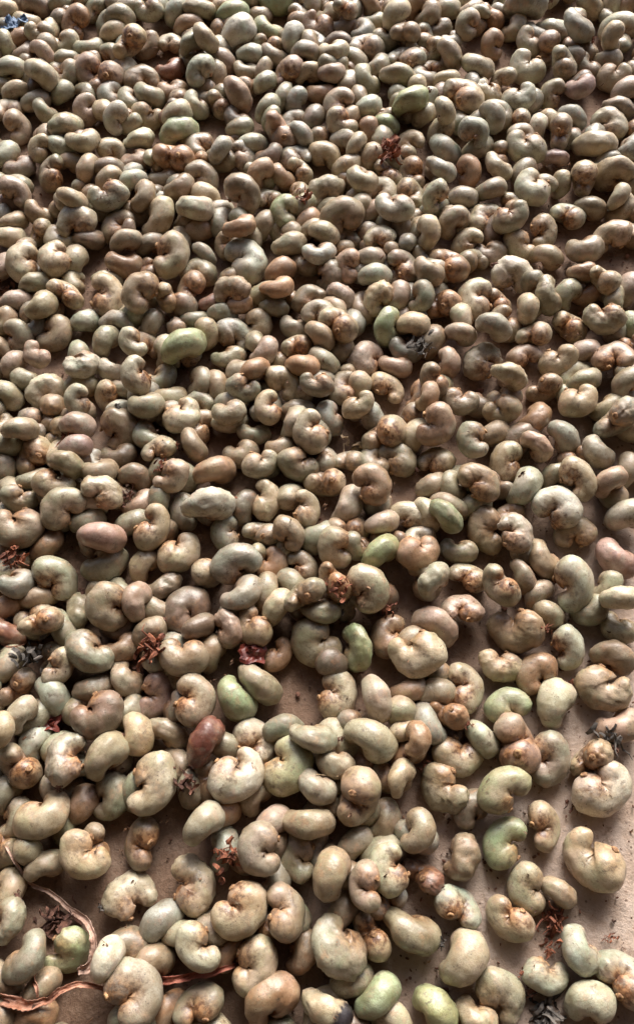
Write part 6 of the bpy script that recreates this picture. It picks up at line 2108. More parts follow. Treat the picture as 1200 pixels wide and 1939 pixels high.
3048 1838 67 7 16 6 97 269 5 4 4
2772 -1574 67 11 3 -84 -51 251 9 3 4
-3190 6957 70 85 1 -33 -39 243 5 9 4
-2523 2015 72 6 -7 97 -20 242 18 4 4
-3227 1908 85 12 80 40 41 299 4 2 4
-2108 7775 82 18 -19 95 7 262 4 2 4
-487 -1423 72 91 16 9 35 286 4 9 4
1943 -1942 89 86 -24 -8 41 295 10 4 4
-4499 5958 66 13 43 -83 -30 258 0 3 4
-13 -1470 71 75 63 5 11 262 13 4 4
-2298 -1734 112 26 21 86 -35 262 7 0 4
-3082 -354 67 2 -30 93 15 263 11 4 4
4695 4562 93 70 7 42 56 298 8 4 4
-4692 7844 83 55 -20 -34 73 281 0 4 4
5281 11494 106 23 59 -66 38 278 6 2 4
4123 3329 80 25 -23 -21 -91 286 13 4 4
1625 11399 76 1 31 -89 -31 284 3 0 4
-2404 11126 70 15 0 -18 96 272 16 4 4
-3030 -837 92 42 -37 58 -57 257 9 9 4
-3755 3567 67 1 83 -53 -10 254 9 2 4
-4799 6770 94 27 -35 -65 60 262 3 4 4
2433 7728 98 87 -3 26 -40 270 6 2 4
2850 10737 79 68 -34 -34 53 264 16 4 4
3070 5210 70 58 -15 -28 73 254 16 9 4
-3830 8056 108 89 -41 13 -6 300 9 2 4
2743 -633 102 23 -36 79 -43 299 9 4 4
4417 5100 74 26 -22 -93 -2 242 11 9 4
633 -2139 87 45 -23 3 85 253 1 2 4
-2902 4733 106 32 12 37 -85 267 21 9 4
-3101 7500 74 39 -15 22 -87 275 2 2 4
3313 -1 70 4 97 17 12 294 1 2 4
-3528 5001 63 81 35 16 43 243 10 9 4
3775 6265 82 62 10 16 -75 254 18 3 4
-677 10396 71 42 42 -63 -48 263 3 4 4
-3474 9302 108 40 20 88 -6 274 4 9 4
3373 4957 88 26 -89 27 -22 289 0 4 4
3681 9546 67 94 -24 -2 -17 259 10 4 4
3643 -1152 63 68 8 -2 -71 253 9 9 4
5072 7291 74 13 92 -24 -26 246 15 0 4
-2671 2502 72 24 65 -67 -21 284 4 9 4
-2307 -2329 83 35 40 75 37 296 5 4 4
-3315 3997 64 6 99 3 6 278 1 4 4
-3579 -1079 93 62 -56 18 -49 264 9 4 4
-2494 1493 82 79 -60 2 -2 242 2 2 4
-4176 7609 75 35 85 -38 5 287 11 9 4
-2142 -2273 75 48 86 -10 2 284 0 4 4
4874 8854 80 84 -49 10 -18 248 3 2 4
-1759 9036 81 5 -87 39 -24 270 4 0 4
3584 2997 103 48 -70 -51 -10 265 9 4 4
-151 7562 70 9 52 -83 13 272 3 0 4
-3044 10552 75 40 82 -35 -18 287 0 2 4
3746 8724 81 5 -6 80 58 296 3 0 4
-3134 1694 71 50 17 -2 84 288 2 9 4
-3772 4115 87 93 -27 -2 22 283 4 4 4
-2363 3348 95 64 65 32 -22 278 9 0 4
4101 3018 78 90 -15 1 38 266 1 9 4
-2689 4619 69 19 -49 -84 1 256 10 3 4
4245 5503 75 9 17 87 44 286 8 9 4
1566 9528 85 49 45 65 33 293 11 9 4
-4326 10499 72 81 -12 8 -54 272 1 9 4
3324 4096 88 9 -95 -22 16 272 11 4 4
3795 9391 80 17 29 59 73 298 2 4 4
-3960 4394 83 2 6 -56 81 269 3 0 4
4325 2681 74 36 29 67 56 266 11 0 4
-4924 9926 71 15 17 56 79 263 19 4 4
-620 -1534 88 33 -77 52 -5 245 9 4 4
-2991 8513 76 72 68 2 -2 281 9 0 4
4577 10590 79 15 5 20 -96 252 9 0 4
2381 -1796 90 27 13 94 1 266 3 9 4
-5410 7772 70 98 16 -2 3 290 11 3 4
2270 235 72 28 65 69 1 245 11 4 4
886 10630 75 19 5 8 -97 270 22 9 4
4209 1989 81 92 12 29 18 256 2 2 4
-2039 -429 104 32 -48 74 -32 291 12 9 4
1765 10359 77 96 -25 4 0 255 6 3 4
-3345 -2143 93 30 -17 43 -82 292 9 4 4
942 -1357 81 83 -53 -5 7 243 10 2 4
-2023 7419 78 9 24 -57 -77 273 2 2 4
1216 10601 73 8 60 -78 -12 295 8 9 4
2754 4991 115 38 -37 -6 83 283 17 2 4
-2593 4885 77 34 74 -53 -16 298 0 4 4
2544 -1557 64 87 32 -17 -31 251 1 9 4
5078 10543 77 35 -7 -90 -19 251 1 4 4
-2901 6600 71 13 -59 -77 15 263 2 2 4
-4121 11148 69 77 -18 5 -60 280 5 9 4
4685 6644 104 45 -28 -29 79 297 8 2 4
-2690 11322 92 54 -72 27 -32 282 23 4 4
-2777 4309 103 8 -47 -78 38 288 22 0 4
-1654 11191 72 61 37 24 65 276 1 2 4
2380 1665 81 56 52 45 45 297 5 9 4
-3077 3758 66 40 74 48 20 250 1 0 4
2427 -798 71 48 3 -21 84 259 10 4 4
-1320 11354 92 47 18 21 -83 252 11 9 4
-5434 10177 83 59 -5 41 68 258 4 2 4
-3190 5866 84 80 42 39 11 271 2 4 4
-3955 5077 68 83 16 -24 -46 272 21 4 4
-3545 3059 115 79 -54 -22 -13 300 8 2 4
-4727 11285 102 54 -15 -58 58 270 0 4 4
-5284 9288 81 42 -88 1 -18 245 1 0 4
-3657 382 90 20 -45 85 12 268 2 2 4
3529 10565 102 60 -69 15 -35 288 19 9 4
3216 -1305 73 16 -2 -9 97 286 5 4 4
4769 9893 64 9 -94 -28 5 245 6 4 4
2353 2133 77 12 -58 69 -38 242 8 4 4
-5160 8014 71 68 62 34 14 246 11 4 4
-5429 10921 83 49 23 -5 -83 289 2 4 4
-2376 3176 70 12 -6 98 6 251 13 4 4
4979 10813 78 60 9 57 53 241 7 0 4
3851 4944 69 21 13 -63 -72 254 11 4 4
4204 6149 113 79 8 -45 39 296 17 9 4
3872 9021 59 98 -2 -10 4 252 1 4 4
-368 -1690 78 25 -62 -72 13 279 16 9 4
3797 4273 96 77 -22 -4 58 297 8 9 4
-297 -1285 64 10 98 -3 5 272 8 4 4
4023 6543 70 80 -28 11 -50 259 5 9 4
5135 8105 79 66 25 35 60 291 3 4 4
-2363 -415 71 12 45 -79 -37 263 0 4 4
5095 7504 74 24 -89 -35 -1 275 5 4 4
-1272 10013 81 9 -86 43 -24 275 17 9 4
-2461 736 73 1 -18 97 11 297 9 9 4
-3356 5598 83 51 83 -6 -17 296 8 2 4
-3723 10215 64 10 -83 51 -15 256 11 9 4
84 10318 69 26 -10 10 94 249 9 3 4
-2593 10635 77 20 48 82 19 290 8 4 4
1872 11261 71 72 20 -52 -40 246 2 3 4
4049 1181 66 61 31 -52 -50 248 20 3 4
3083 1384 62 97 2 6 20 242 11 4 4
-3401 629 85 15 11 -22 95 298 0 4 4
-2898 729 70 3 59 79 12 293 1 4 4
-3511 2658 87 27 83 -5 -47 244 11 2 4
-3869 9226 64 30 5 20 92 255 11 2 4
-2011 9762 89 62 35 10 -68 266 3 2 4
-4694 5700 97 9 -5 92 -34 290 9 9 4
-2326 10700 136 61 -60 8 50 291 2 0 4
1171 7779 68 21 -79 -56 3 258 3 3 4
-2113 1847 92 23 -49 83 6 264 13 9 4
-3755 8383 97 60 -30 -54 49 268 8 9 4
-3923 8822 81 48 80 12 -32 245 0 2 4
-4335 1698 108 5 -70 -62 31 294 2 2 4
3422 2326 77 83 -6 -34 -41 253 17 4 4
2924 8568 108 38 -79 -26 37 261 11 0 4
-2699 -460 117 76 -5 63 6 257 10 3 4
-4323 5925 77 10 11 -85 -49 289 4 4 4
-1584 7370 74 25 -80 48 -22 270 7 4 4
1267 -962 75 1 60 -78 -12 295 1 4 4
4310 7039 60 0 94 30 1 253 11 0 4
-3093 2856 67 5 53 -81 19 245 9 2 4
-3838 2967 87 92 16 28 15 280 9 2 4
-4198 2898 79 2 94 22 21 299 4 0 4
5303 7290 73 31 9 -59 -73 271 10 4 4
537 -1084 84 57 71 -16 -34 290 14 2 4
-2561 8259 72 26 79 -50 -20 280 10 2 4
3019 7101 76 10 -17 43 -87 240 5 0 4
-2238 8028 90 14 -32 -82 43 275 10 9 4
-4999 10172 82 14 -7 -88 44 266 1 2 4
3881 6901 77 47 16 1 -86 269 3 4 4
1050 9903 70 26 93 -11 -21 248 17 3 4
4289 10279 56 50 0 -7 85 243 2 0 4
4880 7179 66 5 -81 54 -15 262 1 4 4
-3211 9250 69 27 -10 -91 -27 244 1 4 4
-5220 10441 63 97 -14 -12 4 242 1 9 4
2873 4105 64 92 16 2 32 268 11 9 4
-4376 7836 63 8 34 -92 12 254 1 2 4
-3740 -2273 76 13 31 -29 -89 248 8 4 4
-3878 5592 88 13 -18 15 95 294 7 9 4
-4057 3696 83 17 -96 8 16 243 13 2 4
-5045 7038 104 45 7 34 -81 272 2 2 4
-2393 9032 76 53 32 50 59 277 1 4 4
4748 7805 68 24 40 -64 -59 247 9 0 4
-3383 -642 83 7 5 -52 84 265 3 9 4
3952 890 72 85 -6 0 51 279 21 0 4
4236 11412 74 48 47 51 52 272 10 4 4
1390 -2123 84 50 -48 -58 41 256 13 4 4
-1820 10263 65 88 42 -10 -15 247 9 2 4
3823 -658 78 93 -11 7 -31 288 11 4 4
3866 6069 79 78 34 -9 -50 292 0 2 4
5458 8595 89 16 -19 90 -32 258 22 4 4
216 -1880 81 4 -67 -69 24 241 4 0 4
748 -2369 105 2 20 70 -67 258 11 3 4
2820 7914 86 21 -30 58 -71 261 21 4 4
-3186 11151 72 87 17 3 45 298 10 0 4
-2826 9982 70 92 32 13 -7 251 4 2 4
4328 4188 75 7 -81 -56 11 268 5 0 4
2676 8188 115 8 -59 -11 79 243 4 3 4
3697 2593 86 28 -85 42 -2 256 4 2 4
2848 10936 95 80 -49 20 -24 271 2 0 4
747 7351 72 9 26 -92 -25 289 10 4 4
-1316 8895 95 6 -21 1 97 290 0 3 4
3796 2365 82 35 70 59 13 300 6 2 4
-2293 7272 81 17 -56 78 18 247 7 9 4
3252 8980 67 44 88 -9 -5 257 9 2 4
-3764 19 69 14 87 -45 4 292 3 0 4
-1386 10688 58 7 91 36 11 247 6 9 4
-3781 6365 101 74 -65 6 8 261 23 3 4
-2630 3478 71 3 95 28 0 297 5 4 4
3046 11084 79 23 -14 14 -94 298 2 2 4
-930 10474 61 30 93 -16 -4 243 22 4 4
1752 9190 113 16 5 60 -77 285 3 0 4
-1632 -1181 97 70 27 60 24 281 3 9 4
-2927 7536 88 86 -10 14 -46 293 2 2 4
834 9128 86 54 0 -39 73 253 1 2 4
2274 -266 79 53 -8 27 -79 243 0 9 4
2697 2176 77 50 71 -42 -24 287 8 0 4
-4039 2513 74 22 -3 -3 97 296 0 4 4
4519 9096 76 23 -3 95 13 243 6 4 4
-4317 9595 86 97 -2 14 -16 286 10 3 4
1800 8632 139 33 -67 -13 64 289 7 3 4
3108 -766 109 11 8 42 -89 297 7 4 4
4300 1715 94 26 -85 28 -32 274 14 2 4
-2584 -1634 83 68 -1 -36 62 241 3 4 4
-2171 8626 77 77 3 11 -62 264 17 0 4
-1721 -1610 126 7 -44 -66 58 297 10 2 4
-2825 -185 82 61 75 -5 -22 285 16 2 4
-800 9672 71 17 -61 -74 -20 251 10 2 4
3705 8279 102 81 -33 27 -37 281 23 4 4
359 8732 96 42 -36 -62 54 300 7 0 4
2553 4312 75 5 34 -88 30 248 10 0 4
-4706 5438 66 7 2 69 71 244 11 2 4
-4411 4227 86 19 -72 65 -5 278 2 4 4
-2975 -1362 73 2 -22 92 28 275 1 4 4
4204 8306 77 82 -5 -23 51 265 7 9 4
-2282 9728 100 58 -60 50 -18 241 11 4 4
4859 4629 70 38 87 -29 -8 270 1 4 4
-3208 4228 101 31 -93 12 12 280 11 9 4
3579 5534 81 11 -39 -77 -47 287 8 4 4
701 -1544 63 17 -16 -94 -20 244 1 2 4
-4635 11023 85 87 -15 8 45 270 8 4 4
2831 3759 66 94 17 -1 -27 265 8 2 4
1556 10823 94 23 -12 70 -65 249 13 2 4
2499 -1114 65 83 -5 -5 54 270 9 2 4
-1389 -1805 91 39 -15 -26 86 295 3 4 4
3331 10127 71 4 -93 29 -16 269 0 2 4
-2767 5508 89 80 -56 -15 -6 253 2 9 4
-2590 9233 75 97 13 11 5 281 5 9 4
-2738 1247 61 27 81 46 21 241 8 9 4
53 9599 103 32 -54 73 -21 285 8 4 4
-969 9376 75 57 33 -15 -73 267 8 9 4
-4060 2007 68 19 19 -72 -63 251 6 2 4
1459 10213 88 9 7 24 -95 274 10 4 4
-1095 -1405 98 90 3 22 -34 292 5 9 4
-2935 280 95 15 -8 95 -21 281 7 9 4
3449 3651 94 10 -57 70 -40 290 2 2 4
3647 11359 64 1 -21 96 -10 258 11 9 4
1152 7353 85 59 -6 17 -77 288 8 9 4
2017 9362 64 41 88 -20 0 248 3 4 4
-3262 -1727 86 31 -68 -63 -16 249 7 3 4
3131 6002 87 20 -59 -68 36 250 10 9 4
-3384 -1107 65 29 43 -82 -20 253 11 4 4
4448 3462 62 6 -41 -90 -1 274 9 2 4
-4776 7314 112 84 -36 37 -6 254 10 2 4
-514 8434 82 87 -20 -11 42 297 3 0 4
2240 7649 74 14 -93 -30 7 270 3 9 4
2018 10811 66 5 5 -88 -44 250 4 9 4
2619 3258 78 5 -11 59 79 275 16 4 4
546 -1835 68 56 78 -20 -16 254 13 4 4
3603 -2155 76 62 56 -38 -37 282 15 2 4
3715 7107 111 52 -66 -30 43 280 3 4 4
-726 7542 70 7 51 -84 -11 288 17 2 4
-361 10372 64 17 4 -33 -92 250 5 3 4
-571 -736 76 5 -98 -1 10 264 11 0 4
3082 2634 77 46 60 -64 -5 274 8 4 4
-1660 -954 61 90 29 0 30 244 7 4 4
-4594 10453 66 1 23 96 4 276 7 4 4
4611 10230 97 63 -46 -20 57 250 8 4 4
3527 7802 73 60 49 -43 -43 269 17 2 4
2878 1062 75 43 32 61 57 273 4 9 4
-2291 2637 73 76 -11 -31 -55 246 3 9 4
-4402 3863 88 10 -37 -80 44 246 10 2 4
-905 7334 74 97 6 16 -7 251 7 9 4
-4659 3396 75 10 -37 91 -12 264 10 2 4
-268 7808 65 0 -37 -92 2 270 5 9 4
2064 -1160 77 63 26 -11 -71 284 5 2 4
-1812 7426 83 20 -73 64 2 254 11 9 4
-3531 5283 90 34 -60 -71 8 276 0 2 4
2445 8552 72 98 6 10 6 271 5 4 4
4707 8138 78 74 60 27 8 270 7 0 4
-2093 -1410 80 11 -15 -85 47 252 1 9 4
3742 10285 73 60 34 24 66 280 0 4 4
-2962 -2293 97 12 74 59 -25 265 0 2 4
2273 10877 68 4 5 17 97 280 7 2 4
-758 8848 69 13 11 -1 98 291 11 9 4
3172 10626 77 77 59 16 -11 259 5 4 4
-3100 6459 76 14 -95 -22 6 273 3 4 4
769 -2044 88 22 -10 93 25 287 5 9 4
1234 9286 101 24 -66 -61 34 287 11 3 4
-2918 7047 134 64 -38 64 -15 285 20 9 4
31 8568 89 35 -23 -23 87 255 5 9 4
-581 -2047 77 28 90 30 3 297 3 3 4
-2269 221 96 50 -63 -44 37 278 8 4 4
-3724 9947 78 30 -94 -11 3 265 11 4 4
3754 10747 90 45 -53 -58 40 286 7 9 4
4624 3918 84 86 -43 1 -23 278 11 3 4
-1465 7708 73 11 -97 14 3 267 8 2 4
899 -1817 63 27 3 16 94 253 23 2 4
2638 -355 84 22 -74 61 -10 271 18 4 4
2599 329 71 7 21 58 77 266 5 9 4
2287 9681 88 17 -25 -84 43 285 9 4 4
-3613 -416 80 4 -27 85 43 282 5 3 4
3603 -942 105 34 -85 9 -37 274 8 4 4
4429 3729 73 91 -23 -19 25 253 9 0 4
-2815 -1943 67 59 79 -3 -11 244 11 3 4
629 8686 66 6 88 -45 6 286 8 2 4
103 7245 87 40 -37 -53 -64 251 19 2 4
2352 2743 79 51 15 42 72 287 7 9 4
-3305 1191 98 54 54 19 -61 252 7 9 4
-3870 2223 59 32 5 -7 93 261 5 4 4
1089 -2418 65 3 16 96 19 263 2 9 4
1353 -2465 62 15 -18 -94 -21 242 6 3 4
-3254 8018 89 19 -18 90 -33 250 1 4 4
3350 824 98 43 0 -45 77 281 1 4 4
-4496 8601 70 9 -95 -24 8 252 3 2 4
-3589 3470 72 27 22 77 52 258 9 2 4
-2814 6138 68 52 82 2 16 254 8 4 4
-3263 -1284 113 5 -47 -27 83 245 6 0 4
-5022 6616 71 72 66 -10 6 264 1 4 4
3227 5171 90 48 -68 38 -38 282 11 4 4
-3802 5984 73 70 18 -27 -62 287 0 3 4
1293 -1400 65 88 -17 6 -42 245 11 4 4
-3565 7303 75 2 64 72 24 299 6 3 4
-2630 322 85 28 -19 -57 74 256 0 0 4
2879 10490 95 20 -32 74 -54 290 11 9 4
105 10626 65 6 -59 -78 9 251 6 2 4
34 10919 83 19 -16 59 76 275 20 9 4
3690 9735 95 57 -39 41 -58 280 14 4 4
-5208 6142 63 9 -4 -11 -98 268 7 9 4
-3269 2046 81 7 -18 26 -94 266 17 3 4
341 10914 71 32 -6 14 -92 273 10 9 4
2249 7995 113 45 -36 80 0 259 7 4 4
-1118 -1808 76 2 15 -15 -97 271 4 3 4
4130 2313 87 53 -38 46 -59 250 11 4 4
-1988 11428 91 71 -62 12 -27 278 10 2 4
4624 6209 99 40 -2 -45 79 294 1 4 4
2854 -2458 100 65 -33 -8 -66 292 1 9 4
2309 7413 64 22 -3 -51 -82 242 0 9 4
1987 10096 111 62 -58 12 -50 296 4 4 4
3635 -1558 66 70 46 16 50 252 7 9 4
3851 1585 89 13 -13 -35 91 260 7 0 4
1113 8771 74 17 -50 -84 0 280 10 0 4
146 -2497 92 41 78 -10 -44 281 3 2 4
-2044 -1076 89 32 75 -15 -54 256 1 4 4
3061 8051 136 47 -58 47 45 290 9 2 4
-2168 10953 102 25 -58 76 -11 299 2 4 4
4515 6900 103 8 -1 52 -84 300 3 2 4
-4214 10104 132 30 -59 -7 73 278 9 4 4"""
CLASSES = list(TINT)
# flags: 1 the notch shows, 2 stained, 4 thick, 8 rotten patch, 16 dried stalk
GROUP = 'raw cashew nuts spread out on the earthen floor'

def parse(row):
    t = row.split(' ')
    return [int(a) for a in t[:8]], int(t[8]), CLASSES[int(t[9])], int(t[10])

rc = random.Random(3)
def tint_of(cls, rnd):
    a = TINT[cls]
    k = rnd.triangular(.66, 1.16, 1.0); w = rnd.uniform(-.07, .06)
    return (a[0] * k * (1 + w), a[1] * k, a[2] * k * (1 - w))

for i, row in enumerate(NUT_ROWS.strip().split('\n')):
    d, k, cls, fl = parse(row)
    me, fold = NUTS[k]
    o = bpy.data.objects.new('cashew_nut', me)
    COL.objects.link(o)
    q = Quaternion([a / 99 for a in d[3:7]]).normalized()
    s = d[7] / 1e4
    o.rotation_mode = 'QUATERNION'
    o.rotation_quaternion = q
    o.location = (d[0] / 1e4, d[1] / 1e4, d[2] / 1e4)
    sy, sz = rc.uniform(.90, 1.08), rc.uniform(.94, 1.08) * (1.14 if fl & 4 else 1)
    o.scale = (s, s * sy, s * sz)
    o.color = (*tint_of(cls, rc), 1.0 if fl & 2 else rc.uniform(.5, 1.0))
    if fl & 8: o['rot'] = 1.0
    o['label'] = LABELS[i]
    o['category'] = 'cashew nut'
    o['group'] = GROUP
    if fl & 1:                                   # the notch shows: the scar where the nut hung from its fruit
        c = bpy.data.objects.new('stem_scar', SCARS[rc.randrange(4)]); COL.objects.link(c)
        c.parent = o; c.location = (.075, fold - .005, rc.uniform(-.03, .03)); c.rotation_euler = (rc.uniform(-.3, .3), rc.uniform(0, 6), rc.uniform(-.3, .5))
    if fl & 16:
        c = bpy.data.objects.new('dried_stalk', STUBS[rc.randrange(6)]); COL.objects.link(c)
        c.parent = o; c.scale = (.72,) * 3; c.location = (.45, rc.uniform(-.02, .10), rc.uniform(-.02, .08)); c.rotation_euler = (rc.uniform(0, 6), rc.uniform(-.4, .4), rc.uniform(0, .8))

# the rest of the heap: past three hundred, one mass
LOW = []
for k in range(NV):
    A, F = nut_geometry(96 + k, 28, 20)
    LOW.append((A, np.array(F)))
vs, fs, tn, lc, se = [], [], [], [], []
nvt = 0
for row in HEAP_ROWS.strip().split('\n'):
    d, k, cls, fl = parse(row)
    A, F = LOW[k]
    q = Quaternion([a / 99 for a in d[3:7]]).normalized()
    M = np.array(q.to_matrix()); s = d[7] / 1e4
    sc = np.array([s, s * rc.uniform(.90, 1.08), s * rc.uniform(.94, 1.08) * (1.14 if fl & 4 else 1)])
    P = (A * sc) @ M.T + np.array(d[:3]) / 1e4
    vs.append(P); fs.append(F + nvt); nvt += len(A)
    t = tint_of(cls, rc)
    tn.append(np.tile([*t, 1.0 if fl & 2 else rc.uniform(.5, 1.0)], (len(A), 1)))
    lc.append(A); se.append(np.full(len(A), rc.random()))
vs = np.concatenate(vs); fs = np.concatenate(fs); tn = np.concatenate(tn); lc = np.concatenate(lc); se = np.concatenate(se)
me = bpy.data.meshes.new('cashew_heap')
me.vertices.add(len(vs)); me.vertices.foreach_set('co', vs.ravel())
me.loops.add(fs.size); me.loops.foreach_set('vertex_index', fs.ravel())
me.polygons.add(len(fs)); me.polygons.foreach_set('loop_start', np.arange(0, fs.size, 4)); me.polygons.foreach_set('loop_total', np.full(len(fs), 4))
me.polygons.foreach_set('use_smooth', np.ones(len(fs), dtype=bool))
me.update(calc_edges=True); me.validate()
a = me.attributes.new('tint', 'FLOAT_COLOR', 'POINT'); a.data.foreach_set('color', tn.ravel())
a = me.attributes.new('lco', 'FLOAT_VECTOR', 'POINT'); a.data.foreach_set('vector', lc.ravel())
a = me.attributes.new('seed', 'FLOAT', 'POINT'); a.data.foreach_set('value', se)
bm = bmesh.new(); bm.from_mesh(me); bmesh.ops.recalc_face_normals(bm, faces=bm.faces); bm.to_mesh(me); bm.free()
me.materials.append(MAT_HEAP)
heap = bpy.data.objects.new('cashew_heap', me); COL.objects.link(heap)
heap['kind'] = 'stuff'
heap['label'] = 'mass of smaller and half buried cashew nuts filling the heap and its far part'

# ------------------------------------------------------------------ dried bits, peel, scraps
def tag(o, label, cat, group=None):
    o['label'] = label; o['category'] = cat
    if group: o['group'] = group
    return o

def at_origin(bmx, c):
    for w in bmx.verts: w.co -= c

MATS = {'s': MAT_STALK, 'r': MAT_STALK_RED, 'g': MAT_GREY, 'b': MAT_BEIGE, 'k': MAT_SKIN}
BITS = [
    ('dried_stalk_clump', -0.1446, -0.0204, 0.0038, 0.0154, 's', 26, 8, 'dark shrivelled clump of dried stalk near the long curved peel strip', 'dried stalk'),
    ('dried_stalk_clump', -0.0501, 0.0122, 0.0183, 0.0124, 'r', 22, 5, 'red brown torn residue clinging to the pale upright mint nut', 'dried stalk'),
    ('dried_stalk_clump', 0.1315, -0.0196, 0.0034, 0.0136, 'r', 24, 9, 'rust brown crumbly stalk on bare floor above the pale mint nuts', 'dried stalk'),
    ('dried_stalk_clump', 0.1282, -0.0337, 0.0019, 0.0076, 'r', 12, 5, 'small red stalk standing in the notch of the mint heart nut', 'dried stalk'),
    ('dried_stalk_clump', 0.1156, -0.0522, 0.0059, 0.0087, 's', 12, 5, 'small dull brown stalk end at the side of the mint heart nut', 'dried stalk'),
    ('dried_stalk_clump', 0.1208, -0.0665, 0.0039, 0.0157, 'g', 26, 6, 'grey brown fibrous clump between the mint heart nut and the large round pale nut', 'dried stalk'),
    ('dried_stalk_clump', 0.1623, -0.0287, 0.0013, 0.0053, 'r', 8, 3, 'tiny red stalk crumb alone on the open floor', 'dried stalk'),
    ('dried_stalk_clump', -0.1027, 0.2545, 0.0183, 0.0095, 'r', 16, 5, 'pinkish shredded stalk squeezed between two cream nuts', 'dried stalk'),
    ('dried_stalk_clump', -0.1248, 0.2359, 0.0142, 0.0095, 's', 14, 5, 'brown shredded stalk on the shoulder of a curled cream nut', 'dried stalk'),
    ('dried_stalk_clump', -0.1936, 0.1889, 0.0201, 0.0122, 'r', 20, 6, 'pink shredded stalk beside a dark gap close to the heap edge', 'dried stalk'),
    ('dried_stalk_clump', -0.0998, 0.1289, 0.0232, 0.0154, 'r', 26, 7, 'tall rusty red shreds between a brown nut and a curled tan nut', 'dried stalk'),
    ('dried_stalk_clump', -0.1052, 0.1205, 0.0027, 0.0112, 's', 16, 5, 'brown shreds hanging under the tall rusty red shreds', 'dried stalk'),
    ('fruit_skin_scrap', -0.1618, 0.0887, 0.0108, 0.0161, 'k', 6, 0, 'dark red folded scrap of fruit skin over a speckled mint nut', 'fruit skin'),
    ('fruit_skin_scrap', -0.0394, 0.1284, 0.017, 0.0156, 'k', 6, 0, 'dark red scrap of fruit skin under a wrinkled nut by bare floor', 'fruit skin'),
    ('dried_stalk_clump', 0.1729, 0.081, 0.0124, 0.0145, 'g', 22, 8, 'dark grey fuzzy clump against a big pale pinkish nut', 'dried stalk'),
    ('dried_stalk_clump', 0.1515, 0.0411, 0.0017, 0.0068, 's', 9, 4, 'small dark brown crumbs on the floor below a curved white nut', 'dried stalk'),
    ('dried_stalk_clump', 0.0563, 0.5294, 0.0193, 0.0167, 'r', 26, 8, 'orange red shredded stalk high up among small nuts', 'dried stalk'),
    ('dried_stalk_clump', -0.0109, 0.4815, 0.0226, 0.0121, 'r', 16, 4, 'rust red dry flake touching the round pale green nut', 'dried stalk'),
    ('dried_stalk_clump', -0.2343, 0.4086, 0.0031, 0.0143, 's', 16, 8, 'pale brown dried flower end at the heap edge', 'dried stalk'),
    ('dried_stalk_clump', -0.1697, 0.2777, 0.0159, 0.0109, 'r', 14, 7, 'reddish fibres between a round dark-stalked nut and a mauve nut', 'dried stalk'),
    ('dried_leaf_scrap', -0.1738, 0.1274, 0.0186, 0.0149, 'g', 18, 2, 'dark grey scrap of dry leaf in a shaded gap', 'leaf scrap'),
    ('dried_stalk_clump', 0.026, 0.2768, 0.0031, 0.0132, 'b', 16, 7, 'pale splintered dry stalk sticking up beside a brown gap', 'dried stalk'),
    ('dried_stalk_clump', 0.0446, 0.1583, 0.0151, 0.008, 'r', 12, 4, 'small pinkish crumbs on bare floor below a curled cream nut', 'dried stalk'),
    ('dried_stalk_clump', -0.0744, 0.0525, 0.0195, 0.0134, 's', 22, 4, 'dark dried stalk remains behind the largest speckled cream nut', 'dried stalk'),
    ('dried_stalk_clump', 0.0749, 0.3501, 0.0182, 0.0129, 'g', 18, 5, 'grey shrivelled flower-like clump below the pale lime bean-shaped nut', 'dried stalk'),
    ('dried_stalk_clump', 0.0129, 0.1641, 0.0348, 0.0103, 'r', 16, 4, 'orange torn husk shreds at the tip of a split nut', 'dried stalk')]
for n, (name, x, y, z, size, kind, fl, tw, label, cat) in enumerate(BITS):
    bm = bmesh.new(); rnd = random.Random(900 + n)
    if name == 'fruit_skin_scrap':                   # a folded thick piece of skin
        nx, ny = 9, 7; rows = []
        for i in range(nx):
            row = []
            for j in range(ny):
                u, w = i / (nx - 1) - .5, j / (ny - 1) - .5
                row.append(Vector((u * size * (1 + .3 * noise.noise(Vector((w * 3, n, 0)))), w * size * .8 * (1 + .4 * noise.noise(Vector((u * 3, n, 5)))),
                                   size * .30 * noise.noise(Vector((u * 2.5, w * 2.5, n))) - size * .5 * u * u)))
            rows.append(row)
        th = Vector((0, 0, size * .09))
        T = [[bm.verts.new(p + th) for p in r] for r in rows]; Bt = [[bm.verts.new(p) for p in r] for r in rows]
        for i in range(nx - 1):
            for j in range(ny - 1):
                bm.faces.new((T[i][j], T[i + 1][j], T[i + 1][j + 1], T[i][j + 1])); bm.faces.new((Bt[i][j], Bt[i][j + 1], Bt[i + 1][j + 1], Bt[i + 1][j]))
        ed = [(i, 0) for i in range(nx)] + [(nx - 1, j) for j in range(1, ny)] + [(i, ny - 1) for i in range(nx - 2, -1, -1)] + [(0, j) for j in range(ny - 2, 0, -1)]
        for a, c in zip(ed, ed[1:] + ed[:1]):
            bm.faces.new((T[a[0]][a[1]], Bt[a[0]][a[1]], Bt[c[0]][c[1]], T[c[0]][c[1]]))
        crumple(bm, Vector((0, 0, 0)), size * .7, rnd, fl, tw)
    else:
        crumple(bm, Vector((0, 0, 0)), size, rnd, fl, tw)
    o = link_bm(name, bm, MATS[kind], False)
    o.location = (x, y, z)
    tag(o, label, cat)

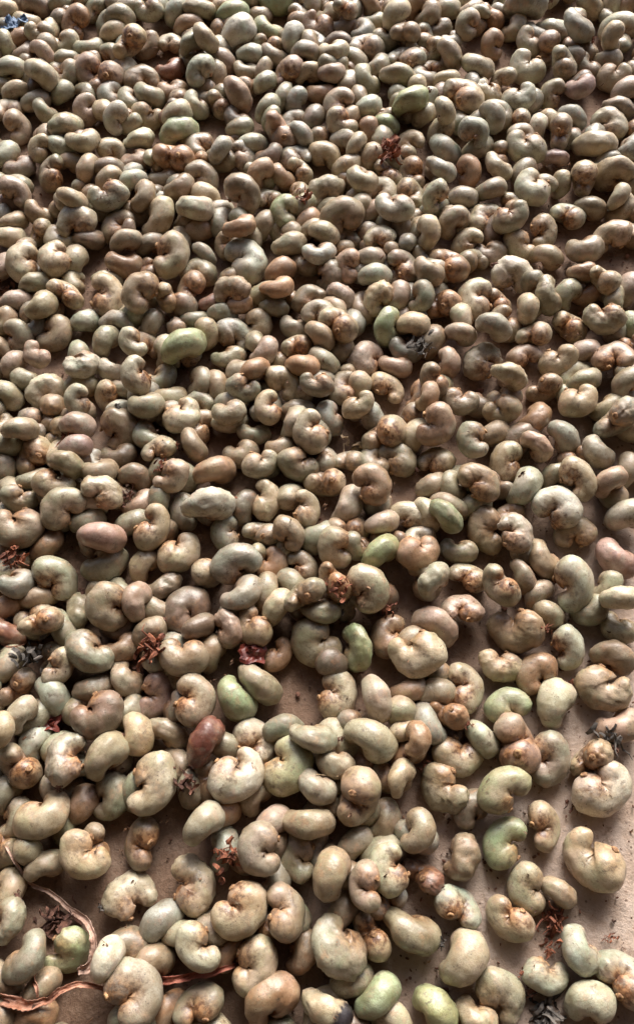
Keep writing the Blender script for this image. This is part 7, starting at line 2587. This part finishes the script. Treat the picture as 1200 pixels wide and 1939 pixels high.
def ribbon(name, pts, widths, mat, label, cat, fold=.35, seed=0, thick=.00035, group=None):
    """a leathery strip: thickened, cupped and crinkled along its run"""
    rnd = random.Random(seed)
    P = [Vector(p) for p in pts]
    c0 = P[0].copy()
    dense, wd = [], []
    for i in range(len(P) - 1):
        a, b_, c, d = P[max(i - 1, 0)], P[i], P[i + 1], P[min(i + 2, len(P) - 1)]
        for k in range(8):
            t = k / 8
            dense.append(.5 * ((2 * b_) + (c - a) * t + (2 * a - 5 * b_ + 4 * c - d) * t * t + (3 * b_ - a - 3 * c + d) * t ** 3) - c0)
            wd.append(widths[i] * (1 - t) + widths[i + 1] * t)
    dense.append(P[-1] - c0); wd.append(widths[-1])
    bm = bmesh.new(); rows = []
    m = 10
    for i, p in enumerate(dense):
        t = (dense[min(i + 1, len(dense) - 1)] - dense[max(i - 1, 0)]).normalized()
        tw = .9 * noise.noise(Vector((i * .11, seed, 3)))
        side = t.cross(Vector((0, 0, 1))).normalized()
        side = Quaternion(t, tw) @ side
        n = side.cross(t)
        top, bot = [], []
        for j in range(m + 1):
            f = j / m * 2 - 1
            w = wd[i] * (1 + .30 * noise.noise(Vector((i * .3, f, seed))) + (.34 * noise.noise(Vector((i * 1.7, f * 5, seed + 4))) if abs(f) > .6 else 0))
            q = p + side * (f * w / 2) + n * (fold * w * f * f * .8 + w * .20 * noise.noise(Vector((i * .45, f * 2.2, seed + 9))) + w * .07 * math.sin(f * 9 + i * .3))
            top.append(bm.verts.new(q + n * thick)); bot.append(bm.verts.new(q))
        rows.append(top + bot[::-1])
    K = len(rows[0])
    for i in range(len(rows) - 1):
        for j in range(K):
            bm.faces.new((rows[i][j], rows[i][(j + 1) % K], rows[i + 1][(j + 1) % K], rows[i + 1][j]))
    bm.faces.new(rows[0][::-1]); bm.faces.new(rows[-1])
    o = link_bm(name, bm, mat)
    o.location = c0
    return tag(o, label, cat, group)

STRIPS = [
    ('dried_peel_strip', [(-0.1874, 0.031, 0.0042), (-0.1786, 0.0221, 0.0104), (-0.1706, 0.0143, 0.019), (-0.1634, 0.0027, 0.0105), (-0.1583, -0.0028, 0.0063), (-0.1495, -0.0055, 0.0048), (-0.1386, -0.0136, 0.0058), (-0.1272, -0.0196, 0.01), (-0.1204, -0.027, 0.0183), (-0.1194, -0.0355, 0.0178), (-0.1228, -0.0421, 0.0162), (-0.1274, -0.0447, 0.0157)], [0.00122, 0.0015, 0.00147, 0.00178, 0.00208, 0.00238, 0.00295, 0.00378, 0.00313, 0.00396, 0.00565, 0.0031], 'p', 0.5, 'long thin brownish pink peel strip curving down to the pale green nut', 'dried peel'),
    ('dried_peel_strip', [(-0.1744, -0.0562, 0.0053), (-0.1614, -0.0577, 0.0184), (-0.1552, -0.0597, 0.0178), (-0.147, -0.0587, 0.018), (-0.1412, -0.0572, 0.0166), (-0.1343, -0.0529, 0.0182), (-0.1272, -0.0503, 0.0196), (-0.12, -0.0504, 0.0183), (-0.1138, -0.0519, 0.018), (-0.1063, -0.0564, 0.0171)], [0.00513, 0.0061, 0.0061, 0.00416, 0.00362, 0.00334, 0.00306, 0.00279, 0.00223, 0.00139], 'o', 0.45, 'crumpled orange peel strip below the pale green nut', 'dried peel'),
    ('dried_peel_strip', [(-0.1508, -0.044, 0.0054), (-0.151, -0.0469, 0.0131), (-0.1468, -0.0505, 0.022), (-0.146, -0.056, 0.0207)], [0.00201, 0.00255, 0.00194, 0.00111], 'o', 0.5, 'short twisted orange peel shred standing beside the pale green nut', 'dried peel'),
    ('dried_peel_strip', [(-0.0861, -0.0497, 0.0044), (-0.0754, -0.0479, 0.0188), (-0.0676, -0.0464, 0.0157), (-0.0565, -0.045, 0.0142), (-0.048, -0.0426, 0.0159), (-0.0428, -0.0415, 0.0045)], [0.00431, 0.00419, 0.00338, 0.00368, 0.00254, 0.00116], 'r', 0.5, 'straight reddish peel strip running under two nuts near the front edge', 'dried peel'),
    ('dried_fibre', [(-0.0009, 0.0558, 0.0285), (0.003, 0.0561, 0.0227), (0.0076, 0.056, 0.0214), (0.012, 0.0551, 0.0241)], [0.00048, 0.00054, 0.00048, 0.00036], 'f', 0.3, 'fine pale fibre lying across a dark olive nut', 'fibre'),
    ('dried_fibre', [(-0.1989, 0.1373, 0.0041), (-0.1891, 0.1326, 0.016), (-0.1841, 0.133, 0.0154), (-0.1793, 0.1348, 0.015)], [0.00086, 0.00078, 0.00065, 0.00045], 'o', 0.3, 'fine orange fibre above the dark grey leaf scrap', 'fibre'),
    ('plastic_scrap', [(-0.2705, 0.6723, 0.0147), (-0.2645, 0.673, 0.0167), (-0.2597, 0.6768, 0.0162), (-0.2548, 0.6801, 0.0161), (-0.2487, 0.6833, 0.0167)], [0.00814, 0.01173, 0.01358, 0.01179, 0.00635], 'b', 0.25, 'blue crumpled plastic scrap half hidden between pale nuts', 'plastic scrap')]
for n, (name, pts, wds, mk, fold, label, cat) in enumerate(STRIPS):
    ribbon(name, pts, wds, {'o': MAT_PEEL, 'p': MAT_PEEL_PALE, 'r': MAT_PEEL_RED, 'b': MAT_BLUE, 'f': MAT_BEIGE}[mk], label, cat, fold, 11 + n)

# bits of husk, skin flakes and stalk crumbs strewn through the heap
hb = bmesh.new(); rh = random.Random(31)
for row in """1774 1493 4 37
-309 665 106 28
1653 1596 102 54
1750 -106 3 26
-313 626 3 28
703 2626 87 29
318 3946 135 31
1822 1518 94 48
-1499 -419 4 42
476 4255 218 55
-1386 766 261 44
563 871 176 54
-34 276 286 20
1278 6135 173 29
-363 598 248 39
-1931 1846 144 58
1885 3622 145 39
1529 676 109 36
1795 6875 236 36
1529 3727 199 43
-538 6931 92 37
-632 3640 143 38
101 231 4 40
83 2906 148 17
-1668 1665 3 29
-1451 1911 135 24
1255 5396 275 61
-2193 5761 131 46
-765 2062 135 30
465 3228 151 38
-2135 6383 150 44
-713 87 163 18
165 1092 155 41
900 2697 134 34
-980 6943 190 18
-998 -305 158 32
-1394 1737 126 38
729 123 2 17
-2199 6896 147 30
-1611 5604 143 42
1488 2204 2 19
428 2912 120 23
1259 198 119 19
1928 6704 152 30
1406 3503 151 25
1473 1882 179 28
1027 3352 3 28
1566 6179 139 53
-1661 3072 279 29
1031 4105 7 71
1390 5145 180 39
48 4963 160 37
-1633 902 105 27
1612 1005 2 25
-1257 -565 144 40
-1505 1165 198 49
-1444 6621 145 70
101 -304 286 24
1899 836 135 43
-1876 2981 124 30
134 441 119 38
-1322 -387 125 28
-1831 169 159 17
540 7118 95 43
-640 268 312 35
110 6268 225 36
247 3219 176 69
951 3038 204 32
-1508 3497 126 35
125 2948 134 20
-987 -347 151 54
1012 457 255 40
775 -369 192 38
-1108 3769 4 43
-1505 -269 227 23
-1294 6078 136 60
285 4664 299 35
-182 2101 257 47
-1303 4766 199 41
2549 5129 117 23
-45 -516 2 24
-2086 5484 161 34
-1107 3409 83 20
111 1634 316 25
-424 3005 3 32
-422 985 176 27
156 2633 135 21
808 5490 153 25
-19 525 277 32
82 1276 204 30
-1015 2705 239 33
558 7117 113 32
-2128 6792 128 75
930 2119 2 24
1087 2381 288 16
1446 5555 181 28
-998 742 183 32
-1584 6598 4 44
1316 1386 196 19
1210 3028 203 61
-1668 2640 281 28
151 1307 2 23
-360 2150 117 18
-2517 6829 135 42
-860 3510 296 52
-1137 621 146 57
2363 5311 159 64
816 2558 97 29
1813 1697 142 22
-2038 3285 155 27
1762 -240 4 42
1256 3402 3 34
-1620 -625 156 50
967 6333 92 23
-903 317 138 31
303 -17 260 64
1060 4877 127 38
1512 1625 111 27
2001 5284 100 68
-647 3252 117 52
-2364 5607 5 51
-323 2852 3 25
-1895 5742 112 33
1036 1180 6 59
-2287 4985 3 26
31 3127 2 23
675 4150 199 36
-976 2315 135 41
1632 2142 231 37
339 6812 124 31
1239 4630 96 29
-1650 1316 127 34
-560 6555 120 31
-1283 1618 302 29
-1193 2930 243 32
-1178 1143 169 37
-1713 842 255 37
550 1211 265 28
1331 6748 208 41
-1486 -581 152 68
-5 2229 6 63
-423 476 258 38
453 6070 60 26
1072 7006 135 32
2113 3706 310 28
732 5513 152 38
1625 781 3 25
1352 1063 115 21
-1566 466 119 33
1450 2261 4 42
1020 412 248 26
-1086 453 148 30
-1634 4749 262 42
-562 1413 237 17
1548 -174 3 29
1823 1088 202 41
-941 3972 153 39
1375 -661 86 32
-1552 1837 2 25
-1183 2965 284 36
-974 -698 192 21
-342 1572 129 31
-2455 4316 56 31
182 351 294 43
1543 977 4 41
-932 2829 197 35
2309 4054 206 42
-1682 3388 216 17
-1567 1532 126 17
-1247 2702 99 21
-1565 2990 223 41
1687 3214 179 22
-580 5225 121 28
-473 617 263 31
1491 1288 90 25
1610 697 192 28
1209 5392 92 28
-1320 5693 137 37
-1355 4427 221 34
616 3066 128 17
1275 3439 168 39
-798 6940 194 41
-2501 7090 4 39
684 2982 185 20
-852 3964 80 42
-1117 1897 158 44
-1147 170 5 45
1710 4937 2 18
1913 5031 168 26
-869 4129 4 39
-342 3157 115 39
-561 6266 122 26
1839 6809 137 22
2185 5424 246 29
-2199 3833 4 37
-2273 7108 155 25
-1075 -370 322 24
170 3007 3 26
525 35 131 20
-1202 3308 125 39
1856 1551 92 69
2343 4569 203 34
-1116 910 129 24
-1516 2848 181 37
-1384 5815 132 68
1187 1269 129 18
1616 1047 2 22
-923 1702 124 26
-1398 6498 155 69
-274 510 205 37
-1153 2450 127 22
-1577 1162 223 25
-1696 3257 130 20
2458 4479 4 37
2256 4798 63 33
-1027 6408 152 74
392 4 257 65
-537 3614 112 39
-1318 4901 273 42
2032 6751 183 37
49 2511 137 40
-523 6394 104 32
706 5789 64 20
-946 3436 310 42
2094 5527 126 29
-1413 1534 4 39
-1820 1041 116 28
1736 1528 4 37
1370 712 171 20
566 -10 101 44
38 -274 261 38
901 680 133 31
1649 3175 179 64
-1227 1872 4 40
1737 1488 2 17
1016 2266 148 61
-1646 6797 180 35
-1620 2390 129 27
1982 3437 4 38
1615 3433 139 22
1338 -743 4 43
880 1495 2 22
1837 999 2 24
1679 1987 4 42
-1173 1209 143 19
1214 3579 328 37
1732 2035 7 71
2041 4941 133 44
-1954 2734 250 69
-58 1976 3 27
198 1180 4 37
-2198 6952 149 37
289 1556 268 25
359 5353 235 18
1111 5474 220 28
-1461 2360 308 18
978 525 218 31
-558 1167 118 33
-31 4952 111 30
-2090 2230 151 19
-2420 7027 124 30
1802 3719 144 56
-876 1757 59 19
-1080 2966 246 46
1636 491 178 31
-565 -87 3 30
-1973 3754 224 20
-109 605 228 35
1191 -140 99 39
181 5579 213 68
-2221 3518 91 19
-165 4155 3 34
1990 3996 142 31
-1150 2854 159 28
1938 4747 140 20
-48 6526 216 28
-1266 1600 290 37
1364 2970 202 25
-1157 1584 251 24
57 2124 145 19
-1621 205 228 27
1846 1415 107 58
1075 678 3 31
-1107 2794 183 41
-303 4658 179 33
571 3856 177 32
389 6125 186 35
935 961 130 35
-873 2870 201 21
-1669 770 164 61
-928 2857 233 21
-617 244 4 38
-1055 3247 99 50
-794 1055 269 21
-118 2802 271 33
-1065 -228 114 36
-542 1754 230 41
1382 -146 3 27
1821 267 4 42
1064 812 179 21
-542 4845 330 42
-1171 987 250 34
-1584 5644 154 28
1711 -323 4 41
-8 -546 234 30
-1883 4483 132 39
-1001 3136 158 40
-2220 6081 47 69
431 2627 111 39
-2293 5617 143 23
-227 5073 4 36
-2236 6681 172 21
-872 5726 148 18
-859 314 126 31
-1832 7112 162 25
967 215 3 26
121 3978 167 30
2270 6031 131 19
1870 4711 149 25
-879 3462 304 28
-863 825 173 56
503 354 3 34
2063 1792 4 36
-1477 307 227 32
-824 507 2 25
-1186 -568 127 23
-549 3108 257 28
-1351 856 274 27
-1963 1304 107 22
1366 2455 235 65
2110 1781 3 30
-1539 2766 4 42
-733 4357 4 38
142 431 238 24
890 3323 163 25
-1159 56 4 38
15 1993 3 33
1519 658 119 32
2030 6158 146 38
-82 -440 90 44
2433 5702 172 32
-782 2811 134 48
-1533 2035 140 22
1944 5995 164 20
-125 1992 170 16
-1181 1194 154 32
2329 4781 145 34
-797 3067 121 34
8 3748 216 39
1230 -607 2 24
1071 1807 104 51
165 162 134 31
1651 214 2 17
-2115 3391 131 35
1491 1007 168 42
1148 -419 122 37
-536 3339 177 26
-318 6601 158 43
624 2158 7 68
-2189 3874 97 67
-631 4947 4 44
-305 123 317 38
-361 -679 3 35
835 5745 137 36
-1823 508 153 26
398 -75 182 19
183 2482 135 35
-1083 2921 3 29
-1268 -749 7 68
2083 2122 2 24
1804 3621 100 39
9 3385 232 31
2703 6698 200 29
-673 -590 190 18
-2043 6076 146 48
-179 1889 3 30
56 5051 165 35
-1439 5047 207 39
-1508 4763 231 38
-824 -123 138 30
-595 402 243 26
-1479 6913 3 33
739 71 87 32
-620 4201 139 36
376 6733 162 23
-1021 4300 3 31
1539 2447 3 32
605 -412 4 39
-81 -131 211 24
-2175 5344 174 17
-548 6441 178 29
1264 1885 2 20
891 3413 199 35
1113 2647 239 26
44 2459 146 18
103 -641 273 46
-1391 640 167 64
-434 -423 3 32
1762 5340 209 69
349 1848 200 60
1675 1026 147 29
670 2990 184 27
-1380 5188 117 70
-2706 5996 3 30
-1654 559 2 21
-1605 5386 104 72
-1314 5587 3 35
-992 4225 99 28
51 2280 151 42
-750 1182 257 23
-1457 604 318 29
489 4682 310 23
-996 -485 305 34
-1020 -14 128 43
744 1299 294 26
-831 3644 189 23
506 1773 7 69
-1921 1910 125 19
1427 -393 160 23
181 1896 3 26
-610 3772 101 17
-288 2846 2 25
532 3625 176 21
-1580 -525 2 17
525 2456 112 34
-891 6043 113 35
-613 2697 104 32
-569 756 282 67
1166 28 144 30
316 1289 162 42
-2132 3580 160 35
-2475 5334 142 20
1101 694 3 25
2356 6017 170 52
372 1398 125 56
733 -263 4 42
157 1390 7 67
-783 5790 2 20
-1019 2022 227 54
-695 1183 4 41
1514 3831 271 28
-1923 7029 84 70
934 1804 141 57
-1322 94 249 25
-1222 5074 2 21
-1084 280 117 39
-1183 5141 137 29
-1403 329 94 38
-1407 2895 226 34
333 1665 337 52
1935 977 4 39
-1651 1903 166 45
587 4959 133 18
-1610 2427 238 50
1743 4891 228 55
690 2800 217 27
-208 3953 150 35
399 4742 172 26
46 1911 2 18
-1134 -349 317 48
-1855 -70 2 22
-365 -610 2 20
2640 5673 123 20
-808 -207 154 16
-241 4535 135 52
874 986 161 36
30 -721 170 18
-1592 1106 201 56
1122 1723 270 41
-761 805 4 43
252 918 120 39
1640 581 147 17
-746 1386 230 19
194 43 188 18
1419 3647 126 24
820 5749 209 31
793 -49 102 39
-998 1091 175 34
-214 -463 174 30
1659 6987 78 67
-508 374 164 38
-1041 527 176 22
-1249 2032 276 44
2103 3950 206 33
937 759 133 24
1973 3433 200 41
1677 461 185 36
-1335 6442 132 42
921 3815 4 42
151 951 141 28
659 3632 218 52
-1047 -291 252 40
-545 2048 112 26
49 3342 230 60
703 192 2 18
1526 721 6 56
1540 1754 5 48
1000 6296 82 44
1105 4584 173 36
422 2540 127 45
1216 -566 2 19
-1097 -315 313 42
983 5608 291 65
1531 452 177 26
2144 2066 3 25
1399 478 2 18
1041 -520 132 21
671 5250 137 37
-1307 1149 116 34
1450 -346 158 19
-519 1239 129 43
603 5088 149 41
-412 2073 123 30
-77 2545 209 27
38 1078 3 35
-898 1153 132 34
2651 6267 165 34
-906 3995 4 38
-652 17 178 37
-40 4793 169 32
-581 6391 114 38
-1333 1195 164 24
-217 3181 214 31
1342 2414 227 16
2423 6364 116 54
1843 1606 310 29
-765 1468 225 16
-403 3421 212 22
-753 -695 78 28
1317 -98 2 19
1207 5786 231 19
-257 1857 130 20
173 1000 149 39
2052 4937 125 18
722 3244 136 25
1147 991 148 21
1191 4012 185 24
1575 5023 104 21
-1668 2 126 28
255 748 284 30
1160 242 169 40
-1224 143 225 39
-635 1130 132 34
-1701 -410 148 33
-9 6237 3 33
1501 4410 3 34
-410 1682 278 51
887 1089 140 38
-2235 3339 89 42
-197 2747 168 25
1226 57 136 17
1825 4246 104 50
-1555 -441 282 38
-1346 692 223 31
1271 2358 4 36
1012 2749 264 38
846 1439 159 28
-5 2580 187 40
1674 2784 200 29
1219 2081 266 33""".strip().split('\n'):
    x, y, z, s = [int(a) / 1e4 for a in row.split(' ')]
    crumple(hb, Vector((x, y, z)), s, rh, rh.choice((1, 1, 2, 3)), rh.choice((0, 0, 1, 1, 2)))
ho = link_bm('husk_crumbs', hb, MAT_CRUMB, False)
ho['kind'] = 'stuff'; ho['label'] = 'husk flakes and stalk crumbs strewn between the nuts'

# grit and crumbs lying on the bare floor
gb = bmesh.new(); rg = random.Random(77)
for _ in range(4200):
    x, y = rg.uniform(-.24, .30), rg.uniform(-.12, .75)
    if x < .04 + .25 * (y - .0) and rg.random() < .6: continue
    s = rg.uniform(.0003, .0011) * (2.4 if rg.random() < .08 else 1)
    M = Matrix.Translation((x, y, s * .3)) @ Quaternion((rg.gauss(0, 1), rg.gauss(0, 1), rg.gauss(0, 1), rg.gauss(0, 1))).normalized().to_matrix().to_4x4() @ Matrix.Diagonal((s * rg.uniform(.8, 2), s, s * .6, 1))
    bmesh.ops.create_icosphere(gb, subdivisions=1, radius=1, matrix=M)
go = link_bm('grit', gb, MAT_STALK, False)
go['kind'] = 'stuff'; go['label'] = 'dark crumbs and grit scattered on the bare floor'
